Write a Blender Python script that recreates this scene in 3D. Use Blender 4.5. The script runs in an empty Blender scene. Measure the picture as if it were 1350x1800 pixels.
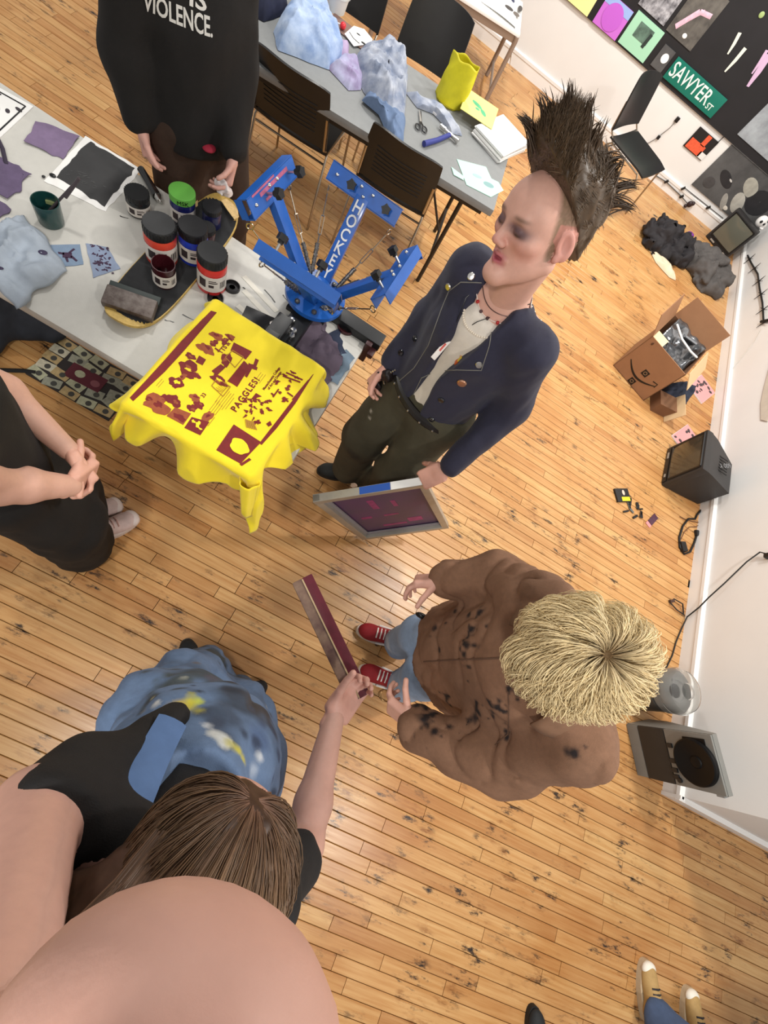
import bpy, bmesh, math, random
import numpy as np
from mathutils import Vector, Matrix
random.seed(7); np.random.seed(7)
S = bpy.context.scene
COL = S.collection
PI = math.pi

# ------------------------------------------------------------------ camera
H = 2.33; F = 820.0
CAMR = np.array([[0.848310219757219, 0.3984275408480724, 0.3487481408538317],
                 [0.5037742989124502, -0.8101079436349459, -0.29989427372375016],
                 [0.16303750123979371, 0.4300937274022767, -0.8879404027501274]])
cd = bpy.data.cameras.new('camera'); cam = bpy.data.objects.new('camera', cd); COL.objects.link(cam)
cd.sensor_fit = 'HORIZONTAL'; cd.sensor_width = 36.0; cd.lens = F/1350*36.0; cd.clip_start = 0.01; cd.clip_end = 60
cam.matrix_world = Matrix(((CAMR[0][0], -CAMR[1][0], -CAMR[2][0], 0), (CAMR[0][1], -CAMR[1][1], -CAMR[2][1], 0),
                           (CAMR[0][2], -CAMR[1][2], -CAMR[2][2], H), (0, 0, 0, 1)))
S.camera = cam
# ------------------------------------------------------------------ light
S.view_settings.view_transform = 'Standard'; S.view_settings.look = 'None'
S.view_settings.gamma = 1.0; S.view_settings.use_curve_mapping = False
S.view_settings.exposure = -0.22
w = bpy.data.worlds.new('room_air'); S.world = w; w.use_nodes = True
w.node_tree.nodes['Background'].inputs[0].default_value = (1.0, 0.98, 0.955, 1)
w.node_tree.nodes['Background'].inputs[1].default_value = 0.50
def lamp(name, loc, energy, size, col=(1, .965, .915), spread=PI, aim=None):
    l = bpy.data.lights.new(name, 'AREA'); l.shape = 'DISK'; l.size = size; l.energy = energy; l.color = col; l.spread = spread
    o = bpy.data.objects.new(name, l); COL.objects.link(o); o.location = loc
    if aim is not None:
        o.rotation_euler = (Vector(aim)-Vector(loc)).to_track_quat('-Z', 'Y').to_euler()
    return o
# ceiling track lamps of the gallery, warm, about 3.3 m up
lamp('ceiling_lamp', (1.75, 1.85, 3.3), 62, .22)
lamp('ceiling_lamp', (-0.35, -1.0, 3.3), 46, .22)
lamp('ceiling_lamp', (2.0, -0.8, 3.3), 50, .22)
lamp('ceiling_lamp', (-1.7, 2.4, 3.3), 34, .3)
lamp('ceiling_lamp', (0.9, 4.3, 3.3), 95, .3, aim=(1.3, 6.0, .6))
lamp('ceiling_lamp', (-1.2, 4.2, 3.3), 60, .3)
lamp('ceiling_lamp', (1.0, 3.2, 3.3), 60, .3, aim=(2.6, 4.0, .4))

# ------------------------------------------------------------------ helpers
def V3(*a): return np.array(a, float)
def wp(x, y, z=0.0):
    d = CAMR.T @ np.array([(x-675)/F, (y-900)/F, 1.0]); t = (z-H)/d[2]
    return np.array([d[0]*t, d[1]*t, z])
def nrm(v):
    v = np.asarray(v, float); return v/(np.linalg.norm(v)+1e-12)

def srgb(r, g, b):
    f = lambda c: (c/255/12.92 if c/255 <= .04045 else ((c/255+.055)/1.055)**2.4)
    return (f(r), f(g), f(b))
_M = {}
def M(name, col, rough=.6, metal=0.0, var=0.0, vs=12.0, bump=0.0, bs=150.0, coat=0.0, attr=None, trans=0.0, ior=1.45, sheen=0.0, col2=None, sss=0.0, spec=.5, emit=None, stretch=None):
    """procedural principled material; col given in sRGB 0-255"""
    if name in _M: return _M[name]
    m = bpy.data.materials.new(name); m.use_nodes = True; nt = m.node_tree; N = nt.nodes; L = nt.links
    b = N['Principled BSDF']
    c = srgb(*col)
    b.inputs['Roughness'].default_value = rough; b.inputs['Metallic'].default_value = metal
    b.inputs['Coat Weight'].default_value = coat; b.inputs['Coat Roughness'].default_value = .12
    b.inputs['Transmission Weight'].default_value = trans; b.inputs['IOR'].default_value = ior
    b.inputs['Sheen Weight'].default_value = sheen; b.inputs['Specular IOR Level'].default_value = spec
    if sss:
        b.inputs['Subsurface Weight'].default_value = sss; b.inputs['Subsurface Radius'].default_value = (.012, .005, .003); b.inputs['Subsurface Scale'].default_value = .6
    b.inputs['Base Color'].default_value = (*c, 1)
    tc = N.new('ShaderNodeTexCoord'); src = tc.outputs['Object']
    if stretch:
        mp = N.new('ShaderNodeMapping'); mp.inputs['Scale'].default_value = stretch; L.new(src, mp.inputs['Vector']); src = mp.outputs['Vector']
    base = None
    if attr:
        a = N.new('ShaderNodeAttribute'); a.attribute_name = attr; base = a.outputs['Color']
    if var > 0 or col2:
        n = N.new('ShaderNodeTexNoise'); n.inputs['Scale'].default_value = vs; n.inputs['Detail'].default_value = 5; n.inputs['Roughness'].default_value = .6
        L.new(src, n.inputs['Vector'])
        r = N.new('ShaderNodeMapRange'); r.inputs['From Min'].default_value = .3; r.inputs['From Max'].default_value = .7; L.new(n.outputs['Fac'], r.inputs['Value'])
        mx = N.new('ShaderNodeMix'); mx.data_type = 'RGBA'
        if col2:
            L.new(r.outputs['Result'], mx.inputs['Factor']); mx.inputs['A'].default_value = (*c, 1); mx.inputs['B'].default_value = (*srgb(*col2), 1)
        else:
            mx.blend_type = 'MULTIPLY'; mx.inputs['Factor'].default_value = 1.0
            r2 = N.new('ShaderNodeMapRange'); r2.inputs['To Min'].default_value = 1-var; r2.inputs['To Max'].default_value = 1+var*.6; L.new(r.outputs['Result'], r2.inputs['Value'])
            cc = N.new('ShaderNodeCombineColor')
            for k in range(3): L.new(r2.outputs['Result'], cc.inputs[k])
            if base: L.new(base, mx.inputs['A'])
            else: mx.inputs['A'].default_value = (*c, 1)
            L.new(cc.outputs['Color'], mx.inputs['B'])
        base = mx.outputs['Result']
    if base: L.new(base, b.inputs['Base Color'])
    if bump > 0:
        n2 = N.new('ShaderNodeTexNoise'); n2.inputs['Scale'].default_value = bs; n2.inputs['Detail'].default_value = 4; L.new(src, n2.inputs['Vector'])
        bp = N.new('ShaderNodeBump'); bp.inputs['Strength'].default_value = bump; bp.inputs['Distance'].default_value = .004
        L.new(n2.outputs['Fac'], bp.inputs['Height']); L.new(bp.outputs['Normal'], b.inputs['Normal'])
    if emit:
        b.inputs['Emission Color'].default_value = (*srgb(*emit[:3]), 1); b.inputs['Emission Strength'].default_value = emit[3]
    _M[name] = m
    return m

class MB:
    """collects shapes, links them as ONE mesh object"""
    def __init__(s): s.v = []; s.f = []; s.c = []; s.col = None
    def add(s, vs, fs, col=None):
        o = len(s.v); s.v.extend([tuple(map(float, p)) for p in vs]); s.f.extend([tuple(i+o for i in f) for f in fs])
        s.c.extend([col if col is not None else (1, 1, 1)]*len(vs)); return s
    def box(s, c, size, rot=None, bev=0.0, col=None):
        sx, sy, sz = (q/2 for q in size)
        if bev <= 0:
            vs = [(x*sx, y*sy, z*sz) for z in (-1, 1) for y in (-1, 1) for x in (-1, 1)]
            fs = [(0, 2, 3, 1), (4, 5, 7, 6), (0, 1, 5, 4), (1, 3, 7, 5), (3, 2, 6, 7), (2, 0, 4, 6)]
        else:
            bm = bmesh.new(); bmesh.ops.create_cube(bm, size=1)
            for v in bm.verts: v.co = (v.co.x*2*sx, v.co.y*2*sy, v.co.z*2*sz)
            bmesh.ops.bevel(bm, geom=bm.edges[:], offset=min(bev, .49*2*min(sx, sy, sz)), segments=2, affect='EDGES', profile=.7)
            bm.verts.index_update(); vs = [tuple(v.co) for v in bm.verts]; fs = [tuple(v.index for v in f.verts) for f in bm.faces]; bm.free()
        vs = np.array(vs)
        if rot is not None: vs = vs @ np.array(rot).T
        return s.add(vs+np.array(c), fs, col)
    def tube(s, pts, r, n=8, cap=True, flat=None, col=None, closed=False):
        P = [np.array(p, float) for p in pts]; m = len(P)
        rr = r if hasattr(r, '__len__') else [r]*m
        vs = []; up = None
        for i in range(m):
            a, b2 = (P[(i-1) % m], P[(i+1) % m]) if closed else (P[max(i-1, 0)], P[min(i+1, m-1)])
            t = nrm(b2-a)
            if up is None:
                up = np.array([0, 0, 1.]) if abs(t[2]) < .9 else np.array([1., 0, 0])
                if flat is not None: up = np.array(flat[0], float)
            u = nrm(up-t*(up@t)); w_ = np.cross(t, u); up = u
            k = flat[1] if flat is not None else 1.0
            for j in range(n):
                a_ = 2*PI*j/n; vs.append(P[i]+rr[i]*(math.cos(a_)*u*k+math.sin(a_)*w_))
        fs = []
        for i in range(m if closed else m-1):
            i2 = (i+1) % m
            for j in range(n):
                fs.append((i*n+j, i*n+(j+1) % n, i2*n+(j+1) % n, i2*n+j))
        if cap and not closed: fs.append(tuple(range(n))[::-1]); fs.append(tuple(range((m-1)*n, m*n)))
        return s.add(vs, fs, col)
    def lathe(s, prof, c=(0, 0, 0), n=24, mat=None, col=None):
        vs = []; m = len(prof)
        for r, z in prof:
            for j in range(n): vs.append((r*math.cos(2*PI*j/n), r*math.sin(2*PI*j/n), z))
        fs = [(i*n+j, i*n+(j+1) % n, (i+1)*n+(j+1) % n, (i+1)*n+j) for i in range(m-1) for j in range(n)]
        if prof[0][0] > 1e-6: fs.append(tuple(range(n))[::-1])
        if prof[-1][0] > 1e-6: fs.append(tuple(range((m-1)*n, m*n)))
        vs = np.array(vs)
        if mat is not None: vs = vs @ np.array(mat).T
        return s.add(vs+np.array(c), fs, col)
    def prism(s, poly, z0, z1, mat=None, c=(0, 0, 0), col=None):
        n = len(poly); vs = [(x, y, z0) for x, y in poly]+[(x, y, z1) for x, y in poly]
        fs = [tuple(range(n))[::-1], tuple(range(n, 2*n))]+[(i, (i+1) % n, n+(i+1) % n, n+i) for i in range(n)]
        vs = np.array(vs, float)
        if mat is not None: vs = vs @ np.array(mat).T
        return s.add(vs+np.array(c), fs, col)
    def ell(s, c, r, rot=None, n=14, m=9, col=None):
        vs = [(0, 0, -1)]
        for i in range(1, m):
            a = -PI/2+PI*i/m
            for j in range(n): vs.append((math.cos(a)*math.cos(2*PI*j/n), math.cos(a)*math.sin(2*PI*j/n), math.sin(a)))
        vs.append((0, 0, 1)); k = len(vs)-1
        fs = [(0, 1+(j+1) % n, 1+j) for j in range(n)]
        fs += [(1+i*n+j, 1+i*n+(j+1) % n, 1+(i+1)*n+(j+1) % n, 1+(i+1)*n+j) for i in range(m-2) for j in range(n)]
        fs += [(1+(m-2)*n+j, 1+(m-2)*n+(j+1) % n, k) for j in range(n)]
        vs = np.array(vs)*np.array(r)
        if rot is not None: vs = vs @ np.array(rot).T
        return s.add(vs+np.array(c), fs, col)
    def grid(s, P, thick=0.0, col=None):
        """P: (nu,nv,3) surface, optionally thickened along its normals"""
        P = np.asarray(P, float); nu, nv = P.shape[:2]
        idx = np.arange(nu*nv).reshape(nu, nv)
        q = np.stack([idx[:-1, :-1], idx[1:, :-1], idx[1:, 1:], idx[:-1, 1:]], -1).reshape(-1, 4)
        if thick == 0: return s.add(P.reshape(-1, 3), [tuple(a) for a in q], col)
        du = np.gradient(P, axis=0); dv = np.gradient(P, axis=1); nn = np.cross(du, dv); nn /= (np.linalg.norm(nn, axis=-1, keepdims=True)+1e-12)
        B = P-nn*thick; o = nu*nv
        fs = [tuple(a) for a in q]+[tuple((a+o)[::-1]) for a in q]
        ring = list(idx[:, 0])+list(idx[-1, 1:])+list(idx[-2::-1, -1])+list(idx[0, -2:0:-1])
        for i in range(len(ring)):
            a, b2 = ring[i], ring[(i+1) % len(ring)]; fs.append((a, a+o, b2+o, b2))
        return s.add(np.concatenate([P.reshape(-1, 3), B.reshape(-1, 3)]), fs, col)
    def mesh(s, name, mat, smooth=True, colattr=False, ang=35):
        me = bpy.data.meshes.new(name); me.from_pydata(s.v, [], s.f); me.update()
        if colattr:
            a = me.color_attributes.new('Col', 'FLOAT_COLOR', 'POINT')
            a.data.foreach_set('color', np.array([(*c, 1) for c in s.c], np.float32).ravel())
        if mat: me.materials.append(mat)
        if smooth:
            me.polygons.foreach_set('use_smooth', [True]*len(me.polygons))
            if ang: me.set_sharp_from_angle(angle=math.radians(ang))
        return me
    def obj(s, name, mat, parent=None, smooth=True, colattr=False, ang=35, loc=None):
        return link(name, s.mesh(name, mat, smooth, colattr, ang), parent, loc)

def link(name, me, parent=None, loc=None):
    o = bpy.data.objects.new(name, me); COL.objects.link(o)
    if parent is not None: o.parent = parent; 
    if loc is not None: o.location = loc
    return o
def tag(o, label, cat, group=None):
    o['label'] = label; o['category'] = cat
    if group: o['group'] = group
    return o
def thing(name, label, cat, loc=(0, 0, 0), rotz=0.0, group=None):
    o = bpy.data.objects.new(name, None); o.empty_display_size = .1; COL.objects.link(o)
    o.location = [float(q) for q in loc]; o.rotation_euler = (0, 0, rotz); return tag(o, label, cat, group)
def struct(o): o['kind'] = 'structure'; return o
def dup(root, loc, rotz, label, group=None):
    r = root.copy(); COL.objects.link(r); r.location = loc; r.rotation_euler = (0, 0, rotz); r['label'] = label
    if group: r['group'] = group
    for ch in list(root.children):
        c = ch.copy(); COL.objects.link(c); c.parent = r
        for g in list(ch.children):
            d = g.copy(); COL.objects.link(d); d.parent = c
    return r
def rz(a): c, s = math.cos(a), math.sin(a); return np.array([[c, -s, 0], [s, c, 0], [0, 0, 1.]])
def rx(a): c, s = math.cos(a), math.sin(a); return np.array([[1, 0, 0], [0, c, -s], [0, s, c.real]])
def ry(a): c, s = math.cos(a), math.sin(a); return np.array([[c, 0, s], [0, 1, 0], [-s, 0, c]])
def frame(x=None, y=None, z=None):
    """rotation matrix with columns x,y,z; two axes given, first kept exact"""
    if z is not None and x is not None: z = nrm(z); x = nrm(np.array(x)-z*(np.array(x)@z)); y = np.cross(z, x)
    elif z is not None and y is not None: z = nrm(z); y = nrm(np.array(y)-z*(np.array(y)@z)); x = np.cross(y, z)
    elif x is not None and y is not None: x = nrm(x); y = nrm(np.array(y)-x*(np.array(y)@x)); z = np.cross(x, y)
    return np.stack([x, y, z], 1)
def text_mesh(body, size, extr=0.0006, font_off=0.0, align='CENTER', shear=0.0, spacing=1.0):
    cu = bpy.data.curves.new('lettering', 'FONT'); cu.body = body; cu.size = size; cu.extrude = extr; cu.offset = font_off
    cu.align_x = align; cu.align_y = 'CENTER'; cu.shear = shear; cu.space_character = spacing; cu.resolution_u = 3
    o = bpy.data.objects.new('lettering', cu); COL.objects.link(o)
    dg = bpy.context.evaluated_depsgraph_get(); me = bpy.data.meshes.new_from_object(o.evaluated_get(dg))
    vs = np.array([v.co[:] for v in me.vertices]).reshape(-1, 3); fs = [tuple(p.vertices) for p in me.polygons]
    bpy.data.objects.remove(o); bpy.data.curves.remove(cu); bpy.data.meshes.remove(me)
    return vs, fs
def add_text(mb, body, size, origin, right, up, extr=.0006, off=0.0, align='CENTER', sx=1.0, spacing=1.0, fn=None, col=None):
    vs, fs = text_mesh(body, size, extr, off, align, spacing=spacing)
    if len(vs) == 0: return
    vs[:, 0] *= sx; Rm = frame(x=right, y=up); P = vs @ Rm.T+np.array(origin)
    if fn: P = fn(P)
    mb.add(P, fs, col)

# ---- vectorised value noise
_perm = np.random.RandomState(3).rand(64, 64, 64).astype(np.float32)
def vnoise(P, s=1.0, off=0.0):
    q = np.asarray(P)*s+off+100.0; i = np.floor(q).astype(int); f = q-i; f = f*f*(3-2*f); i &= 63; j = (i+1) & 63
    x0, y0, z0 = i[..., 0], i[..., 1], i[..., 2]; x1, y1, z1 = j[..., 0], j[..., 1], j[..., 2]; fx, fy, fz = f[..., 0], f[..., 1], f[..., 2]
    p = _perm
    a = (p[x0, y0, z0]*(1-fx)+p[x1, y0, z0]*fx)*(1-fy)+(p[x0, y1, z0]*(1-fx)+p[x1, y1, z0]*fx)*fy
    b = (p[x0, y0, z1]*(1-fx)+p[x1, y0, z1]*fx)*(1-fy)+(p[x0, y1, z1]*(1-fx)+p[x1, y1, z1]*fx)*fy
    return (a*(1-fz)+b*fz)*2-1

# ---- signed distance modelling: prims are blended and meshed as one continuous surface
def cap(a, b, ra, rb, k=.02, flat=None, sub=False):
    """tapered capsule; flat=(axis, factor>1 squashes along axis)"""
    return dict(t='c', a=np.array(a, float), b=np.array(b, float), ra=ra, rb=rb, k=k, flat=flat, sub=sub)
def ell(c, r, k=.02, rot=None, sub=False):
    return dict(t='e', c=np.array(c, float), r=np.array(r, float), k=k, rot=None if rot is None else np.array(rot), sub=sub)
def rbox(c, r, rad, k=.02, rot=None, sub=False):
    return dict(t='b', c=np.array(c, float), r=np.array(r, float), rad=rad, k=k, rot=None if rot is None else np.array(rot), sub=sub)
def chain(pts, rs, k=.02, flat=None, sub=False):
    return [cap(pts[i], pts[i+1], rs[i], rs[i+1], k, flat, sub) for i in range(len(pts)-1)]
def _bb(p):
    if p['t'] == 'c':
        m = max(p['ra'], p['rb']); return np.minimum(p['a'], p['b'])-m, np.maximum(p['a'], p['b'])+m
    m = p['r'] if p['rot'] is None else np.full(3, np.linalg.norm(p['r'])); m = m+(p.get('rad', 0))
    return p['c']-m, p['c']+m
def _dist(p, X):
    if p['t'] == 'c':
        ab = p['b']-p['a']; t = np.clip(((X-p['a']) @ ab)/(ab @ ab+1e-12), 0, 1); D = X-p['a']-t[..., None]*ab
        if p['flat'] is not None:
            n = nrm(p['flat'][0]); k = p['flat'][1]; D = D+(D @ n)[..., None]*n*(k-1)
            d = np.linalg.norm(D, axis=-1)-(p['ra']+t*(p['rb']-p['ra'])); return d/ (1+.25*(k-1))
        return np.linalg.norm(D, axis=-1)-(p['ra']+t*(p['rb']-p['ra']))
    D = X-p['c']
    if p['rot'] is not None: D = D @ p['rot']
    if p['t'] == 'e':
        q = np.linalg.norm(D/p['r'], axis=-1); g = np.linalg.norm(D/p['r']**2, axis=-1)+1e-9; return q*(q-1)/g
    q = np.abs(D)-p['r']; return np.linalg.norm(np.maximum(q, 0), axis=-1)+np.minimum(q.max(-1), 0)-p['rad']
def sdf_mesh(prims, res, fn=None, clip=None, pad=.0):
    """blend the prims in order and return (verts, quads). fn(P)->extra offset, clip=list of (point, normal): keeps the side against the normal"""
    adds = [p for p in prims if not p['sub']]
    lo = np.min([_bb(p)[0] for p in adds], 0)-3*res-pad; hi = np.max([_bb(p)[1] for p in adds], 0)+3*res+pad
    n = np.ceil((hi-lo)/res).astype(int)+1
    ax = [lo[i]+res*np.arange(n[i]) for i in range(3)]
    Fd = np.full(n, 1e3, np.float32)
    for p in prims:
        b0, b1 = _bb(p); mg = max(.035, p['k']*2, 3*res)
        i0 = np.maximum(np.floor((b0-mg-lo)/res).astype(int), 0); i1 = np.minimum(np.ceil((b1+mg-lo)/res).astype(int)+1, n)
        if (i1 <= i0).any(): continue
        sl = tuple(slice(i0[i], i1[i]) for i in range(3))
        X = np.stack(np.meshgrid(*[ax[i][sl[i]] for i in range(3)], indexing='ij'), -1)
        d = _dist(p, X).astype(np.float32); f = Fd[sl]; k = p['k']
        if p['sub']: d = -d; h = np.clip(.5-.5*(f-d)/k, 0, 1); Fd[sl] = f*(1-h)+d*h+k*h*(1-h)
        else:
            far = f > 100; h = np.clip(.5+.5*(np.where(far, d, f)-d)/k, 0, 1); r = np.where(far, d, f)*(1-h)+d*h-k*h*(1-h); Fd[sl] = np.where(far, d, r)
    if fn is not None or clip is not None:
        m = np.abs(Fd) < 5*res+.03
        if clip is not None: m = Fd < 5*res+.03
        ii = np.argwhere(m); X = lo+res*ii
        v = Fd[m]
        if fn is not None: v = v+fn(X)
        if clip is not None:
            for pt, nn in clip: v = np.maximum(v, (X-np.array(pt)) @ nrm(nn))
        Fd[m] = v
    sg = Fd < 0
    cs = [sg[a:n[0]-1+a, b:n[1]-1+b, c:n[2]-1+c] for a in (0, 1) for b in (0, 1) for c in (0, 1)]
    s_ = np.sum(np.stack(cs).astype(np.int8), 0); act = (s_ > 0) & (s_ < 8)
    idx = np.full(act.shape, -1, int); A = np.argwhere(act); idx[tuple(A.T)] = np.arange(len(A))
    acc = np.zeros((len(A), 3)); cnt = np.zeros(len(A))
    off = [(a, b, c) for a in (0, 1) for b in (0, 1) for c in (0, 1)]
    for i in range(8):
        for j in range(i+1, 8):
            d = np.array(off[j])-np.array(off[i])
            if abs(d).sum() != 1 or d.min() < 0: continue
            fa = Fd[tuple((A+off[i]).T)]; fb = Fd[tuple((A+off[j]).T)]; cr = (fa < 0) != (fb < 0)
            t = np.where(cr, fa/(fa-fb+1e-12), 0)
            acc[cr] += (np.array(off[i])+t[:, None]*d)[cr]; cnt += cr
    Vx = lo+res*(A+acc/cnt[:, None])
    fs = []
    for axn in range(3):
        d = np.zeros(3, int); d[axn] = 1; u, w_ = [(1, 2), (2, 0), (0, 1)][axn]
        sl0 = [slice(1, -1)]*3; sl0[axn] = slice(0, n[axn]-1)
        a0 = sg[tuple(slice(0, n[i]-1) if i == axn else slice(1, n[i]-1) for i in range(3))]
        a1 = sg[tuple(slice(1, n[i]) if i == axn else slice(1, n[i]-1) for i in range(3))]
        E = np.argwhere(a0 != a1); inside = a0[tuple(E.T)]
        E = E.copy()
        for i in range(3):
            if i != axn: E[:, i] += 1
        eu = np.zeros(3, int); eu[u] = 1; ew = np.zeros(3, int); ew[w_] = 1
        q = np.stack([idx[tuple((E-eu-ew).T)], idx[tuple((E-ew).T)], idx[tuple(E.T)], idx[tuple((E-eu).T)]], 1)
        q[~inside] = q[~inside][:, ::-1]; fs.append(q)
    fs = np.concatenate(fs); fs = fs[(fs >= 0).all(1)]
    return Vx, fs
def relax(Vx, fs, it=1, lam=.5):
    for _ in range(it):
        s_ = np.zeros_like(Vx); c = np.zeros(len(Vx))
        for a, b in ((0, 1), (1, 2), (2, 3), (3, 0)):
            np.add.at(s_, fs[:, a], Vx[fs[:, b]]); np.add.at(c, fs[:, a], 1); np.add.at(s_, fs[:, b], Vx[fs[:, a]]); np.add.at(c, fs[:, b], 1)
        Vx = Vx*(1-lam)+lam*s_/np.maximum(c, 1)[:, None]
    return Vx
def np_mesh(name, parts, mat, colors=None, smooth=True):
    """parts: list of (verts, quads) joined into one mesh"""
    vs = []; fs = []; o = 0
    for v, f in parts: vs.append(v); fs.append(np.asarray(f)+o); o += len(v)
    vs = np.concatenate(vs); fs = np.concatenate(fs)
    me = bpy.data.meshes.new(name); k = fs.shape[1]
    me.vertices.add(len(vs)); me.vertices.foreach_set('co', vs.astype(np.float32).ravel())
    me.loops.add(len(fs)*k); me.loops.foreach_set('vertex_index', fs.astype(np.int32).ravel())
    me.polygons.add(len(fs)); me.polygons.foreach_set('loop_start', np.arange(0, len(fs)*k, k, dtype=np.int32))
    me.update(calc_edges=True); me.validate()
    if smooth: me.polygons.foreach_set('use_smooth', [True]*len(me.polygons))
    if colors is not None:
        a = me.color_attributes.new('Col', 'FLOAT_COLOR', 'POINT'); c = np.ones((len(vs), 4), np.float32); c[:, :3] = colors; a.data.foreach_set('color', c.ravel())
    if mat: me.materials.append(mat)
    return me
def folds(amp=.006, s=14., dirv=(0, 0, 1), seed=0.0, stretch=.35):
    d = nrm(dirv)
    def fn(P):
        Q = P-(P @ d)[..., None]*d*(1-stretch)
        return amp*(vnoise(Q, s, seed)+.5*vnoise(Q, s*2.3, seed+7))
    return fn
def blob_thing(name, prims, res, mat, parent=None, fn=None, clip=None, rel=1, colors=None):
    v, f = sdf_mesh(prims, res, fn, clip)
    if rel: v = relax(v, f, rel)
    return link(name, np_mesh(name, [(v, f)], mat, colors(v) if colors else None), parent)
# ------------------------------------------------------------------ the setting
def wood_material(name, source):
    m = bpy.data.materials.new(name); m.use_nodes = True; nt = m.node_tree; N = nt.nodes; L = nt.links; b = N['Principled BSDF']
    if source == 'object': o = N.new('ShaderNodeObjectInfo'); rnd = o.outputs['Random']
    else: o = N.new('ShaderNodeAttribute'); o.attribute_name = 'rnd'; rnd = o.outputs['Fac']
    g = N.new('ShaderNodeNewGeometry'); pos = g.outputs['Position']
    sh = N.new('ShaderNodeMath'); sh.operation = 'MULTIPLY'; sh.inputs[1].default_value = 37.0; L.new(rnd, sh.inputs[0])
    cx = N.new('ShaderNodeCombineXYZ'); L.new(sh.outputs[0], cx.inputs[2])
    ad = N.new('ShaderNodeVectorMath'); ad.operation = 'ADD'; L.new(pos, ad.inputs[0]); L.new(cx.outputs[0], ad.inputs[1])
    def noise(vec, sc, scale, det=4, rough=.6):
        mp = N.new('ShaderNodeMapping'); mp.inputs['Scale'].default_value = sc; L.new(vec, mp.inputs['Vector'])
        n = N.new('ShaderNodeTexNoise'); n.inputs['Scale'].default_value = scale; n.inputs['Detail'].default_value = det; n.inputs['Roughness'].default_value = rough
        L.new(mp.outputs[0], n.inputs['Vector']); return n.outputs['Fac']
    def ramp(v, a, c):
        r = N.new('ShaderNodeMapRange'); r.inputs['From Min'].default_value = a; r.inputs['From Max'].default_value = c; L.new(v, r.inputs['Value']); return r.outputs['Result']
    def mix(f, a, c, mode='MIX'):
        x = N.new('ShaderNodeMix'); x.data_type = 'RGBA'; x.blend_type = mode
        if hasattr(f, 'is_linked'): L.new(f, x.inputs['Factor'])
        else: x.inputs['Factor'].default_value = f
        for s_, q in (('A', a), ('B', c)):
            if hasattr(q, 'is_linked'): L.new(q, x.inputs[s_])
            else: x.inputs[s_].default_value = (*srgb(*q), 1)
        return x.outputs['Result']
    cr = N.new('ShaderNodeValToRGB'); L.new(rnd, cr.inputs[0])
    el = cr.color_ramp.elements; el[0].position = 0; el[0].color = (*srgb(184, 136, 86), 1); el[1].position = 1; el[1].color = (*srgb(208, 168, 113), 1)
    for p_, c_ in ((.12, (194, 147, 95)), (.5, (202, 158, 104)), (.8, (205, 161, 108))):
        e = el.new(p_); e.color = (*srgb(*c_), 1)
    grain = noise(ad.outputs[0], (1.2, 26, 1), 3.0, 6)
    c1 = mix(ramp(grain, .35, .72), (255, 255, 255), (226, 205, 178)); c1 = mix(1.0, cr.outputs[0], c1, 'MULTIPLY')
    big = noise(pos, (1, 1, 1), 1.3, 3); c1 = mix(ramp(big, .5, .75), c1, mix(1.0, c1, (232, 214, 190), 'MULTIPLY'))
    def mul(a, c):
        x = N.new('ShaderNodeMath'); x.operation = 'MULTIPLY'; L.new(a, x.inputs[0]); L.new(c, x.inputs[1]); return x.outputs[0]
    # scuffs and ink worn into the boards
    a1 = ramp(noise(pos, (7, 20, 1), 1.05, 9, .74), .545, .63); a2 = ramp(noise(pos, (1, 1, 1), 3.4, 3), .47, .57)
    st = mul(a1, a2)
    c2 = mix(st, c1, (44, 34, 30))
    b1 = ramp(noise(pos, (3, 9, 1), 2.2, 7, .7), .54, .70)
    c2 = mix(mul(b1, a2), c2, mix(1.0, c2, (170, 140, 112), 'MULTIPLY'))
    L.new(c2, b.inputs['Base Color'])
    rr = N.new('ShaderNodeMapRange'); rr.inputs['To Min'].default_value = .25; rr.inputs['To Max'].default_value = .38; L.new(grain, rr.inputs['Value']); L.new(rr.outputs[0], b.inputs['Roughness'])
    b.inputs['Specular IOR Level'].default_value = .45
    bp = N.new('ShaderNodeBump'); bp.inputs['Strength'].default_value = .12; bp.inputs['Distance'].default_value = .002; L.new(grain, bp.inputs['Height']); L.new(bp.outputs[0], b.inputs['Normal'])
    return m
PW = .0571
def plank_shape(L_):
    w_, h_, c = PW/2-.0011, .018, .0022; x0, x1 = -L_/2, L_/2
    prof = [(-w_, -h_), (w_, -h_), (w_, -c), (w_-c, 0), (-w_+c, 0), (-w_, -c)]
    vs = [(x0, y, z) for y, z in prof]+[(x1, y, z) for y, z in prof]; n = 6
    fs = [tuple(range(n))[::-1], tuple(range(n, 2*n))]+[(i, (i+1) % n, n+(i+1) % n, n+i) for i in range(n)]
    return vs, [f[::-1] for f in fs]
fb = MB(); fb.box((.3, 2.3, -.034), (8.2, 8.6, .03)); floor = struct(fb.obj('floor', M('subfloor_dark', (34, 24, 16), .8), smooth=False))
rng = random.Random(11); rows = []
y = -1.90
while y < 6.06:
    x = -4.0+rng.uniform(-1, 0)
    xmax = 4.3 if y < .53 else 2.66
    while x < xmax:
        L_ = rng.choice((.32, .45, .6, .75, .9, 1.1, 1.3, 1.5)); a, b_ = max(x, -3.8), min(x+L_, xmax)
        if b_-a > .05: rows.append((a, b_, y))
        x += L_
    y += PW
def seen(a, b_, y):
    best = 9
    for t in (0, .25, .5, .75, 1):
        c = CAMR @ np.array([a+(b_-a)*t, y, -H])
        u, v = 675+F*c[0]/c[2], 900+F*c[1]/c[2]
        if c[2] > 0 and -10 < u < 1360 and -10 < v < 1810: best = min(best, c[2])
    return best
rows.sort(key=lambda r: seen(*r)+.0*(r[1]-r[0]))
wm_o = wood_material('floor_maple', 'object'); wm_f = wood_material('floor_maple_far', 'attr')
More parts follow.
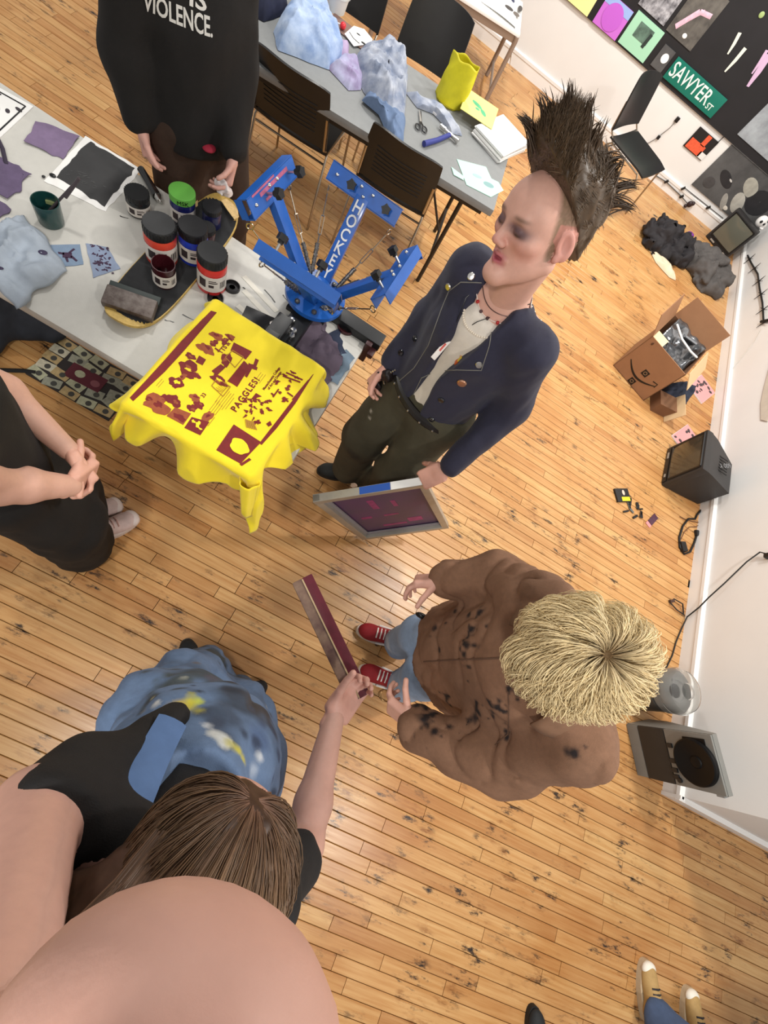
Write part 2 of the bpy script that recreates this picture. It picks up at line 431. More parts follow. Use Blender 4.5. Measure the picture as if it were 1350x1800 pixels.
pv, pf = plank_shape(1.0); pm = bpy.data.meshes.new('plank'); pm.from_pydata(pv, [], pf); pm.materials.append(wm_o)
for a, b_, y in rows[:300]:
    o = bpy.data.objects.new('plank', pm); COL.objects.link(o); o.parent = floor; o.location = ((a+b_)/2, y, 0); o.scale = (b_-a-.0026, 1, 1)
fm = MB(); rn = []
for a, b_, y in rows[300:]:
    vs, fs = plank_shape(b_-a-.0026); r = rng.random(); fm.add(np.array(vs)+((a+b_)/2, y, 0), fs); rn += [r]*len(vs)
me = fm.mesh('far_planks', wm_f, smooth=False); at_ = me.attributes.new('rnd', 'FLOAT', 'POINT'); at_.data.foreach_set('value', np.array(rn, np.float32))
o = link('far_planks', me, floor); o['kind'] = 'stuff'

WX, WY, WR = 2.65, 6.07, .478       # wall planes (right, far, return beyond the outer corner)
wall_m = M('wall_paint', (224, 223, 221), .55, var=.03, vs=2.5, bump=.05, bs=60)
base_m = M('baseboard_paint', (232, 230, 227), .38)
mb = MB(); mb.box((WX+.06, (WR+WY)/2+.11, 1.75), (.12, WY-WR+.18, 3.5)); struct(mb.obj('wall_right', wall_m, smooth=False))
mb = MB(); mb.box((-1.0, WY+.06, 1.75), (7.3, .12, 3.5)); struct(mb.obj('wall_far', wall_m, smooth=False))
mb = MB(); mb.box((WX+.12+1.2, WR+.02+.06, 1.75), (2.4, .12, 3.5)); struct(mb.obj('wall_return', wall_m, smooth=False))
def baseboard(name, a, b_, n):
    """profile run along a->b, n = direction into the room"""
    a, b_, n = (np.array((*q, 0.)) for q in (a, b_, n)); mb = MB()
    prof = [(0, 0), (.02, 0), (.02, .09), (.026, .094), (.026, .116), (.014, .124), (0, .124)]
    vs = [a+n*p+np.array((0, 0, z)) for p, z in prof]+[b_+n*p+np.array((0, 0, z)) for p, z in prof]; k = len(prof)
    fs = [tuple(range(k)), tuple(range(k, 2*k))[::-1]]+[(i, k+i, k+(i+1) % k, (i+1) % k) for i in range(k)]
    mb.add(vs, fs); o = mb.obj(name, base_m, smooth=False); bm = bmesh.new(); bm.from_mesh(o.data); bmesh.ops.recalc_face_normals(bm, faces=bm.faces[:]); bm.to_mesh(o.data); bm.free(); return struct(o)
baseboard('baseboard_right', (WX, WR+.004), (WX, WY), (-1, 0))
baseboard('baseboard_far', (-4.6, WY), (WX, WY), (0, -1))
baseboard('baseboard_return', (WX-.0265, WR+.02), (5.0, WR+.02), (0, -1))
# ------------------------------------------------------------------ shared materials
white_pl = M('white_table_plastic', (200, 198, 191), .45, var=.04, vs=40, bump=.12, bs=400)
grey_pl = M('grey_table_plastic', (128, 130, 130), .5, var=.05, vs=30, bump=.1, bs=300)
steel_d = M('dark_steel', (58, 54, 50), .4, .6)
chrome = M('chrome_rod', (176, 164, 148), .25, 1.0)
black_pl = M('black_plastic', (22, 22, 24), .38, var=.1, vs=30)
ink_black = M('black_ink_plastic', (16, 16, 18), .35)
silver = M('bright_steel', (200, 198, 194), .28, 1.0)
paper_w = M('white_paper', (236, 235, 232), .8)
def folding_table(name, label, corner, u, length, width, ztop, mat, loc_legs):
    """corner = near right corner, u = direction to the right along the near edge"""
    u = nrm((*u, 0)); v = np.cross((0, 0, 1), u); t = thing(name, label, 'table', (corner[0], corner[1], 0))
    c = -u*length/2+v*width/2; Rm = np.stack([u, v, (0, 0, 1.)], 1)
    mb = MB(); mb.box(c+(0, 0, ztop-.022), (length, width, .044), Rm, .014); mb.obj('tabletop', mat, t)
    mb = MB()
    for s_ in (0, 1):      # moulded rim under the edge
        y = .03 if s_ == 0 else width-.03
        mb.box(-u*length/2+v*y+(0, 0, ztop-.055), (length*.94, .022, .03), Rm)
    mb.obj('apron_rail', steel_d, t)
    for a in loc_legs:
        for s_ in (.11, width-.11):
            mb = MB(); mb.tube([-u*a+v*s_+(0, 0, ztop-.045), -u*a+v*s_+(0, 0, .004)], .0135, 10); mb.obj('leg', steel_d, t)
        mb = MB(); mb.tube([-u*a+v*.11+(0, 0, .2), -u*a+v*(width-.11)+(0, 0, .2)], .01, 8)
        mb.tube([-u*(a+(.33 if a < length/2 else -.33))+v*width/2+(0, 0, ztop-.05), -u*a+v*width/2+(0, 0, .2)], .008, 8); mb.obj('leg_brace', steel_d, t)
    return t
wt = folding_table('folding_table', 'white plastic folding table with jars and blue printing press on it', (-.10, .745), (1, 0), 1.83, .76, .74, white_pl, (.3, 1.5))
gt = folding_table('folding_table', 'grey folding table covered with denim clothes and papers', (.10, 2.722), (.988, .153), 1.83, .76, .74, grey_pl, (.17, 1.6))
ZT = .7405
# masking tape and ink on the white table
tp = M('masking_tape', (226, 222, 210), .6)
for i, (a, b_) in enumerate((((-.655, 1.36), (-.47, 1.30)), ((-.62, 1.30), (-.46, 1.25)), ((-.60, 1.22), (-.47, 1.19)))):
    a, b_ = np.array(a), np.array(b_); d = b_-a; mb = MB(); mb.box((*((a+b_)/2), ZT+.0006), (np.linalg.norm(d), .022, .0006), rz(math.atan2(d[1], d[0])))
    tag(mb.obj('tape_strip', tp, smooth=False), ['strip of masking tape on white table nearest the blue press', 'middle strip of masking tape on white table', 'strip of masking tape on white table nearest the yellow shirt'][i], 'tape', 'tape strips on the white table')
mb = MB()
rs = random.Random(5)
for (x, y, L_, a) in ((-.53, 1.345, .07, -.35), (-.60, 1.30, .06, -.35), (-.66, 1.07, .035, .6), (-.70, 1.05, .05, .2), (-.745, .99, .03, .3), (-.66, 1.115, .03, .9), (-1.12, 1.28, .03, .5), (-1.37, .93, .02, 1.), (-.47, 1.38, .05, -.3)):
    pts = [(x+L_*(t-.5)*math.cos(a)+rs.uniform(-.003, .003), y+L_*(t-.5)*math.sin(a)+rs.uniform(-.003, .003)) for t in (0, .3, .6, 1)]
    poly = pts+[(p[0]+rs.uniform(.001, .004), p[1]+rs.uniform(.002, .005)) for p in pts[::-1]]
    mb.prism(poly, ZT, ZT+.0006)
o = mb.obj('ink_mark', ink_black, wt, smooth=False); o.matrix_parent_inverse = wt.matrix_world.inverted() if False else Matrix.Translation((.10, -.745, 0))

# ------------------------------------------------------------------ skateboard deck
def deck():
    t = thing('skateboard_deck', 'black grip taped skateboard deck with chipped yellow wood edge on white table', 'skateboard', (-.872, 1.245, ZT), .05)
    L_, W_ = .385, .1; out = []
    for i in range(48):
        a = 2*PI*i/48; c, s_ = math.cos(a), math.sin(a); p = 3.2
        y = math.copysign(abs(s_)**(2/p*.8), s_)*L_; x = math.copysign(abs(c)**(2/p*1.1), c)*W_
        out.append((x, y))
    def zc(y): return .012+max(0, abs(y)-.27)**2*2.2
    def lay(k, dz, mb, z2):
        n = len(out); rings = []
        for f in (0., .35, .7, 1.0): rings.append([(x*f*k, y*f*k+(0 if f else 0)) for x, y in out])
        vs = [(x, y, zc(y)+dz) for r in rings for x, y in r]; vs += [(x, y, zc(y)+z2) for r in rings for x, y in r]
        fs = []; m = 4*n
        for i in range(3):
            for j in range(n):
                j2 = (j+1) % n; fs.append((i*n+j, (i+1)*n+j, (i+1)*n+j2, i*n+j2)); fs.append((m+i*n+j, m+i*n+j2, m+(i+1)*n+j2, m+(i+1)*n+j))
        for j in range(n): fs.append((3*n+j, m+3*n+j, m+3*n+(j+1) % n, 3*n+(j+1) % n))
        mb.add(vs, fs)
    mb = MB(); lay(1.0, 0.0, mb, -.011); mb.obj('wood_deck', M('maple_ply', (200, 168, 92), .5, var=.25, vs=60), t)
    mb = MB(); lay(.972, .0016, mb, .0002); mb.obj('grip_tape', M('grip_tape', (44, 45, 47), .85, var=.2, vs=25, bump=.4, bs=900), t)
    mb = MB(); mb.prism([(.02, .33), (.075, .30), (.082, .325), (.06, .355), (.03, .37), (.0, .374), (-.01, .35)], .037, .0395); mb.prism([(-.09, .27), (-.075, .25), (-.07, .275), (-.085, .30)], .021, .0225); mb.obj('bare_wood_chip', M('bare_wood', (222, 190, 132), .6, var=.2, vs=80), t)
    return t
deck()

# ------------------------------------------------------------------ ink jars
def jar(name, label, x, y, z, r, h, body, lid, band=None, labcol=(214, 208, 200), lidh=.22, open_=False, extra=None, group='ink jars on the white table', tr=0.0):
    t = thing(name, label, 'jar', (x, y, z), random.uniform(0, 6), group)
    bm_ = M('jar_%d_%d_%d' % body, body, .25, coat=.3, var=.08, vs=50)
    hb = h*(1-lidh) if not open_ else h
    mb = MB()
    prof = [(r*.9, 0), (r, .005), (r, hb*.86), (r*.93, hb*.95), (r*.88, hb)]
    if open_: prof = [(r*.85, 0), (r*.93, .006), (r, h), (r*.93, h), (r*.86, .25*h), (0.0, .25*h)]
    mb.lathe(prof, n=28); mb.obj('jar_body', bm_, t)
    if labcol:
        mb = MB(); n = 22; P = np.array([[[(r*1.012)*math.cos(a), (r*1.012)*math.sin(a), hb*f] for f in (.16, .72)] for a in np.linspace(-2.3, 2.3, n)])
        lo = mb.grid(P).obj('paper_label', M('jar_label', labcol, .6), t); lo.rotation_euler = (0, 0, math.atan2(-y, -x)-t.rotation_euler.z)
        mb = MB(); ra = math.atan2(-y, -x)
        for i, (a0, w_, f0, f1) in enumerate(((-.9, .5, .3, .6), (-.2, .35, .34, .44), (-.2, .6, .5, .54), (-.2, .5, .57, .6), (.6, .05, .3, .55), (.72, .08, .3, .55), (.86, .04, .3, .55), (.95, .07, .3, .55))):
            P = np.array([[[(r*1.02)*math.cos(a), (r*1.02)*math.sin(a), hb*f] for f in (f0, f1)] for a in np.linspace(a0, a0+w_, 5)]); mb.grid(P)
        l2 = mb.obj('label_print', M('label_print', (52, 42, 44), .6), lo)
    if not open_:
        mb = MB(); rl = r*1.0
        mb.lathe([(rl*.96, hb*.97), (rl, hb), (rl, h-.004), (rl*.95, h), (rl*.6, h-.001), (0, h-.001)], n=28)
        for k in range(28):
            a = 2*PI*k/28; mb.box((rl*math.cos(a), rl*math.sin(a), (hb+h)/2), (.002, .003, (h-hb)*.8), rz(a))
        mb.obj('screw_lid', M('jar_lid_%d' % lid[0], lid, .5, var=.15, vs=40), t)
    if band:
        mb = MB(); mb.lathe([(r*1.008, hb*.76), (r*1.008, hb*.88), (r*.95, hb*.95)], n=28); mb.obj('colour_band', M('band_%d_%d' % band[:2], band, .3), t)
    return t
j = jar('ink_jar', 'green stained open ink cup with a brush in it', -1.262, 1.088, ZT, .043, .085, (22, 62, 60), (0, 0, 0), labcol=None, open_=True)
mb = MB(); mb.tube([(-.01, .01, .03), (.07, .10, .16)], [.005, .004], 8); mb.tube([(.035, .055, .09), (.07, .10, .16)], .006, 8)
b = mb.obj('paint_brush', M('brush_handle', (70, 62, 66), .5)); b.location = (-1.262, 1.088, ZT); tag(b, 'dark handled brush standing in the green ink cup', 'brush')
mb = MB(); mb.box((.036, 0, .05), (.012, .03, .012)); mb.obj('dried_drip', M('drip', (150, 160, 110), .5), j)
jar('ink_jar', 'small black lidded jar with white label beside the black marker tube', -1.097, 1.344, ZT, .042, .088, (30, 32, 34), (30, 31, 32))
j = jar('ink_jar', 'navy ink jar with green tape on its lid', -.969, 1.434, ZT, .046, .125, (28, 34, 92), (26, 27, 30))
mb = MB(); mb.lathe([(.0475, .098), (.0478, .112), (.0475, .1235), (.043, .1258)], n=28); gtp = mb.obj('green_tape', M('green_tape', (104, 178, 74), .6), j)
ra = math.atan2(-1.434, .969)-j.rotation_euler.z
mb = MB(); add_text(mb, 'MSK', .022, (.048*math.cos(ra), .048*math.sin(ra), .110), (-math.sin(ra), math.cos(ra), 0), (0, 0, 1), .0005); mb.obj('marker_writing', ink_black, gtp)
jar('ink_jar', 'tall red ink jar with black lid, tallest one on the skateboard', -.912, 1.208, ZT+.014, .055, .155, (196, 64, 50), (34, 35, 37), band=(206, 70, 52))
jar('ink_jar', 'blue ink jar with white label between the two red jars', -.835, 1.292, ZT+.014, .052, .145, (30, 48, 150), (24, 24, 28), band=(34, 60, 176))
jar('ink_jar', 'open dark maroon ink cup with small white label on skateboard', -.842, 1.118, ZT+.014, .040, .092, (62, 20, 26), (30, 10, 12), labcol=(206, 202, 196), open_=True)
jar('ink_jar', 'red ink jar with black lid standing on the table beside the skateboard', -.722, 1.235, ZT, .053, .165, (186, 44, 44), (34, 35, 37), band=(204, 56, 50))
jar('ink_jar', 'small dark blue jar with black lid on the far end of skateboard', -.872, 1.478, ZT+.016, .036, .085, (26, 30, 70), (36, 37, 40), labcol=None)
jar('ink_jar', 'small black and pink jar behind the second red jar', -.838, 1.388, ZT+.014, .032, .075, (74, 40, 48), (32, 33, 35), labcol=None)
def lid(x, y, r, col, label):
    t = thing('jar_lid', label, 'lid', (x, y, ZT), 0, 'loose jar lids on the white table'); mb = MB()
    mb.lathe([(r, 0), (r, .013), (r*.9, .014), (r*.88, .004), (0, .004)], n=28); mb.obj('rim', M('lid_%d' % col[0], col, .4, var=.2, vs=60), t)
    mb = MB(); mb.lathe([(r*.45, .004), (r*.45, .0055), (r*.38, .0055), (r*.38, .004)], n=24); mb.obj('inner_ring', M('lid_%d' % col[0], col), t)
lid(-.658, 1.278, .030, (30, 29, 30), 'black jar lid upside down, nearest the blue press')
lid(-.676, 1.187, .030, (26, 26, 27), 'black jar lid upside down, nearest the yellow shirt')
lid(-.209, 1.427, .038, (60, 20, 24), 'dark red jar lid lying on the corner of white table')
# black marker tube
t = thing('marker_tube', 'long black flip top tube lying behind the small jar', 'tube', (-1.13, 1.47, ZT)); d = nrm((.14, -.085, 0))
mb = MB(); mb.tube([-d*.085+(0, 0, .017), d*.05+(0, 0, .017)], [.014, .017], 14); mb.obj('barrel', M('gloss_black', (18, 18, 19), .2, coat=.5), t)
mb = MB(); mb.tube([d*.05+(0, 0, .017), d*.075+(0, 0, .017)], [.013, .011], 12); mb.tube([d*.075+(0, 0, .017), d*.085+(0, 0, .017)], .006, 10); mb.obj('nozzle', silver, t)
# squeegee on the deck
t = thing('squeegee', 'ink crusted wooden squeegee lying on the skateboard', 'squeegee', (-.86, .945, ZT+.018), .30)
mb = MB(); mb.box((0, 0, .02), (.165, .075, .034), rx(.12), .008); mb.obj('wooden_handle', M('crusted_wood', (120, 110, 104), .5, col2=(70, 54, 48), vs=35, bump=.3, bs=90), t)
mb = MB(); mb.box((0, .05, .018), (.168, .034, .01), rx(.12), .002); mb.obj('rubber_blade', M('dark_rubber', (44, 54, 52), .5), t)

# ------------------------------------------------------------------ paper and cloth on the white table
def sheet(name, label, cat, pts, z, th, mat, group=None, parent=None, amp=.0, seed=0, n=14, fray=0):
    """thin sheet from four corner points, slightly wavy"""
    P = np.array([(*p, 0.) for p in pts]); u = np.linspace(0, 1, n); U, Vv = np.meshgrid(u, u, indexing='ij')
    G = ((1-U)*(1-Vv))[..., None]*P[0]+(U*(1-Vv))[..., None]*P[1]+(U*Vv)[..., None]*P[2]+((1-U)*Vv)[..., None]*P[3]
    if fray: G[..., :2] += fray*np.stack([vnoise(G*40+seed, 1.), vnoise(G*40+seed+9, 1.)], -1)
    G[..., 2] = z+th+amp*np.abs(vnoise(G, 9, seed))+amp*.6*np.abs(vnoise(G, 23, seed+3))
    mb = MB(); mb.grid(G, th); o = mb.obj(name, mat, parent)
    if label: tag(o, label, cat, group)
    return o
t = thing('ink_print', 'large black ink print on white paper lying on the table', 'print', (0, 0, 0))
sheet('paper_sheet', None, None, [(-1.388, 1.222), (-1.174, 1.256), (-1.212, 1.53), (-1.436, 1.512)], ZT, .0015, paper_w, parent=t, fray=.004)
sheet('black_ink_area', None, None, [(-1.376, 1.268), (-1.192, 1.275), (-1.228, 1.512), (-1.41, 1.50)], ZT+.0018, .0008, M('black_print_ink', (44, 44, 45), .6, var=.2, vs=18), parent=t, fray=.006, seed=4)
mb = MB()
for i in range(26):
    x, y = -1.30+rs.uniform(-.06, .06), 1.325+rs.uniform(-.03, .03); mb.box((x, y, ZT+.0034), (rs.uniform(.006, .016), .0012, .0004), rz(rs.uniform(-.3, 1.2)))
mb.obj('faint_writing', M('pale_ink', (92, 92, 92), .7), t, smooth=False)
mb = MB(); mb.ell((-1.385, 1.262, ZT+.004), (.012, .009, .004)); mb.ell((-1.40, 1.235, ZT+.004), (.006, .006, .003)); mb.obj('ink_smear', ink_black, t)
t = thing('framed_drawing', 'black and white drawing with white border, cut by photo edge on the table', 'drawing', (0, 0, 0))
sheet('border', None, None, [(-1.83, 1.25), (-1.592, 1.25), (-1.628, 1.49), (-1.86, 1.46)], ZT, .003, paper_w, parent=t)
mb = MB()
for a, b_ in (((-1.81, 1.272), (-1.612, 1.272)), ((-1.612, 1.272), (-1.643, 1.468)), ((-1.643, 1.468), (-1.85, 1.443))): mb.tube([(*a, ZT+.0035), (*b_, ZT+.0035)], .003, 4)
mb.obj('border_line', ink_black, t)
mb = MB()
for i in range(16):
    x, y = -1.70+rs.uniform(-.07, .06), 1.37+rs.uniform(-.08, .08); mb.ell((x, y, ZT+.0035), (rs.uniform(.006, .02), rs.uniform(.005, .014), .0008), rz(rs.uniform(0, 3)))
mb.obj('ink_drawing', M('drawing_ink', (58, 52, 58), .7), t)
purple = M('purple_cloth', (126, 108, 138), .9, var=.12, vs=30, bump=.3, bs=500)
purple_d = M('dusk_purple_cloth', (98, 84, 112), .9, var=.15, vs=30, bump=.3, bs=500)
sheet('cloth_swatch', 'flat lilac cloth swatch beside the black ink print', 'cloth', [(-1.574, 1.435), (-1.537, 1.324), (-1.411, 1.356), (-1.446, 1.494)], ZT, .002, purple, 'purple cloth swatches', amp=.006, fray=.006)
sheet('cloth_swatch', 'dark purple cloth folded at the left photo edge on the table', 'cloth', [(-1.56, 1.07), (-1.40, 1.075), (-1.43, 1.215), (-1.57, 1.19)], ZT, .003, purple_d, 'purple cloth swatches', amp=.012, fray=.012, seed=5)
sheet('cloth_swatch', 'small purple cloth corner near the table edge below the folded one', 'cloth', [(-1.46, .985), (-1.37, .985), (-1.372, 1.04), (-1.45, 1.055)], ZT, .002, purple_d, 'purple cloth swatches', amp=.006, fray=.006, seed=8)
mb = MB(); mb.tube([(-1.60, 1.27, ZT+.006), (-1.55, 1.235, ZT+.012), (-1.505, 1.19, ZT+.006)], .007, 8, flat=((0, 0, 1), .4)); tag(mb.obj('dark_strap', M('strap_dark', (52, 44, 60), .8)), 'dark purple strap lying beside the folded cloth', 'strap')
pale_blue = M('pale_blue_cloth', (162, 172, 184), .85, var=.12, vs=16, bump=.3, bs=400)
# crumpled pale blue cloth
n = 34; U, Vv = np.meshgrid(np.linspace(-1, 1, n), np.linspace(-1, 1, n), indexing='ij'); rr_ = np.sqrt(U**2+Vv**2)
G = np.stack([-1.222+.12*U+.01*Vv, .88+.118*Vv-.05*U, 0*U], -1); G[..., :2] += .016*np.stack([vnoise(G, 16, 2), vnoise(G, 16, 8)], -1)
ed = np.clip(1.15-np.maximum(abs(U), abs(Vv))**4, .1, 1)
G[..., 2] = ZT+.004+ed*(.012+.055*(1-np.sqrt(np.abs(vnoise(G, 14, 1))))+.022*(1-np.sqrt(np.abs(vnoise(G, 30, 5)))))
mb = MB(); mb.grid(G, .003); t = mb.obj('crumpled_cloth', pale_blue, ang=None); tag(t, 'crumpled pale blue ink spotted cloth near the table edge', 'cloth')
mb = MB()
for (x, y, a, b_) in ((-1.17, .935, .014, .010), (-1.25, .80, .022, .007), (-1.29, .835, .02, .006), (-1.215, .80, .01, .006)):
    i, j_ = np.unravel_index(np.argmin((G[..., 0]-x)**2+(G[..., 1]-y)**2), U.shape); mb.ell((x, y, G[i, j_, 2]+.001), (a, b_, .003), rz(.5))
o = mb.obj('ink_spot', M('purple_ink', (52, 44, 72), .6), t)
def patch(label, pts, col, seed, kind):
    t = thing('printed_patch', label, 'patch', (0, 0, 0), 0, 'printed fabric patches')
    sheet('fabric', None, None, pts, ZT, .002, M('patch_%d' % col[0], col, .9, var=.1, vs=40, bump=.3, bs=500), parent=t, fray=.003, seed=seed)
    P = np.array(pts); c = P.mean(0); e1 = (P[1]-P[0])/2; e2 = (P[3]-P[0])/2; mb = MB(); r_ = random.Random(seed)
    def q(a, b_): return c+e1*a+e2*b_
    if kind == 0:
        for pl in (((-.25, -.3), (.2, -.35), (.3, .3), (-.2, .35)), ((.15, .2), (.6, .55), (.5, .68), (.05, .35)), ((-.15, .2), (-.5, .62), (-.6, .5), (-.25, .1)), ((.2, -.2), (.62, -.1), (.6, .05), (.2, 0)), ((-.2, -.2), (-.3, -.62), (-.12, -.6), (-.02, -.2))):
            mb.prism([tuple(q(*p)) for p in pl], ZT+.0022, ZT+.0028)
    else:
        for i in range(46):
            a, b_ = r_.uniform(-.8, .8), r_.uniform(-.8, .8); p = q(a, b_); mb.ell((*p, ZT+.0024), (r_.uniform(.002, .009), r_.uniform(.0015, .005), .0006), rz(r_.uniform(0, 3)), 8, 4)
    mb.obj('print', M('aubergine_ink', (62, 40, 66), .7), t)
patch('pale blue patch printed with one dark figure', [(-1.203, 1.004), (-1.139, .931), (-1.083, 1.005), (-1.143, 1.068)], (128, 148, 172), 3, 0)
patch('pale blue patch covered with speckled dark print', [(-1.134, 1.085), (-1.028, .981), (-.993, 1.072), (-1.073, 1.123)], (142, 156, 182), 6, 1)
# rags in front of the press
sheet('cloth_rag', 'dusty purple rag lying in front of the blue press', 'rag', [(-.40, 1.17), (-.15, 1.10), (-.125, 1.235), (-.31, 1.395)], ZT, .003, M('rag_purple', (92, 80, 94), .9, var=.15, vs=20, bump=.3, bs=400), 'rags by the press', amp=.028, fray=.014, seed=21, n=26)
sheet('cloth_rag', 'dark navy rag between purple rag and red lid', 'rag', [(-.285, 1.30), (-.205, 1.25), (-.145, 1.30), (-.235, 1.40)], ZT, .002, M('rag_navy', (44, 52, 72), .9, var=.15, vs=20), 'rags by the press', amp=.008, fray=.008, seed=23)
sheet('cloth_rag', 'blue grey rag hanging at the table corner by purple rag', 'rag', [(-.20, 1.15), (-.108, 1.15), (-.108, 1.31), (-.16, 1.33)], ZT, .002, M('rag_blue', (112, 130, 146), .9, var=.15, vs=20), 'rags by the press', amp=.008, fray=.008, seed=25)
sheet('cloth_rag', 'small white rag between the purple and blue grey rags', 'rag', [(-.225, 1.20), (-.17, 1.20), (-.16, 1.275), (-.21, 1.265)], ZT+.0045, .002, M('rag_white', (206, 200, 206), .9), 'rags by the press', amp=.004, fray=.006, seed=27)
# ------------------------------------------------------------------ four arm printing press
blue = M('press_blue', (28, 92, 178), .4, var=.12, vs=14, coat=.15)
blue_d = M('press_blue_dark', (24, 74, 150), .45, var=.12, vs=14)
knob_m = M('knob_black', (18, 18, 19), .45)
spring_m = M('spring_grey', (104, 102, 100), .35, .7)
HX, HY = -.37, 1.415
press = thing('printing_press', 'blue four arm screen printing press clamped to the white table', 'printing press', (HX, HY, ZT))
mb = MB(); mb.lathe([(.03, .004), (.03, .06), (.122, .068), (.122, .086), (.05, .09), (.05, .13), (.03, .135), (0, .135)], n=40); hub = mb.obj('hub_disc', blue, press)
for k in range(8): a = PI/8+k*PI/4; MB().lathe([(.011, 0), (.011, .009), (.007, .011), (0, .011)], (.098*math.cos(a), .098*math.sin(a), .086), 6).obj('hub_bolt', spring_m, hub)
mb = MB(); mb.box((.16, .03, .022), (.33, .07, .04), None, .006); mb.box((0, 0, .01), (.16, .16, .02), None, .004); mb.box((.0, -.14, .03), (.085, .24, .045), None, .006); mb.obj('base_bar', M('press_black', (26, 27, 29), .4, var=.1), press)
mb = MB(); mb.box((.28, -.005, -.02), (.03, .05, .11), None, .008); mb.box((.305, -.02, .0), (.03, .06, .025), None, .011); mb.obj('table_clamp', M('clamp_maroon', (58, 26, 28), .4), press)
mb = MB(); mb.box((-.12, -.235, .035), (.12, .07, .04), rz(.2), .005); mb.box((-.02, -.26, .06), (.07, .04, .035), None, .004); mb.obj('platen_bracket', M('press_black', (26, 27, 29)), press)
for x, y, z in ((-.02, -.16, .055), (.015, -.225, .055), (-.06, -.24, .07), (-.03, -.27, .08), (.01, -.20, .055)): MB().lathe([(.014, 0), (.014, .012), (.009, .014), (0, .014)], (x, y, z), 6).obj('bracket_bolt', silver, press)
def knob(mb, base, top, r=.019):
    base, top = np.array(base), np.array(top); d = nrm(top-base); Rm = frame(z=d, x=(1, 0.01, 0) if abs(d[0]) < .9 else (0, 1, 0))
    poly = [((r*(1 if k % 2 else .72))*math.cos(PI*k/5), (r*(1 if k % 2 else .72))*math.sin(PI*k/5)) for k in range(10)]
    mb.prism(poly, 0, .02, Rm, top); mb.lathe([(r*.5, -.01), (r*.5, .0)], top, 10, Rm)
def press_arm(ang, first, yw=.062):
    # local: arm runs along +x, tilted up
    A = np.array((.05, 0, .10)); B = np.array((.245, 0, .375)); d = nrm(B-A); side = np.array((0, 1., 0)); up = np.cross(d, side); up = -up if up[2] < 0 else up
    Rz_ = rz(ang); T = lambda p: np.array(p) @ Rz_.T
    c = (A+B)/2; Rm = Rz_ @ np.stack([d, side, np.cross(d, side)], 1)
    mb = MB(); mb.box(T(c), (np.linalg.norm(B-A), .052, .03), Rm, .003); arm = mb.obj('arm', blue, press)
    # yoke: a channel across the tip
    yk = MB(); n2 = np.cross(d, side)
    yc = B+d*.012
    Rt = Rz_ @ np.stack([np.array((.62, 0, .78)) if False else d, side, n2], 1)
    yk.box(T(yc+up*.012), (yw, .295, .004), Rm); yk.box(T(yc+d*yw/2-up*.006), (.004, .295, .040), Rm); yk.box(T(yc-d*yw/2-up*.006), (.004, .295, .040), Rm)
    yk.box(T(yc-up*.024+side*.1465), (.06, .003, .03), Rm)
    yo = yk.obj('screen_yoke', blue, press, smooth=False)
    kb = MB(); rd = MB()
    for s_ in (-.10, .045):
        p0 = yc+side*s_+up*.012; p1 = p0+up*.042; kb = MB(); rd = MB(); rd.tube([T(p0-up*.03), T(p1)], .005, 8); knob(kb, T(p0), T(p1))
        kb.obj('clamp_knob', knob_m, yo); rd.obj('knob_screw', silver, yo)
    for s_, e in ((-.03, .012), (.0, -.01), (.115, 0.), (.02, .015)): MB().ell(T(yc+side*s_+d*e+up*.015), (.007, .007, .005)).obj('yoke_bolt', silver, yo)
    # two springs with turnbuckles and rings per arm
    for s_ in (-1, 1):
        a = np.array((.045, s_*.05, .088)); e = B+side*s_*.135-d*.045-up*.03; dd = nrm(e-a); Ls = np.linalg.norm(e-a)
        m1 = a+dd*Ls*.10; m2 = a+dd*Ls*.42
        sp = MB(); ns = 44; r_ = .0088
        fr = frame(z=dd, x=(0, 0, 1))
        pts = [T(m1+dd*np.linalg.norm(m2-m1)*k/ns+fr @ np.array((r_*math.cos(k*1.9), r_*math.sin(k*1.9), 0))) for k in range(ns+1)]
        sp.tube([T(m1), T(m2)], .0082, 10); sp.tube(pts, .0022, 5); sp.tube([T(a), T(m1+dd*.01)], .0035, 6); so = sp.obj('lift_spring', spring_m, press)
        wr = MB(); wr.tube([T(m2), T(a+dd*Ls*.52)], .003, 6)
        q0, q1 = a+dd*Ls*.52, a+dd*Ls*.72; sd = nrm(np.cross(dd, (0, 0, 1)))*.006
        wr.tube([T(q0+sd), T(q1+sd)], .0018, 5); wr.tube([T(q0-sd), T(q1-sd)], .0018, 5)
        for q in (q0, q1): wr.tube([T(q+sd), T(q-sd)], .003, 6)
        wr.tube([T(q1), T(e-dd*.015)], .0024, 6)
        MB().tube([T(e+fr @ np.array((.012*math.cos(t), 0, .012*math.sin(t)))) for t in np.linspace(0, 2*PI, 14, endpoint=False)], .0024, 6, closed=True).obj('eye_ring', chrome, so)
        wr.obj('turnbuckle', chrome, so)
    return arm, T, A, B, d, side, up, yo, yc
arms = {}
for k, ang in enumerate((PI/2, PI, 0.0, -PI/2)): arms[k] = press_arm(ang, k == 0, .062 if k < 3 else .09)
arm, T, A, B, d, side, up, yo, yc = arms[0]
mb = MB()
L_ = np.linalg.norm(B-A)
for i, ch in enumerate('HOCKEY'):
    p = A+d*(L_*(.885-i*.150))+up*.0162
    # stacked upright letters that read from the yoke down to the hub
    add_text(mb, ch, .061, T(p), T(np.cross(d, up)), T(d), .0006, .0008, sx=.80)
mb.obj('lettering', M('lettering_white', (232, 232, 228), .6), arm)['label'] = 'white letters down the arm'
arm, T, A, B, d, side, up, yo, yc = arms[1]
mb = MB()
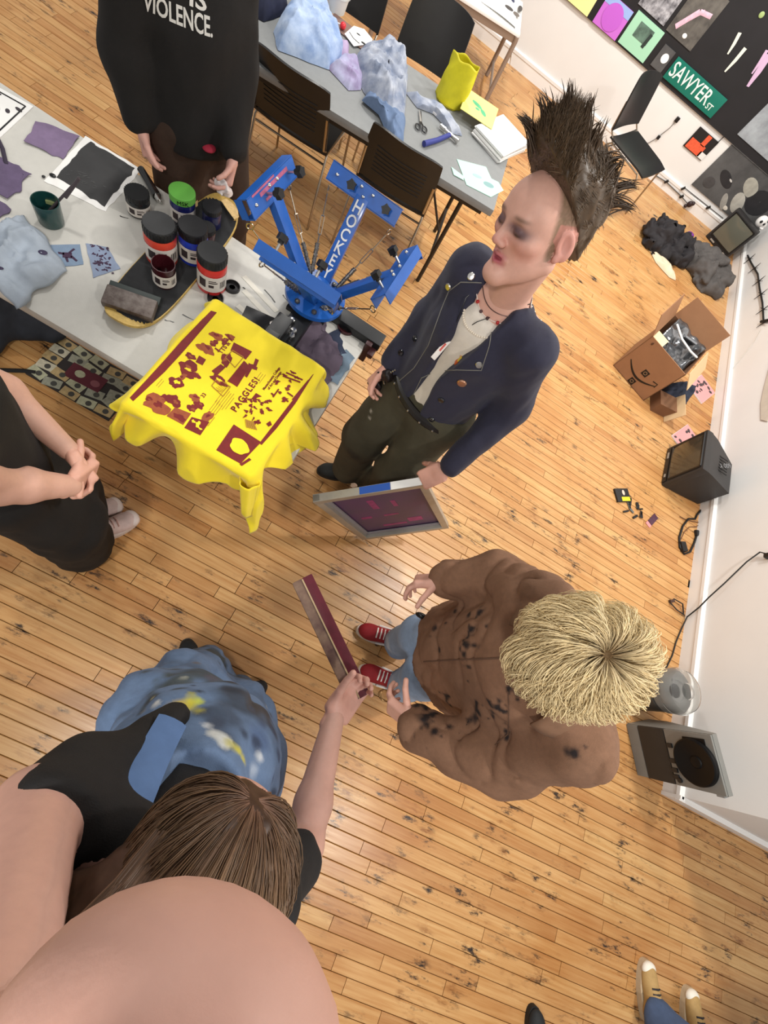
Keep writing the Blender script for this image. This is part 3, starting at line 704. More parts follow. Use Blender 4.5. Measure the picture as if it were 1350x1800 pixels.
for s0, s1, e, w_ in ((-.10, .08, .012, .006), (-.02, .12, .026, .003), (.02, .06, -.012, .004)):
    mb.box(T(yc+side*(s0+s1)/2+d*e+up*.0146), (w_*2, s1-s0, .001), rz(PI) @ np.stack([d, side, np.cross(d, side)], 1))
mb.obj('pink_ink_smear', M('pink_ink', (176, 96, 128), .6, var=.2, vs=90), yo, smooth=False)
arm, T, A, B, d, side, up, yo, yc = arms[3]
mb = MB()
for s0 in (.02, -.03): mb.box(T(yc-d*.034+side*s0+up*.0), (.001, .032, .014), rz(-PI/2) @ np.stack([d, side, np.cross(d, side)], 1))
mb.obj('pale_sticker', M('pale_sticker', (150, 170, 205), .6), yo, smooth=False)
# platen (shirt board)
PZ = .868; PX0, PX1, PY0, PY1 = -.605, -.19, .585, 1.075
mb = MB(); mb.box(((PX0+PX1)/2, (PY0+PY1)/2, PZ-.012), (PX1-PX0, PY1-PY0, .018), None, .004);
mb.box((-.39, .80, PZ-.03), (.05, .45, .02), None, .004)
o = mb.obj('platen', M('platen_grey', (150, 152, 150), .5)); o.parent = press; o.matrix_parent_inverse = Matrix.Translation((-HX, -HY, -ZT))
o = MB().box((-.40, 1.13, PZ-.03), (.06, .18, .025), None, .004).box((-.40, 1.10, .81), (.05, .05, .09), None, .004).obj('platen_arm', M('press_black', (26, 27, 29)), press); o.matrix_parent_inverse = Matrix.Translation((-HX, -HY, -ZT))

# ------------------------------------------------------------------ yellow t-shirt pulled over the platen
yel = M('yellow_cotton', (246, 222, 40), .85, var=.05, vs=10, bump=.25, bs=700, sheen=.2)
maroon = M('maroon_ink', (122, 28, 28), .65, var=.18, vs=60)
shirt = thing('t_shirt', 'bright yellow t-shirt stretched on the platen with dark red print', 't-shirt', (-.40, .82, .74))
SI = Matrix.Translation((.40, -.82, -.74))
nu, nv = 110, 110
cx_, cy_ = (PX0+PX1)/2, (PY0+PY1)/2; hx, hy = (PX1-PX0)/2+.006, (PY1-PY0)/2+.006
uu = np.linspace(-hx-.24, hx+.24, nu); vv = np.linspace(-hy-.22, hy+.12, nv); U, Vv = np.meshgrid(uu, vv, indexing='ij')
ox = np.clip(np.abs(U)-hx, 0, None)*np.sign(U); oy = np.clip(np.abs(Vv)-hy, 0, None)*np.sign(Vv)
th_ = np.arctan2(Vv, U)
# how far the cloth reaches past the board, by side
reach = np.where(U > 0, .13, .075); reachy = np.where(Vv > 0, .07, .125)
sx_ = np.clip(np.abs(ox)/.24, 0, 1)*reach; sy_ = np.clip(np.abs(oy)/.22, 0, 1)*reachy
sx_ = sx_*(1+.25*np.sin(Vv*17+1)+.15*np.sin(Vv*41)); sy_ = sy_*(1+.25*np.sin(U*15)+.18*np.sin(U*37+1))
s_ = np.sqrt(sx_**2+sy_**2)
dirx = np.where(s_ > 1e-9, sx_*np.sign(U)/np.maximum(s_, 1e-9), 0); diry = np.where(s_ > 1e-9, sy_*np.sign(Vv)/np.maximum(s_, 1e-9), 0)
rc = .02
outw = np.where(s_ < rc*1.57, rc*np.sin(np.clip(s_/rc, 0, 1.57)), rc+(s_-rc*1.57)*.24); drop = np.where(s_ < rc*1.57, rc*(1-np.cos(np.clip(s_/rc, 0, 1.57))), rc+(s_-rc*1.57)*.97)
rip = np.clip(s_-.02, 0, .12)*.42*np.sin(th_*13+2.2*np.sin(th_*3)); outw = outw+np.clip(rip, -.03, .03)
G = np.stack([cx_+np.clip(U, -hx, hx)+dirx*outw, cy_+np.clip(Vv, -hy, hy)+diry*outw, PZ+.004-drop], -1)
# near-right corner: a sleeve hangs down in a point; right side: open sleeve flares out
cor = np.clip((ox/.24), 0, 1)*np.clip((-oy/.22), 0, 1); G[..., 2] -= .16*cor**.7; G[..., 0] += .03*cor; G[..., 1] -= .03*cor
fl = np.clip(ox/.24, 0, 1)*np.exp(-((Vv-.03)/.12)**2); G[..., 0] += .05*fl; G[..., 2] += .02*fl
cl = np.clip((-ox/.24), 0, 1)*np.clip((-oy/.22), 0, 1); G[..., 2] += .03*cl
flat = s_ < .004
G[..., 2] += np.where(flat, .0012*vnoise(G, 16, 3), .004*vnoise(G, 22, 4))
mb = MB(); mb.grid(G, -.002); o = mb.obj('cotton_body', yel, shirt, ang=None); o.matrix_parent_inverse = SI
# inside of the open sleeve on the right
mb = MB(); pts = [(-.165, .72, .775), (-.115, .70, .70), (-.105, .84, .70), (-.13, .93, .745)]
U2, V2 = np.meshgrid(np.linspace(0, 1, 16), np.linspace(0, 2*PI, 26), indexing='ij')
G2 = np.stack([-.185+.075*U2+.022*np.cos(V2)*(1+.3*U2)+.02*U2*np.sin(V2*2), .845+.105*np.sin(V2)*(1-.1*U2), .83-.115*U2+.012*np.cos(V2)+.01*np.sin(V2*3)*U2], -1)
mb.grid(G2, .0025); o = mb.obj('sleeve', yel, shirt, ang=None); o.matrix_parent_inverse = SI
U2, V2 = np.meshgrid(np.linspace(0, 1, 16), np.linspace(0, 2*PI, 26), indexing='ij')
G2 = np.stack([-.18+.035*U2+.035*np.cos(V2)*(1+.25*np.sin(V2*3))*(1-.35*U2), .565-.045*U2+.030*np.sin(V2)*(1-.3*U2), .845-.16*U2-.02*np.cos(V2)*U2], -1)
mb = MB(); mb.grid(G2, .0025); o = mb.obj('sleeve', yel, shirt, ang=None); o.matrix_parent_inverse = SI
# ---- the print: flat shapes laid on the cloth.  p(a,b): a along the text (+Y), b = letter up (-X)
PT = PZ+.0072
pr = MB(); thin = MB(); fade_ = MB()
_lift = [0.0]
def poly_on(mb, pts, lift=0.0):
    _lift[0] += 1.2e-5; lift += _lift[0]; mb.prism([(x, y) for x, y in pts], PT+lift-.0014, PT+lift)
def quadp(px4, mb=pr, lift=0.0):
    P = [wp(x, y, PT)[:2] for x, y in px4]; A_ = sum(P[i][0]*P[(i+1) % len(P)][1]-P[(i+1) % len(P)][0]*P[i][1] for i in range(len(P)))
    poly_on(mb, P if A_ > 0 else P[::-1], lift)
def blobp(x, y, rx_, ry_, seed, mb=pr, rough=.3, lift=0.0, n=22):
    c = wp(x, y, PT)[:2]; r_ = random.Random(seed); k = .95/530.
    ph = [r_.uniform(0, 6) for _ in range(4)]
    pts = []
    for i in range(n):
        a = 2*PI*i/n; f = 1+rough*(.5*math.sin(2*a+ph[0])+.4*math.sin(3*a+ph[1])+.35*math.sin(5*a+ph[2])+.3*math.sin(7*a+ph[3]))
        pts.append((c[0]+rx_*k*f*math.cos(a), c[1]+ry_*k*f*math.sin(a)))
    poly_on(mb, pts, lift)
# long bar with a ragged edge, thin double rule
quadp([(371, 546), (381, 549), (352, 583), (320, 620), (290, 653), (234, 705), (228, 699), (258, 667), (290, 632), (318, 600), (345, 572)])
quadp([(549, 659), (552, 657), (520, 708), (487, 752), (460, 782), (456, 779), (480, 748), (508, 712)])
quadp([(541, 668), (543, 667), (515, 703), (513, 702)]); quadp([(438, 805), (442, 808), (425, 819), (421, 816)])
quadp([(411, 746), (459, 777), (423, 815), (380, 791)])      # dark square with the pale flower
for i, (x, y, a, b_) in enumerate(((362, 613, 15, 11), (335, 626, 10, 8), (331, 648, 17, 17), (322, 662, 6, 8), (345, 660, 8, 5), (309, 673, 14, 12), (276, 710, 22, 17), (290, 699, 9, 6), (305, 704, 14, 10), (343, 700, 12, 9), (350, 712, 8, 8), (338, 717, 9, 10), (364, 733, 8, 13), (385, 668, 17, 11), (398, 632, 10, 14), (381, 591, 14, 10), (395, 600, 6, 8), (376, 603, 8, 9), (405, 592, 8, 6), (262, 701, 6, 5))):
    blobp(x, y, a*(.85 if i % 2 else 1), b_*(.85 if i % 2 else 1), i+3, pr if i % 3 else fade_, .30); blobp(x+rs.uniform(-4, 4), y+rs.uniform(-3, 3), a*.35, b_*.3, i+40, fade_ if i % 3 else pr, .4, .0004)
quadp([(308, 716), (336, 727), (322, 747), (293, 731)], fade_); blobp(316, 734, 10, 6, 71, lift=.0004)
quadp([(337, 733), (368, 742), (352, 765), (324, 752)])
quadp([(411, 602), (443, 618), (432, 632), (405, 616)]); quadp([(400, 670), (408, 674), (436, 641), (429, 634)]); quadp([(408, 674), (417, 680), (440, 644), (436, 641)])
quadp([(350, 625), (362, 632), (356, 642), (344, 636)]); quadp([(372, 652), (388, 640), (396, 646), (381, 660)])
quadp([(430, 661), (434, 664), (447, 641), (441, 640)]); quadp([(437, 638), (453, 646), (451, 651), (436, 643)]); quadp([(449, 630), (455, 633), (448, 650), (443, 648)])
quadp([(300, 668), (315, 663), (322, 672), (316, 681), (303, 680)], lift=.0002)
for k in range(26):      # jumbled cluster right of the title
    blobp(452+rs.uniform(-24, 30), 722+rs.uniform(-24, 24), rs.uniform(1.5, 4.5), rs.uniform(1.5, 5), 60+k, rough=.6, n=10)
quadp([(450, 691), (460, 697), (452, 699), (446, 704), (442, 701)]); quadp([(468, 745), (475, 740), (478, 747), (472, 750)]); quadp([(428, 720), (437, 722), (434, 727)])
for k in range(5): quadp([(431+k*3, 737+k*1), (434+k*3, 738+k), (436+k*4, 752+k), (433+k*4, 751+k)], thin)
for x, y in ((487, 672), (500, 660), (510, 670), (492, 690), (506, 682), (522, 664), (515, 655), (500, 702), (480, 694)): blobp(x, y, rs.uniform(3, 7), rs.uniform(2, 6), int(x), rough=.6, n=14)
for a, b_ in (((500, 662), (528, 672)), ((505, 690), (515, 697)), ((480, 698), (490, 684)), ((497, 700), (507, 706)), ((503, 655), (532, 668)), ((398, 588), (408, 599)), ((378, 612), (386, 618))):
    dx, dy = b_[0]-a[0], b_[1]-a[1]; l = math.hypot(dx, dy); nx, ny = -dy/l*1.2, dx/l*1.2; quadp([(a[0]+nx, a[1]+ny), (b_[0]+nx, b_[1]+ny), (b_[0]-nx, b_[1]-ny), (a[0]-nx, a[1]-ny)])
add_text(pr, 'PAGGLES!', .030, wp(432, 693, PT), (0, 1, 0), (-1, 0, 0), .0005, .0009, spacing=1.25)
add_text(pr, 'Massachusetts College\nof Art and Design', .0125, wp(480, 667, PT), (0, 1, 0), (-1, 0, 0), .0004, .0003)
add_text(pr, '33', .018, wp(358, 695, PT), (0, 1, 0), (-1, 0, 0), .0004, .0004)
add_text(pr, 'TTS & T', .022, wp(397, 608, PT), (0, 1, 0), (-1, 0, 0), .0004, .0006)
o = pr.obj('printed_graphics', maroon, shirt, smooth=False); o.matrix_parent_inverse = SI; o['kind'] = 'stuff'
for (x, y, n_, ln) in ((388, 694, 6, 40), (365, 735, 3, 26), (352, 565, 3, 26), (280, 672, 2, 20), (455, 660, 3, 24), (375, 712, 4, 30)):
    for k in range(n_):
        c = wp(x+k*3.2, y+k*3.0, PT)
        thin.box(c+(0, 0, -.0004), (.0014, ln/530*(.7+.3*rs.random()), .0008))
for q in ([(372, 678), (382, 665), (405, 680), (392, 697)], [(396, 628), (409, 616), (428, 628), (413, 646)]):
    for i in range(4):
        a, b_ = np.array(q[i]), np.array(q[(i+1) % 4]); dd = b_-a; l = np.linalg.norm(dd); nn = np.array((-dd[1], dd[0]))/l*.6; quadp([tuple(a+nn), tuple(b_+nn), tuple(b_-nn), tuple(a-nn)], thin)
for k in range(7): quadp([(376+k*3.4, 680-k*1.9+3), (377+k*3.4, 681-k*1.9+3), (390+k*2, 690-k*1.5), (389+k*2, 689-k*1.5)], thin)
o = fade_.obj('faded_graphics', M('faded_maroon_ink', (158, 80, 46), .7, var=.2, vs=70), shirt, smooth=False); o.matrix_parent_inverse = SI; o['kind'] = 'stuff'
o = thin.obj('fine_print', M('ochre_ink', (176, 128, 44), .7), shirt, smooth=False); o.matrix_parent_inverse = SI; o['kind'] = 'stuff'
fl_ = MB(); blobp(421, 785, 17, 15, 99, fl_, .12, .0004, 30)
blobp(348, 746, 4, 6, 5, fl_, .4, .0004); blobp(340, 741, 3, 3, 7, fl_, .4, .0004); blobp(352, 754, 3, 2, 8, fl_, .4, .0004); blobp(385, 668, 5, 3, 8, fl_, .4, .0004); blobp(331, 650, 5, 3, 18, fl_, .4, .0004); blobp(311, 672, 5, 4, 28, fl_, .4, .0004)
o = fl_.obj('unprinted_patch', yel, shirt, smooth=False); o.matrix_parent_inverse = SI
# ------------------------------------------------------------------ stacking chairs
chair_pl = M('chair_black_plastic', (30, 29, 29), .36, var=.12, vs=8, bump=.08, bs=350)
def make_chair(label):
    t = thing('stacking_chair', label, 'chair', (0, 0, 0), 0, 'black stacking chairs')
    nx, ny = 15, 15
    U, Vv = np.meshgrid(np.linspace(-1, 1, nx), np.linspace(0, 1, ny), indexing='ij')
    wseat = .225-.02*Vv
    G = np.stack([U*wseat, -.21+.44*Vv, .455-.018*(1-U**2)*np.sin(Vv*PI)+.012*U**2-.035*np.clip(Vv-.82, 0, 1)**1*3*.6], -1)
    MB().grid(G, .012).obj('seat', chair_pl, t)
    wb = .222-.012*Vv-.0*Vv; bz = .50+.335*Vv
    G = np.stack([U*wb*(1-.05*Vv**4*abs(U)), -.225-.085*Vv-.045*(1-U**2)*(.35+.65*Vv), bz-.02*Vv*U**4], -1)
    bk = MB().grid(G[::-1], .011).obj('backrest', chair_pl, t)
    for k in range(7):
        f = .22+.075*k; P = np.array([(u*.15, -.225-.085*f-.045*(1-u*u*.46)*(.35+.65*f)-.0125, .50+.335*f) for u in np.linspace(-1, 1, 9)])
        MB().tube(P, .0028, 5).obj('back_rib', chair_pl, bk)
    for s_ in (-1, 1):
        MB().tube([(s_*.215, .17, .448), (s_*.222, .20, .42), (s_*.235, .235, .004)], .0075, 8).obj('leg', chrome, t)
        MB().tube([(s_*.215, -.16, .448), (s_*.222, -.19, .42), (s_*.235, -.27, .004)], .0075, 8).obj('leg', chrome, t)
        MB().tube([(s_*.215, .17, .440), (s_*.215, -.16, .440), (s_*.214, -.245, .50), (s_*.207, -.285, .68)], .0075, 8).obj('side_frame', chrome, t)
    MB().tube([(-.218, -.19, .39), (.218, -.19, .39)], .0065, 8).obj('cross_bar', chrome, t)
    return t
ch = make_chair('black stacking chair with ribbed back beside the person in black, pulled to grey table')
ch.location = (-1.105, 2.86, 0); ch.rotation_euler = (0, 0, .05)
dup(ch, (-.48, 2.92, 0), .10, 'black stacking chair behind the blue press with jeans hanging on it')
dup(ch, (-.74, 3.72, 0), PI+.18, 'black stacking chair on far side of grey table nearest yellow bag')
dup(ch, (-1.32, 3.66, 0), PI+.15, 'black stacking chair at top photo edge beyond the grey table')
dup(ch, (.95, 5.10, 0), -PI/2-.45, 'black stacking chair standing alone by the far white wall')

# ------------------------------------------------------------------ things on the grey table
denim_l = M('light_denim', (180, 196, 220), .9, col2=(122, 146, 186), vs=13, bump=.3, bs=500)
denim_g = M('grey_denim', (178, 182, 192), .9, col2=(104, 116, 140), vs=13, bump=.3, bs=500)
denim_m = M('mid_denim', (104, 124, 156), .9, var=.2, vs=14, bump=.3, bs=500)
def heap(name, label, cat, outline, z, hgt, mat, seed, group=None, n=46, rough=1.0, flat=.5, parent=None):
    """cloth lying in folds inside an outline (list of xy), radial grid"""
    P = np.array(outline); c = P.mean(0); m = len(P)
    a = np.linspace(0, m, n*2, endpoint=True); i = np.floor(a).astype(int) % m; f = (a-np.floor(a))[:, None]; f = f*f*(3-2*f)*.5+f*.5
    E = P[i]*(1-f)+P[(i+1) % m]*f
    r = np.linspace(0.02, 1, n//2)
    G2 = c+(E[:, None, :]-c)*r[None, :, None]
    G = np.concatenate([G2, np.zeros(G2.shape[:2]+(1,))], -1)
    G[..., :2] += .012*rough*np.stack([vnoise(G, 18, seed), vnoise(G, 18, seed+5)], -1)*np.clip(1-r, .25, 1)[None, :, None]
    G[-1] = G[0]
    prof = np.clip((1-r**5), 0, 1)[None]
    rg = 1-np.abs(vnoise(G, 11, seed)); rg2 = 1-np.abs(vnoise(G, 26, seed+2))
    G[..., 2] = z+.003+prof*hgt*(flat+(1-flat)*(.65*rg**2+.35*rg2**2))*1.0
    mb = MB(); mb.grid(G[:, ::-1]); o = mb.obj(name, mat, parent, ang=None)
    if label: tag(o, label, cat, group)
    return o
heap('denim_jacket', 'light blue denim jacket heaped on the grey table beside chair', 'jacket', [(-1.335, 2.80), (-1.25, 2.70), (-1.02, 2.83), (-1.03, 3.02), (-1.19, 3.17), (-1.30, 3.29), (-1.36, 3.22), (-1.36, 3.0)], ZT, .14, denim_l, 3, 'clothes on the grey table', flat=.65)
heap('navy_jacket', 'dark navy jacket heaped on the grey table behind person in black', 'jacket', [(-1.60, 2.78), (-1.40, 2.82), (-1.36, 3.02), (-1.44, 3.12), (-1.62, 3.10)], ZT, .10, M('navy_cloth', (30, 34, 56), .9, var=.3, vs=20), 8, 'clothes on the grey table')
heap('folded_jeans', 'grey washed jeans spread over the middle of grey table', 'jeans', [(-.97, 3.0), (-.985, 3.14), (-.93, 3.38), (-.80, 3.40), (-.68, 3.16), (-.56, 2.86), (-.60, 2.75), (-.70, 2.80), (-.82, 2.86)], ZT, .13, denim_g, 14, 'clothes on the grey table')
t = heap('jeans', 'blue and grey jeans leg hanging over the near table edge', 'jeans', [(-.80, 2.86), (-.70, 2.83), (-.56, 2.86), (-.50, 2.70), (-.53, 2.645), (-.60, 2.68), (-.68, 2.76), (-.79, 2.77)], ZT+.012, .07, denim_m, 17, 'clothes on the grey table')
heap('denim_scrap', 'blue grey denim scrap behind the scissors', 'cloth', [(-.66, 3.10), (-.54, 3.19), (-.44, 3.20), (-.27, 3.10), (-.33, 3.06), (-.47, 3.10), (-.56, 3.05)], ZT, .05, denim_g, 24, 'clothes on the grey table')
heap('tie_dye_cloth', 'lilac and white tie dyed cloth between the jacket and jeans', 'cloth', [(-1.03, 2.84), (-1.02, 3.02), (-.98, 3.07), (-.86, 2.95), (-.84, 2.86), (-.88, 2.79)], ZT, .06, M('tie_dye', (176, 180, 206), .9, col2=(138, 120, 158), vs=12), 29, 'clothes on the grey table')
heap('lilac_cloth', 'small lilac cloth beside the light denim jacket', 'cloth', [(-1.12, 3.10), (-1.04, 3.12), (-1.0, 3.02), (-1.04, 2.99), (-1.11, 3.03)], ZT, .035, M('lilac', (168, 150, 180), .9, var=.1, vs=20), 31, 'clothes on the grey table')
# tub with clear lid
t = thing('plastic_tub', 'round white tub with clear lid at the top edge of grey table', 'tub', (-1.235, 3.335, ZT)); MB().lathe([(.05, 0), (.06, .07), (.062, .075)], n=28).obj('tub_body', M('tub_white', (226, 226, 222), .4), t); MB().lathe([(.068, .075), (.068, .083), (.05, .085), (.048, .08), (0, .08)], n=28).obj('tub_lid', M('lid_clear', (206, 208, 206), .15, coat=.5), t)
MB().box((-1.09, 3.23, ZT+.004), (.26, .12, .005), rz(.0), .001).obj('mat_temp', M('brown_board', (118, 92, 82), .7)); tag(bpy.data.objects['mat_temp'], 'brown board lying under the mask shaped paper', 'board'); bpy.data.objects['mat_temp'].name = 'cutting_board'
t = thing('paper_cutout', 'white paper cutout with black spots beside the red bead', 'paper', (-1.04, 3.235, ZT+.009)); MB().prism([(-.06, -.06), (.02, -.10), (.07, .02), (.06, .07), (-.01, .10), (-.06, .06)], 0, .003).obj('paper', paper_w, t, smooth=False)
mb = MB(); mb.ell((.045, -.02, .003), (.018, .01, .001)); mb.obj('black_spot', ink_black, t); MB().ell((-.01, .02, .003), (.014, .007, .001)).obj('black_spot', ink_black, t); MB().tube([(-.05, -.02, .004), (-.01, -.045, .004), (.03, -.05, .004)], .002, 5).obj('ink_line', ink_black, t)
t = thing('red_stopper', 'small red bead with white pin on the brown board', 'bead', (-1.127, 3.20, ZT+.008)); MB().ell((0, 0, .017), (.017, .017, .017)).obj('bead', M('red_gloss', (206, 40, 48), .3), t); MB().tube([(-.015, 0, .016), (-.04, 0, .01)], .003, 6).obj('pin', paper_w, t)
# scissors, knife, hammer
t = thing('scissors', 'scissors with dark ring handles lying open on grey table', 'scissors', (-.495, 2.955, ZT+.004), -2.03)
MB().prism([(0, -.007), (.09, -.004), (.1, .0), (.0, .004)], 0, .003).obj('blade', steel_d, t, smooth=False); MB().prism([(0, -.004), (.1, .001), (.09, .005), (0, .008)], .003, .006, rz(.06)).obj('blade', silver, t, smooth=False)
for s_ in (-1, 1): MB().tube([(-.05+.024*math.cos(a), s_*.02+.014*math.sin(a), .004) for a in np.linspace(0, 2*PI, 18, endpoint=False)], .004, 6, closed=True).obj('handle', M('scissor_grip', (40, 40, 42), .4), t)
for s_ in (-1, 1): MB().tube([(-.03, s_*.014, .004), (.0, 0, .004)], .004, 6).obj('shank', steel_d, t)
bpy.data.objects['scissors'].rotation_euler = (0, 0, 2.0)
t = thing('utility_knife', 'long steel knife lying beside the denim scrap', 'knife', (-.40, 3.10, ZT+.004), -.1); MB().box((-.03, 0, .006), (.10, .022, .012), None, .004).obj('handle', M('pale_grip', (214, 214, 216), .4), t); MB().prism([(.02, -.008), (.10, -.006), (.115, .008), (.02, .009)], .004, .006).obj('blade', silver, t, smooth=False)
t = thing('hammer', 'small hammer with blue handle lying on grey table', 'hammer', (-.345, 2.96, ZT)); MB().tube([(-.065, -.165, .016), (-.02, -.06, .016), (.015, .045, .018)], [.015, .013, .012], 12).obj('handle', M('blue_grip', (48, 56, 128), .5), t); MB().tube([(-.055, .065, .018), (-.02, .06, .018)], [.010, .012], 10).tube([(-.02, .06, .018), (.05, .05, .018), (.075, .045, .018)], [.008, .010, .014], 10).obj('head', silver, t)
# yellow bag
U, Vv = np.meshgrid(np.linspace(0, 2*PI, 40), np.linspace(0, 1, 22), indexing='ij')
rad = .078*(1+.05*np.sin(3*U+Vv*5)+.06*np.sin(5*U-Vv*8))*(1-.25*np.clip(Vv-.7, 0, 1)*2*np.abs(np.sin(U)))
G = np.stack([-.455+rad*np.cos(U)*1.1+.012*Vv, 3.30+rad*np.sin(U)*(.75-.25*Vv), ZT+.215*Vv+.006*np.sin(4*U)*Vv], -1); G[-1] = G[0]
t = thing('yellow_bag', 'crinkled yellow paper bag standing on the grey table', 'bag', (-.455, 3.30, ZT)); o = MB().grid(G, .002).obj('bag_body', M('yellow_paper_bag', (206, 196, 30), .5, var=.15, vs=14), t, ang=None); o.matrix_parent_inverse = Matrix.Translation((.455, -3.30, -ZT))
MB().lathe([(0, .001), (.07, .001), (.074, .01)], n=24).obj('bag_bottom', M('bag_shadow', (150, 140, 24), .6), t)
# papers
t = thing('paper_stack', 'thick stack of white papers at the end of grey table', 'papers', (-.075, 3.285, ZT), .0)
for k in range(9):
    MB().box((rs.uniform(-.006, .006), rs.uniform(-.006, .006), .003+.0058*k), (.235, .30, .0052), rz(-.32+rs.uniform(-.04, .04))).obj('paper_bundle', paper_w if k % 3 else M('grey_paper', (190, 188, 186), .8), t, smooth=False)
t = thing('yellow_paper', 'yellow paper with green painted shape on top of white stack', 'paper', (-.27, 3.335, ZT+.0), 0); MB().box((0, 0, .057), (.215, .225, .002), rz(.15)).obj('sheet', M('yellow_sheet', (236, 226, 128), .8), t, smooth=False)
mb = MB(); mb.ell((-.025, .015, .058), (.04, .018, .0012), rz(-.3)); mb.ell((.03, -.015, .058), (.03, .016, .0012), rz(-.8)); mb.ell((-.01, -.02, .058), (.016, .012, .001)); mb.obj('green_paint', M('green_paint', (84, 172, 124), .7, var=.2, vs=60), t)
mint_m = M('mint_paper', (176, 226, 200), .8)
t = thing('mint_paper', 'mint green paper with pencil marks at corner of grey table', 'paper', (0, 0, 0)); MB().prism([(-.224, 2.892), (-.104, 2.755), (.045, 2.80), (.089, 2.925), (.04, 2.96), (-.005, 2.945), (-.065, 3.005)], ZT+.001, ZT+.0025).obj('sheet', mint_m, t, smooth=False)
MB().ell((-.0, 2.88, ZT+.003), (.035, .02, .0005), rz(.4)).obj('pencil_smudge', M('pencil', (128, 160, 160), .8), t); MB().ell((-.08, 2.88, ZT+.003), (.03, .012, .0005), rz(.4)).obj('pencil_smudge', M('pencil2', (156, 196, 182), .8), t)
MB().prism([(-.225, 2.80), (-.19, 2.755), (-.13, 2.77), (-.14, 2.80), (-.18, 2.80)], ZT+.0026, ZT+.0040).obj('mint_scrap', mint_m, None, smooth=False); tag(bpy.data.objects['mint_scrap'], 'small curled mint paper scrap beside the larger mint sheet', 'paper')

# ------------------------------------------------------------------ low table at the far wall
taupe = M('taupe_metal', (150, 134, 122), .4, .3)
t = thing('low_table', 'low white topped table with taupe frame near the far wall', 'table', (-.40, 5.12, 0), math.atan2(.27, .963))
MB().box((-.55, .25, .535), (1.12, .52, .02), None, .004).obj('tabletop', M('white_laminate', (232, 231, 229), .4), t)
MB().box((-.55, .012, .50), (1.08, .022, .05), None, .004).obj('front_rail', taupe, t); MB().box((-.55, .488, .50), (1.08, .022, .05), None, .004).obj('back_rail', taupe, t)
for x, y in ((0, 0), (0, .5), (-1.1, 0), (-1.1, .5)): MB().tube([(x, y, .005), (x, y, .50), (x-.005 if x == 0 else x+.005, y, .525)], .019, 10).obj('leg', taupe, t)
MB().tube([(0, .02, .12), (0, .48, .12)], .012, 8).obj('stretcher', taupe, t)
mb = MB(); U, Vv = np.meshgrid(np.linspace(0, 1, 20), np.linspace(0, 1, 12), indexing='ij')
G = np.stack([-.36+.42*U-.04*np.clip(U-.75, 0, 1), .10+.42*Vv-.1*U, .5475+.012*np.sin(U*3)-.55*np.clip(U-.74, 0, 1)**1.3*2.2], -1)
pp = thing('drawing_sheet', 'large curling drawing sheet drooping over the low table edge', 'drawing', (-.40, 5.12, 0), math.atan2(.27, .963)); mb.grid(G, -.0015).obj('sheet', paper_w, pp, ang=None)
for i, (x, y, a, b_) in enumerate(((-.12, .23, .04, .03), (-.05, .21, .03, .03), (-.2, .36, .06, .03), (-.02, .33, .02, .05), (-.28, .26, .05, .04), (-.1, .4, .05, .02), (-.26, .44, .05, .02))): MB().ell((x, y, .5615), (a, b_, .003), rz(i)).obj('ink_blot', M('ink_wash_%d' % (i % 3), [(80, 76, 74), (112, 104, 98), (66, 70, 96)][i % 3], .8), pp)

# ------------------------------------------------------------------ far wall: display board and pictures
YW = WY
t = thing('display_board', 'large black display board covering the upper far wall', 'board', (1.1, YW-.012, .6)); MB().box((0, 0, .75), (3.1, .02, 1.5)).obj('panel', M('board_black', (26, 25, 28), .7, var=.25, vs=4), t, smooth=False)
def wall_pic(name, label, cat, x0, x1, z0, z1, col, yoff=.026, th=.008, group='pictures on the black display board', col2=None, vs=6, rough=.6):
    t = thing(name, label, cat, ((x0+x1)/2, YW-yoff, z0), 0, group); MB().box((0, 0, (z1-z0)/2), (x1-x0, th, z1-z0)).obj('sheet', M(name+'_%d_%d' % col[:2], col, rough, col2=col2, vs=vs), t, smooth=False); return t
wp1 = wall_pic('yellow_print', 'pale yellow print at the top edge on the black board', 'print', -.34, -.01, .605, .84, (240, 232, 160))
for k in range(4): MB().ell((-.1+.06*k, -.0045, .12+.03*(k % 2)), (.014, .001, .05), ry(.3*k)).obj('black_mark', ink_black, wp1)
wp2 = wall_pic('purple_print', 'magenta purple print with pale blue top on black board', 'print', .05, .31, .605, .81, (196, 108, 208))
MB().box((0, -.005, .175), (.26, .002, .06)).obj('blue_top', M('sky_print', (150, 174, 226), .6), wp2, smooth=False); MB().lathe([(0, 0), (.09, 0), (.09, .0015), (0, .0015)], (0, -.0065, .1), 24, rx(PI/2)).obj('purple_dome', M('purple_dome', (188, 96, 204), .6), wp2)
wp3 = wall_pic('mint_print', 'mint green print with a dark photograph in its centre', 'print', .335, .63, .615, .84, (160, 210, 180))
MB().box((-.0, -.005, .14), (.15, .002, .10)).obj('photograph', M('print_photo', (108, 140, 124), .6, col2=(60, 76, 70), vs=14), wp3, smooth=False); MB().box((.06, -.0065, .12), (.028, .001, .10), ry(.1)).obj('dark_bar', M('dark_green', (40, 52, 50), .6), wp3, smooth=False)
wp4 = wall_pic('small_grey_print', 'small grey print with a white circle beside the green sign', 'print', .69, .81, .64, .797, (92, 92, 92), col2=(60, 60, 62)); MB().lathe([(0, 0), (.033, 0), (.033, .0015), (0, .0015)], (.012, -.0045, .088), 20, rx(PI/2)).obj('white_circle', paper_w, wp4)
t = thing('street_sign', 'green street sign with white lettering on the far wall', 'sign', (1.142, YW-.034, .635), 0); MB().box((0, 0, .08), (.59, .006, .16), None, .002).obj('sign_panel', M('sign_green', (12, 108, 92), .4), t)
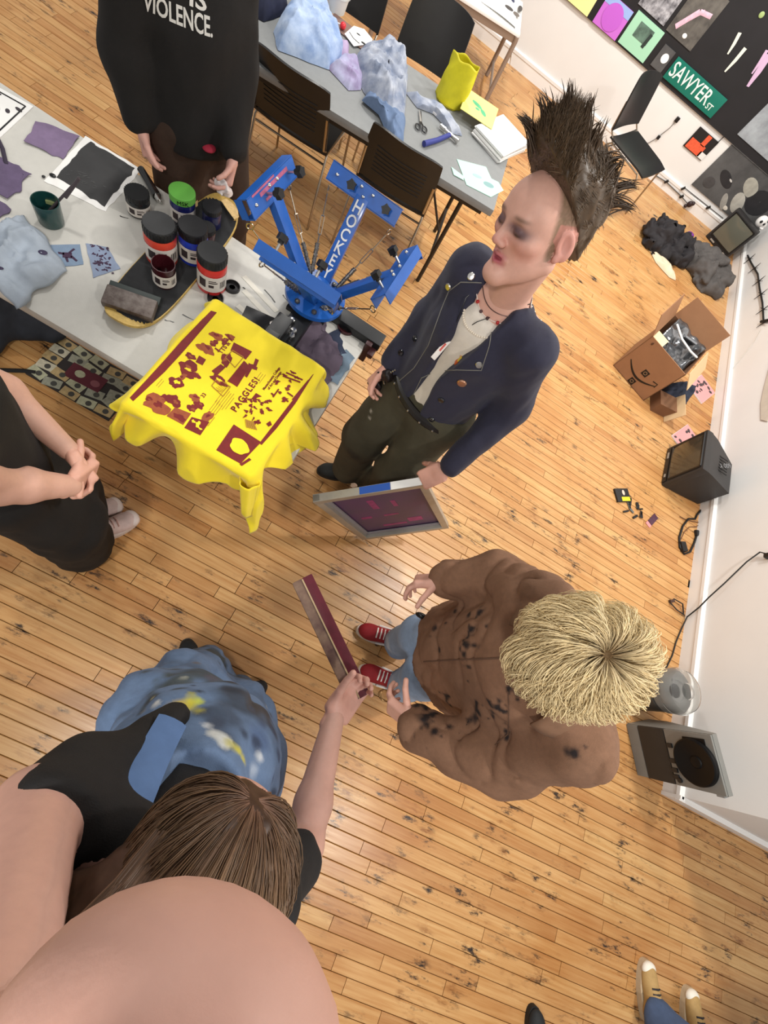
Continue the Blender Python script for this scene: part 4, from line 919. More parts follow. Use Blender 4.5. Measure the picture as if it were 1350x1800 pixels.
mb = MB(); add_text(mb, 'SAWYER', .150, (-.055, -.0042, .082), (1, 0, 0), (0, 0, 1), .0006, .001, sx=.77); add_text(mb, 'ST', .062, (.212, -.0042, .050), (1, 0, 0), (0, 0, 1), .0006, .0006, sx=.95); mb.obj('lettering', M('sign_white', (226, 234, 226), .5), t, smooth=False)
d1 = wall_pic('charcoal_print', 'dark charcoal print with pale pink streak above the mint print', 'print', .62, .90, .86, 1.2, (56, 54, 52), col2=(108, 104, 98), vs=9)
for p0, p1, w_ in (((-.09, .05), (.0, .20), .018), ((.0, .20), (.10, .22), .016), ((-.06, .09), (.03, .22), .010)): MB().tube([(p0[0], -.006, p0[1]), (p1[0], -.006, p1[1])], w_, 8, flat=((0, 1, 0), .12)).obj('pale_streak', M('pink_streak', (222, 178, 196), .6, var=.2, vs=40), d1)
MB().ell((.02, -.006, .045), (.02, .002, .016)).obj('white_dot', paper_w, d1)
wall_pic('grey_speckle_print', 'white and grey speckled print above the mint print', 'print', .30, .585, .865, 1.1, (190, 190, 196), col2=(60, 60, 66), vs=22)
lm = M('pale_leg_paint', (218, 220, 206), .6); pkm = M('mauve_leg_paint', (196, 166, 196), .6)
for i, (x0, z0, x1, z1, w_, m_) in enumerate(((1.168, .99, 1.13, 1.12, .013, lm), (1.25, .905, 1.25, 1.08, .014, lm), (1.49, .93, 1.44, 1.14, .024, pkm), (1.44, 1.0, 1.40, 1.15, .012, pkm))):
    tag(MB().tube([(x0, YW-.026, z0), ((x0+x1)/2+.004, YW-.026, (z0+z1)/2), (x1, YW-.026, z1)], [w_*.5, w_, w_*1.1], 10, flat=((0, 1, 0), .12)).obj('painted_stroke', m_), ['short white painted stroke, leftmost pair member on black board', 'longer white painted stroke right of the short one', 'broad mauve painted stroke at right of black board', 'thin mauve painted stroke beside the broad one'][i], 'painting', 'painted strokes on the black board')
wall_pic('grey_photo', 'grey cloudy photograph at the right photo edge on black board', 'photograph', 1.73, 2.2, .672, 1.0, (168, 176, 182), col2=(96, 98, 104), vs=4)
MB().ell((0, 0, 0), (.02, .004, .02)).obj('green_bloom_print', M('green_bloom', (150, 170, 110), .6)); o = bpy.data.objects['green_bloom_print']; o.location = (1.17, YW-.026, 1.26); tag(o, 'small green blossom painted at top right of black board', 'painting')
t = thing('orange_print', 'orange and black print hanging on the white wall', 'print', (1.545, YW-.01, .365)); MB().box((0, 0, .09), (.24, .006, .18)).obj('black_sheet', M('print_black', (28, 24, 24), .6), t, smooth=False)
MB().box((-.02, -.004, .05), (.17, .002, .085)).obj('orange_block', M('print_orange', (226, 92, 58), .6, var=.25, vs=60), t, smooth=False); MB().box((.02, -.004, .13), (.045, .002, .09)).obj('orange_block', M('print_orange', (226, 92, 58)), t, smooth=False); MB().box((.085, -.004, .03), (.07, .002, .05)).obj('white_corner', wall_m, t, smooth=False)
MB().tube([(1.655, YW-.012, .52), (1.66, YW-.012, .60)], .004, 6).obj('hanging_clip', ink_black); tag(bpy.data.objects['hanging_clip'], 'thin black hook above the orange print', 'hook')
t = thing('charcoal_portrait', 'large charcoal drawing of a face on the far wall beside television', 'drawing', (2.205, YW-.008, .18)); MB().box((0, 0, .205), (.87, .006, .41)).obj('sheet', M('charcoal_sheet', (92, 92, 92), .8, col2=(48, 47, 48), vs=2.6), t, smooth=False)
for i, (x, z, a, b_, rt, c) in enumerate(((-.22, .20, .10, .045, .4, (40, 38, 40)), (-.18, .215, .026, .010, .3, (206, 204, 200)), (.02, .27, .10, .06, .5, (160, 158, 148)), (.05, .12, .06, .10, -.7, (170, 168, 160)), (.20, .22, .13, .11, .2, (34, 33, 36)), (.20, .235, .045, .028, .2, (110, 108, 106)), (-.06, .06, .08, .03, .9, (150, 148, 142)), (.0, .03, .03, .018, .2, (214, 208, 196)), (-.32, .10, .06, .05, 0, (70, 68, 68)))):
    MB().ell((x, -.004, z), (a, .0012, b_), ry(rt), 20).obj('charcoal_tone', M('charcoal_%d' % c[0], c, .85, var=.25, vs=14), t)
# wall outlet with plug and lead
t = thing('wall_plug', 'two black plugs with a hanging lead on the white wall', 'plug', (1.2, YW, .3)); MB().box((.013, -.01, .177), (.035, .02, .04), None, .004).obj('plug', black_pl, t); MB().box((-.013, -.01, -.006), (.028, .02, .03), None, .004).obj('plug', black_pl, t)
MB().tube([(.013, -.012, .16), (.01, -.016, .10), (-.01, -.014, .03), (-.013, -.012, .0), (-.05, -.014, -.08), (-.12, -.03, -.16)], .004, 6).obj('lead', M('lead_grey', (120, 116, 112), .5), t)
t = thing('cable_run', 'thin dark cable with clips along the far baseboard', 'cable', (1.9, YW-.03, .05))
MB().tube([(-.47, -.0, .01), (-.35, -.0, .025), (-.12, -.0, .012), (.0, -.01, .0)], .0045, 6).obj('cable', M('cable_grey', (82, 80, 80), .5), t); MB().tube([(-.17, -.0, .082), (.1, .012, .082), (.38, .015, .085)], .0045, 6).obj('cable', M('cable_grey', (82, 80, 80)), t)
for x, z in ((-.35, .03), (-.12, .015), (-.17, .075), (.17, .085)): MB().box((x, -.008, z), (.018, .02, .04), ry(.5), .003).obj('clip', black_pl, t)
MB().ell((.0, -.02, .015), (.03, .02, .03)).ell((.02, -.02, .035), (.02, .018, .02)).ell((-.02, -.02, -.02), (.018, .016, .016)).obj('adapter', M('adapter_dark', (44, 28, 30), .5), t)

# ------------------------------------------------------------------ televisions
def television(label, loc, rot, w_, h_, d_, screen, yaw_note=None, knob_side=1):
    t = thing('television', label, 'television', loc, rot)   # local: front faces -y
    cas = M('tv_case', (46, 44, 44), .5, var=.1, vs=20, bump=.1, bs=300)
    mb = MB(); mb.box((0, .03, h_/2), (w_, .06, h_), None, .012); Rb = .82
    vs = []; 
    for y, k in ((.058, .97), (.12, .95), (d_, .74)):
        for x, z in ((-1, 0), (1, 0), (1, 1), (-1, 1)): vs.append((x*w_/2*k, y, h_*.02 if z == 0 else h_*(k if y > .1 else .985)))
    fs = [(0, 4, 5, 1), (1, 5, 6, 2), (2, 6, 7, 3), (3, 7, 4, 0), (4, 8, 9, 5), (5, 9, 10, 6), (6, 10, 11, 7), (7, 11, 8, 4), (8, 11, 10, 9)]
    mb.add(vs, [f[::-1] for f in fs]); mb.obj('case', cas, t)
    U, Vv = np.meshgrid(np.linspace(-1, 1, 13), np.linspace(-1, 1, 13), indexing='ij')
    G = np.stack([U*w_*.40, -.002-.014*(1-U**2)*(1-.5*Vv**2)-.004*(1-Vv**2), h_*.56+Vv*h_*.36], -1)
    MB().grid(G, -.003).obj('screen', M('tv_glass_%d' % screen[0], screen, .12, coat=.6), t)
    mb = MB(); ww, hh = w_*.42, h_*.38; cz = h_*.56
    for a, b_ in (((-ww, cz-hh), (ww, cz-hh)), ((ww, cz-hh), (ww, cz+hh)), ((ww, cz+hh), (-ww, cz+hh)), ((-ww, cz+hh), (-ww, cz-hh))): mb.tube([(a[0], -.004, a[1]), (b_[0], -.004, b_[1])], .008, 6)
    mb.obj('screen_bezel', M('bezel', (24, 23, 23), .35), t)
    MB().box((0, -.003, h_*.075), (w_*.9, .008, h_*.10), None, .002).obj('control_strip', M('control_strip', (30, 28, 28), .4), t)
    for x in (-.28, -.2, .3): MB().box((w_*x, -.008, h_*.075), (.03, .006, .014), None, .002).obj('button', M('tv_button', (150, 142, 132), .4), t)
    for k in range(6): MB().box((-w_*.18+w_*.07*k, d_*.55, h_*.90+.001), (w_*.025, d_*.3, .004)).obj('vent_slot', M('bezel', (24, 23, 23)), t, smooth=False)
    return t
television('old television in the far corner with pale ornament on its top', (2.375, 5.795, 0), math.atan2(-.13, .295), .33, .335, .20, (92, 92, 82))
television('old black television on the floor beside the right wall', (2.24, 2.69, 0), -PI/2, .37, .33, .36, (58, 54, 44))
tv2 = bpy.data.objects['television.001']
mb = MB(); add_text(mb, '600 Y', .05, (.02, .20, .3235), (.55, -.83, 0), (.83, .55, 0), .0006, .0); mb.obj('chalk_writing', M('chalk', (120, 120, 122), .8), tv2, smooth=False)
t = thing('mask_ornament', 'white and black mask like ornament on top of corner television', 'ornament', (2.50, 5.87, .325), .3)
blob_thing('mask_shell', [ell((0, 0, .05), (.05, .04, .055)), ell((.05, .01, .03), (.04, .035, .035))], .006, M('ornament_white', (226, 224, 222), .4), t); MB().ell((-.025, -.035, .06), (.014, .01, .014)).obj('eye_hole', ink_black, t); MB().ell((.02, -.038, .055), (.012, .01, .012)).obj('eye_hole', ink_black, t); MB().ell((.05, -.02, .012), (.026, .02, .014)).obj('white_foot', M('ornament_white', (226, 224, 222)), t)
MB().box((2.36, 5.80, .34), (.02, .02, .01)).obj('x_tmp', paper_w); bpy.data.objects.remove(bpy.data.objects['x_tmp'])

# ------------------------------------------------------------------ coats on the floor
blk_cl = M('black_coat_cloth', (34, 31, 34), .8, var=.25, vs=14, bump=.3, bs=160)
gry_cl = M('grey_coat_cloth', (78, 74, 72), .8, var=.25, vs=14, bump=.3, bs=160)
def coat(name, label, prims, mat, seed, parts=()):
    t = thing(name, label, 'coat', (float(prims[0]['c'][0]), float(prims[0]['c'][1]), 0))
    o = blob_thing('padded_body', prims, .012, mat, t, (lambda P: folds(.016, 13, (0, 0, 1), seed, .6)(P)+.085*(.4-np.sqrt(np.abs(vnoise(P+.05*vnoise(P, 7, seed)[..., None], 9, seed+2))))+.03*(.4-np.sqrt(np.abs(vnoise(P, 21, seed+4))))), clip=[((0, 0, .002), (0, 0, -1))]); o.matrix_parent_inverse = Matrix.Translation((-float(prims[0]['c'][0]), -float(prims[0]['c'][1]), 0))
    return t
coat('black_coat', 'black puffy coat crumpled on the floor near the corner television', [ell((1.66, 5.17, .06), (.17, .17, .13), .05), ell((1.80, 5.22, .06), (.16, .13, .12), .05), ell((1.95, 5.18, .05), (.10, .13, .09), .05), ell((1.60, 5.05, .04), (.10, .10, .07), .05), ell((1.80, 5.07, .04), (.14, .10, .07), .05)], blk_cl, 3)
coat('grey_coat', 'dark grey padded coat crumpled on the floor by the right wall', [ell((2.22, 5.22, .06), (.17, .16, .14), .05), ell((2.38, 5.22, .06), (.14, .16, .12), .05), ell((2.10, 5.28, .05), (.12, .12, .09), .05), ell((2.30, 5.05, .04), (.18, .09, .07), .05)], gry_cl, 9)
tag(MB().ell((2.51, 5.24, .03), (.035, .05, .028)).obj('violet_lining', M('violet_cloth', (84, 66, 160), .8)), 'violet fabric peeking from under the grey coat', 'cloth')
tag(MB().ell((1.90, 5.30, .16), (.04, .03, .02)).obj('magenta_scarf', M('magenta_cloth', (112, 40, 130), .8)), 'magenta scarf end on top of the black coat', 'scarf')
heap('cream_cloth', 'cream cloth sticking out from under the black coat', 'cloth', [(1.62, 4.97), (1.72, 4.86), (1.90, 4.80), (1.98, 4.83), (1.90, 4.93), (1.76, 5.02)], .001, .05, M('cream_cloth', (214, 196, 168), .85, var=.1), 40, n=30)

# ------------------------------------------------------------------ cardboard box
card = M('cardboard', (152, 110, 78), .75, var=.08, vs=10); card_in = M('cardboard_inside', (122, 86, 60), .8, var=.1); card_e = M('cardboard_edge', (210, 180, 138), .8)
bx0 = np.array((1.575, 3.295, 0)); ux = nrm((.352, -.137, 0)); vx = np.array((-ux[1], ux[0], 0)); bw, bd, bh = .375, .42, .37
t = thing('cardboard_box', 'open brown cardboard box with black curved arrow print', 'box', tuple(bx0)); BR = np.stack([ux, vx, (0, 0, 1.)], 1)
def bpanel(name, c, size, mat, rot=None, p=None): MB().box(BR @ np.array(c), size, BR if rot is None else BR @ rot).obj(name, mat, p or t, smooth=False)
MB().box(BR @ np.array((bw/2, .003, bh/2)), (bw, .006, bh), BR).obj('front_panel', card, t, smooth=False); fp = t.children[-1]
bpanel('back_panel', (bw/2, bd-.003, bh/2), (bw, .006, bh), card_in); bpanel('side_panel', (.003, bd/2, bh/2), (.006, bd, bh), card); bpanel('side_panel', (bw-.003, bd/2, bh/2), (.006, bd, bh), card_in); bpanel('base_panel', (bw/2, bd/2, .004), (bw, bd, .006), card)
bpanel('top_flap', (bw/2, bd+.015, bh+.085), (bw, .005, .18), card, rx(-.15)); bpanel('top_flap', (-.04, bd/2, bh+.07), (.005, bd, .16), card, ry(-.55)); bpanel('top_flap', (bw+.055, bd/2-.02, bh-.02), (.13, bd*.9, .005), card_e, ry(.75)); bpanel('top_flap', (bw/2, -.028, bh-.075), (bw*.98, .005, .15), card_e, rx(-.16)) if False else None
pr2 = MB()
def onf(a, b_): return BR @ np.array((a, -.0008, b_))
arc = [onf(.085+.20*k/14, .075+.045*(1-((k-7)/7)**2)*-1+.05) for k in range(15)]
arc = [onf(.045+.0185*k, .165-.085*math.sin(PI*(k+1.5)/18)) for k in range(16)]
pr2.tube(arc, [.004+.006*math.sin(PI*k/15) for k in range(16)], 6, flat=(vx, .12)); pr2.tube([onf(.285, .16), onf(.325, .17), onf(.328, .135)], .005, 6, flat=(vx, .12)); pr2.obj('arrow_print', ink_black, fp)
for x, z in ((.20, .155), (.19, .035)): MB().box(onf(x, z), (.05, .002, .05), BR).obj('square_print', ink_black, fp, smooth=False)
for x, z in ((.20, .155), (.19, .035)): MB().tube([onf(x+.013*math.cos(a), z+.013*math.sin(a))-vx*.001 for a in np.linspace(0, 2*PI, 9, endpoint=False)], .002, 5, closed=True, flat=(vx, .3)).obj('square_mark', M('print_tan', (166, 130, 96), .7), fp)
MB().ell(onf(.05, .335), (.012, .001, .012)).obj('print_spot', M('dark_brown_print', (84, 56, 36), .7), fp)
tk = thing('foil_bag', 'black and silver glossy packet inside the cardboard box', 'packet', tuple(bx0+BR @ np.array((.2, .24, .01)))); foil = M('foil_packet', (158, 160, 164), .18, .8, col2=(22, 22, 24), vs=7)
U, Vv = np.meshgrid(np.linspace(-1, 1, 24), np.linspace(-1, 1, 24), indexing='ij'); G = np.stack([.155*U, .16*Vv, .33+.05*Vv+.02*vnoise(np.stack([U*3, Vv*3, 0*U], -1), 1.2)], -1) @ BR.T; MB().grid(G, .02).obj('packet_front', foil, tk, ang=None)
MB().box(BR @ np.array((.02, .08, .37)), (.10, .012, .085), BR @ rx(.9) @ rz(.2)).obj('printed_panel', M('foil_label', (112, 114, 118), .4), tk, smooth=False)
MB().tube([BR @ np.array(p) for p in ((-.14, .05, .39), (-.03, .0, .375), (.08, -.02, .375), (.15, .02, .36))], .008, 8).obj('white_seam', paper_w, tk)
tag(MB().box(bx0+BR @ np.array((.06, .10, .33)), (.11, .09, .012), BR @ rx(.5)).obj('cream_card', M('cream_card', (226, 208, 160), .7), smooth=False), 'cream card tucked in front inside the cardboard box', 'card')
heap('navy_cloth', 'navy cloth lying on the floor beside the cardboard box', 'cloth', [(2.03, 3.30), (2.12, 3.24), (2.28, 3.30), (2.34, 3.48), (2.36, 3.62), (2.28, 3.66), (2.16, 3.52), (2.08, 3.46)], .001, .13, M('navy_cotton', (40, 46, 62), .85, var=.2, vs=14), 44, n=40)
t = thing('open_carton', 'small cream edged carton lying open under the navy cloth', 'box', (2.075, 3.20, 0), .2); MB().box((.0, .0, .05), (.17, .14, .10), None).obj('carton_body', card_in, t, smooth=False); MB().box((.08, -.02, .08), (.006, .20, .16), ry(.3)).obj('carton_flap', card_e, t, smooth=False)
def magazine(label, loc, rot, seed):
    t = thing('magazine', label, 'magazine', loc, rot, 'pink magazines on the floor'); MB().box((0, 0, .005), (.20, .26, .01), None, .001).obj('pages', M('mag_pages', (232, 226, 226), .6), t); co = MB().box((0, 0, .0108), (.196, .256, .0012)).obj('cover', M('mag_cover', (216, 150, 150), .4), t, smooth=False); r_ = random.Random(seed)
    for k in range(16): MB().ell((r_.uniform(-.08, .08), r_.uniform(-.11, .11), .0118), (r_.uniform(.01, .022), r_.uniform(.008, .018), .0006), rz(r_.uniform(0, 3)), 8, 4).obj('cover_photo', M('mag_dark', (62, 50, 54), .4), co)
magazine('pink magazine with dark cover pictures lying under the television edge', (2.40, 3.07, 0), -.55, 2)
magazine('pink magazine near the baseboard beyond the navy cloth', (2.47, 3.72, 0), -.5, 4)

# ------------------------------------------------------------------ small things on the floor
t = thing('card_box', 'small black card box with yellow strip lying on the floor', 'box', (1.92, 2.20, 0), .0); Rr = rz(.58); MB().box((0, 0, .008), (.125, .10, .016), Rr, .002).obj('box_body', M('cardbox_black', (34, 32, 32), .5), t); MB().box(Rr @ np.array((.018, -.030, .0165)), (.075, .03, .001), Rr).obj('yellow_strip', M('yellow_strip', (240, 222, 40), .5), t, smooth=False); MB().ell(Rr @ np.array((.01, .018, .0165)), (.012, .02, .001), Rr).obj('figure_picture', M('pale_figure', (214, 186, 168), .5), t)
t = thing('key_cluster', 'tangle of small black clips and keys on the floor', 'keys', (2.03, 2.15, 0)); r_ = random.Random(3)
for k in range(12): MB().box((r_.uniform(-.06, .08), r_.uniform(-.055, .055), .006+.003*(k % 3)), (r_.uniform(.025, .06), r_.uniform(.010, .022), .006), rz(r_.uniform(0, 3)), .002).obj('clip', black_pl if k % 3 else M('grey_clip', (96, 98, 94), .4), t)
t = thing('candy_wrapper', 'dark purple and pink wrapper lying beside the keys', 'wrapper', (2.215, 2.165, 0), -.45); MB().box((0, .012, .004), (.045, .10, .007), None, .003).obj('wrapper_body', M('plum_wrapper', (76, 44, 62), .3, var=.3, vs=60), t); MB().box((0, -.055, .003), (.045, .03, .004), None, .001).obj('pink_end', M('pink_wrapper', (212, 138, 138), .4), t)
t = thing('power_lead', 'black power lead with plug coiled by the baseboard below television', 'cable', (2.5, 2.3, 0)); cb = M('cable_black', (20, 20, 21), .45)
o = MB().tube([wp(x, y, .008) for x, y in ((1232, 897), (1225, 905), (1222, 912), (1210, 912), (1200, 925), (1194, 945), (1195, 962), (1203, 974), (1213, 970), (1220, 955), (1224, 942))], .0075, 8).obj('cord', cb, t); o.matrix_parent_inverse = Matrix.Translation((-2.5, -2.3, 0))
o = MB().box(wp(1201, 961, .014), (.05, .075, .026), rz(.5), .008).obj('adapter_block', black_pl, t); o.matrix_parent_inverse = Matrix.Translation((-2.5, -2.3, 0))
o = MB().box(wp(1225, 937, .012), (.03, .045, .022), rz(.3), .006).obj('plug', black_pl, t); o.matrix_parent_inverse = Matrix.Translation((-2.5, -2.3, 0))
o = MB().tube([wp(x, y, .006) for x, y in ((1195, 908), (1203, 912), (1215, 916), (1232, 919), (1224, 926), (1212, 926), (1203, 935), (1197, 948))], .003, 6).obj('thin_wire', M('copper_wire', (110, 74, 52), .4), t); o.matrix_parent_inverse = Matrix.Translation((-2.5, -2.3, 0))
# lead that climbs the wall to a socket
t = thing('wall_lead', 'black lead running from the floor up to a plug on right wall', 'cable', (2.6, 1.6, 0)); W2 = Matrix.Translation((-2.6, -1.6, 0))
o = MB().tube([(2.40, .98, .006), (2.50, 1.12, .006), (2.56, 1.30, .006), (2.575, 1.40, .006), (2.60, 1.50, .008), (2.612, 1.60, .03), (2.610, 1.66, .11), (2.600, 1.72, .18), (2.605, 1.81, .27), (2.615, 1.95, .395), (2.625, 2.01, .465), (2.63, 1.99, .50)], .0045, 8).obj('cord', cb, t); o.matrix_parent_inverse = W2
o = MB().box((2.632, 1.975, .515), (.03, .03, .05), None, .006).obj('plug', black_pl, t); o.matrix_parent_inverse = W2
o = MB().tube([(2.60, 1.62, .01), (2.56, 1.67, .03), (2.50, 1.68, .012), (2.48, 1.64, .008), (2.53, 1.61, .02), (2.59, 1.60, .03)], .0045, 8).obj('loop', cb, t); o.matrix_parent_inverse = W2
o = MB().box((2.485, 1.655, .012), (.04, .02, .018), rz(.6), .004).obj('inline_plug', M('brown_plug', (70, 48, 40), .5), t); o.matrix_parent_inverse = W2
# barbed garland on the right wall
t = thing('barbed_garland', 'black thorny string garland hanging along the right wall', 'garland', (2.64, 5.0, 0)); W3 = Matrix.Translation((-2.64, -5.0, 0)); gp = [(2.637, 5.72, .155), (2.637, 5.53, .20), (2.637, 5.23, .28), (2.637, 4.97, .309), (2.637, 4.71, .346), (2.637, 4.40, .370)]
o = MB().tube(gp, .008, 6).obj('string', cb, t); o.matrix_parent_inverse = W3
for k, (x, y, z) in enumerate(((2.637, 5.62, .178), (2.637, 5.38, .24), (2.637, 5.10, .295), (2.637, 4.86, .325), (2.637, 4.60, .355), (2.637, 4.40, .37))):
    for s_ in (-1, 1):
        o = MB().tube([(x-.004, y-.05*s_, z+.03*s_+.01), (x, y, z), (x-.002, y+.01*s_, z+.06*s_)], [.002, .006, .002], 5).obj('thorn', cb, t); o.matrix_parent_inverse = W3
o = MB().tube([(2.637, 4.44, .345), (2.637, 4.37, .45)], .012, 6).obj('end_stick', cb, t); o.matrix_parent_inverse = W3
tag(MB().tube([(2.64, 4.35, .36), (2.643, 4.22, .30), (2.643, 4.10, .20), (2.643, 4.02, .13)], .002, 5).obj('thin_string', M('pale_string', (190, 186, 180), .6)), 'thin pale string hanging below the thorny garland', 'string')
t = thing('torn_paper', 'torn beige paper pinned on the right wall at the photo edge', 'paper', (2.645, 3.5, .4)); MB().prism([(-.19, .06), (-.33, .05), (-.28, -.0), (-.10, -.01), (.06, .005), (.38, .05), (.30, .09), (.30, .34), (-.2, .34)], 0, .003, np.array([[0, 0, -1.], [1, 0, 0], [0, 1, 0]])).obj('sheet', M('beige_paper', (196, 186, 172), .8, var=.1, vs=10), t, smooth=False)

# ------------------------------------------------------------------ canister and amplifier by the outer corner
t = thing('clear_canister', 'grey cylindrical canister with clear rounded lid beside the amplifier', 'canister', (2.37, .985, 0)); grc = M('canister_grey', (112, 112, 110), .35, var=.1, vs=12)
MB().lathe([(.115, 0), (.12, .01), (.12, .16), (.112, .17)], n=36).obj('lower_drum', M('canister_dark', (64, 62, 60), .4), t); MB().lathe([(.112, .17), (.125, .18), (.125, .22), (.116, .235), (.095, .245), (.06, .245), (.055, .235), (.04, .23), (.038, .20), (0, .20)], n=36).obj('upper_ring', grc, t)
MB().lathe([(.128, .225), (.13, .26), (.11, .30), (.075, .315), (.045, .31), (.042, .300), (.073, .305), (.107, .29), (.126, .258), (.124, .225)], n=36).obj('clear_lid', M('clear_plastic', (244, 244, 242), .05, trans=.95, ior=1.3), t); MB().lathe([(.036, .2), (.036, .2015), (0, .2015)], n=20).obj('dark_opening', ink_black, t)
ang = math.atan2(-.235, .14); t = thing('amplifier', 'grey bass amplifier with black speaker cone standing in front of wall corner', 'amplifier', (2.30, .745, 0), ang); amp_g = M('amp_grey', (122, 122, 118), .5, var=.06, vs=12); amp_d = M('amp_dark', (46, 42, 38), .6, var=.1, vs=30)
AW, AH, AD = .275, .52, .185
MB().prism([(.004, 0), (AD, 0), (AD, .12), (.035, AH), (.004, AH)], 0, AW, np.array([[0, 0, 1.], [1, 0, 0], [0, 1, 0]])).obj('cabinet', amp_g, t, smooth=False); MB().box((AW/2, .002, .04), (AW*.98, .012, .075), None, .003).obj('lower_panel', amp_g, t); MB().box((AW/2, .0, .165), (AW*.985, .014, .165), None, .003).obj('grille_cloth', amp_d, t)
MB().box((AW/2, .0, .385), (AW*.985, .014, .265), None, .003).obj('upper_panel', amp_g, t)
Rf = rx(PI/2); MB().lathe([(.0, .010), (.026, .008), (.031, .003), (.088, .016), (.104, .022), (.111, .018), (.113, .0)], (AW/2+.002, -.008, .405), 40, Rf).obj('speaker_cone', M('cone_black', (12, 12, 13), .5, spec=.25), t)
MB().box((.05, -.009, .42), (.05, .006, .12), None, .002).obj('cone_mount', M('cone_black', (14, 14, 15)), t)
for i, (x, z) in enumerate(((.08, .272), (.155, .270), (.20, .270), (.232, .270))): MB().box((x, -.010, z), (.022, .012, .030), None, .003).obj('switch', M('switch_dark', (30, 30, 32), .4), t)
MB().lathe([(0, .01), (.012, .01), (.013, 0)], (.245, -.008, .285), 16, Rf).obj('jack_knob', M('switch_dark', (30, 30, 32)), t); MB().box((AW+.006, .022, AH-.045), (.012, .03, .04), None, .003).obj('corner_foot', M('foot_grey', (140, 142, 142), .5), t)
# ------------------------------------------------------------------ under the white table
t = thing('collage_panel', 'collage panel of banknote pictures with maroon centre lying on the floor', 'artwork', (-1.185, .925, 0)); MB().box((0, 0, .006), (.41, .265, .012), None, .002).obj('board', M('collage_board', (44, 40, 40), .7), t)
r_ = random.Random(8)
for i in range(5):
    for j_ in range(5):
        if i in (2, ) and j_ in (1, 2, 3): continue
        x, y = -.165+.082*j_+r_.uniform(-.01, .01), -.105+.052*i+r_.uniform(-.006, .006); a = r_.uniform(-.25, .25); k = r_.randrange(4); c = [(176, 178, 150), (150, 152, 136), (196, 192, 170), (178, 156, 112)][k]
        MB().box((x, y, .0128+.0006*((i+j_) % 3)), (.078, .044, .001), rz(a)).obj('banknote', M('note_%d' % k, c, .7, var=.25, vs=70), t, smooth=False); nb = t.children[-1]
        MB().lathe([(0, 0), (.0135, 0), (.0135, .0006), (0, .0006)], (x+.008, y, .0135+.0006*((i+j_) % 3)), 14).obj('portrait_oval', M('note_ink', (66, 66, 62), .7), nb)
o = MB().box((.0, .0, .0142), (.17, .085, .0012), rz(.05)).obj('maroon_note', M('maroon_note', (88, 30, 44), .6), t, smooth=False); MB().ell((-.03, 0, .015), (.024, .02, .0006)).obj('pale_emblem', M('note_0', (176, 178, 150)), o); MB().ell((.05, -.005, .015), (.022, .018, .0006)).obj('pink_emblem', M('pink_emblem', (128, 76, 84), .6), o)
bagm = M('bag_dark', (36, 40, 48), .85, var=.3, vs=16); t = thing('backpack', 'dark backpack with loose strap under the white table', 'bag', (-1.72, .98, 0))
o = blob_thing('bag_body', [ell((-1.66, .95, .10), (.16, .15, .12), .04), ell((-1.50, 1.03, .06), (.14, .10, .06), .04), ell((-1.60, .80, .05), (.09, .08, .05), .04)], .012, bagm, t, folds(.02, 12, (0, 0, 1), 5, .6), clip=[((0, 0, .002), (0, 0, -1))]); o.matrix_parent_inverse = Matrix.Translation((1.72, -.98, 0))
o = MB().tube([(-1.60, .86, .05), (-1.55, .74, .02), (-1.48, .74, .012), (-1.40, .80, .012), (-1.36, .82, .012)], .010, 8, flat=((0, 0, 1), .5)).obj('strap', M('strap_black', (20, 18, 18), .7), t); o.matrix_parent_inverse = Matrix.Translation((1.72, -.98, 0))
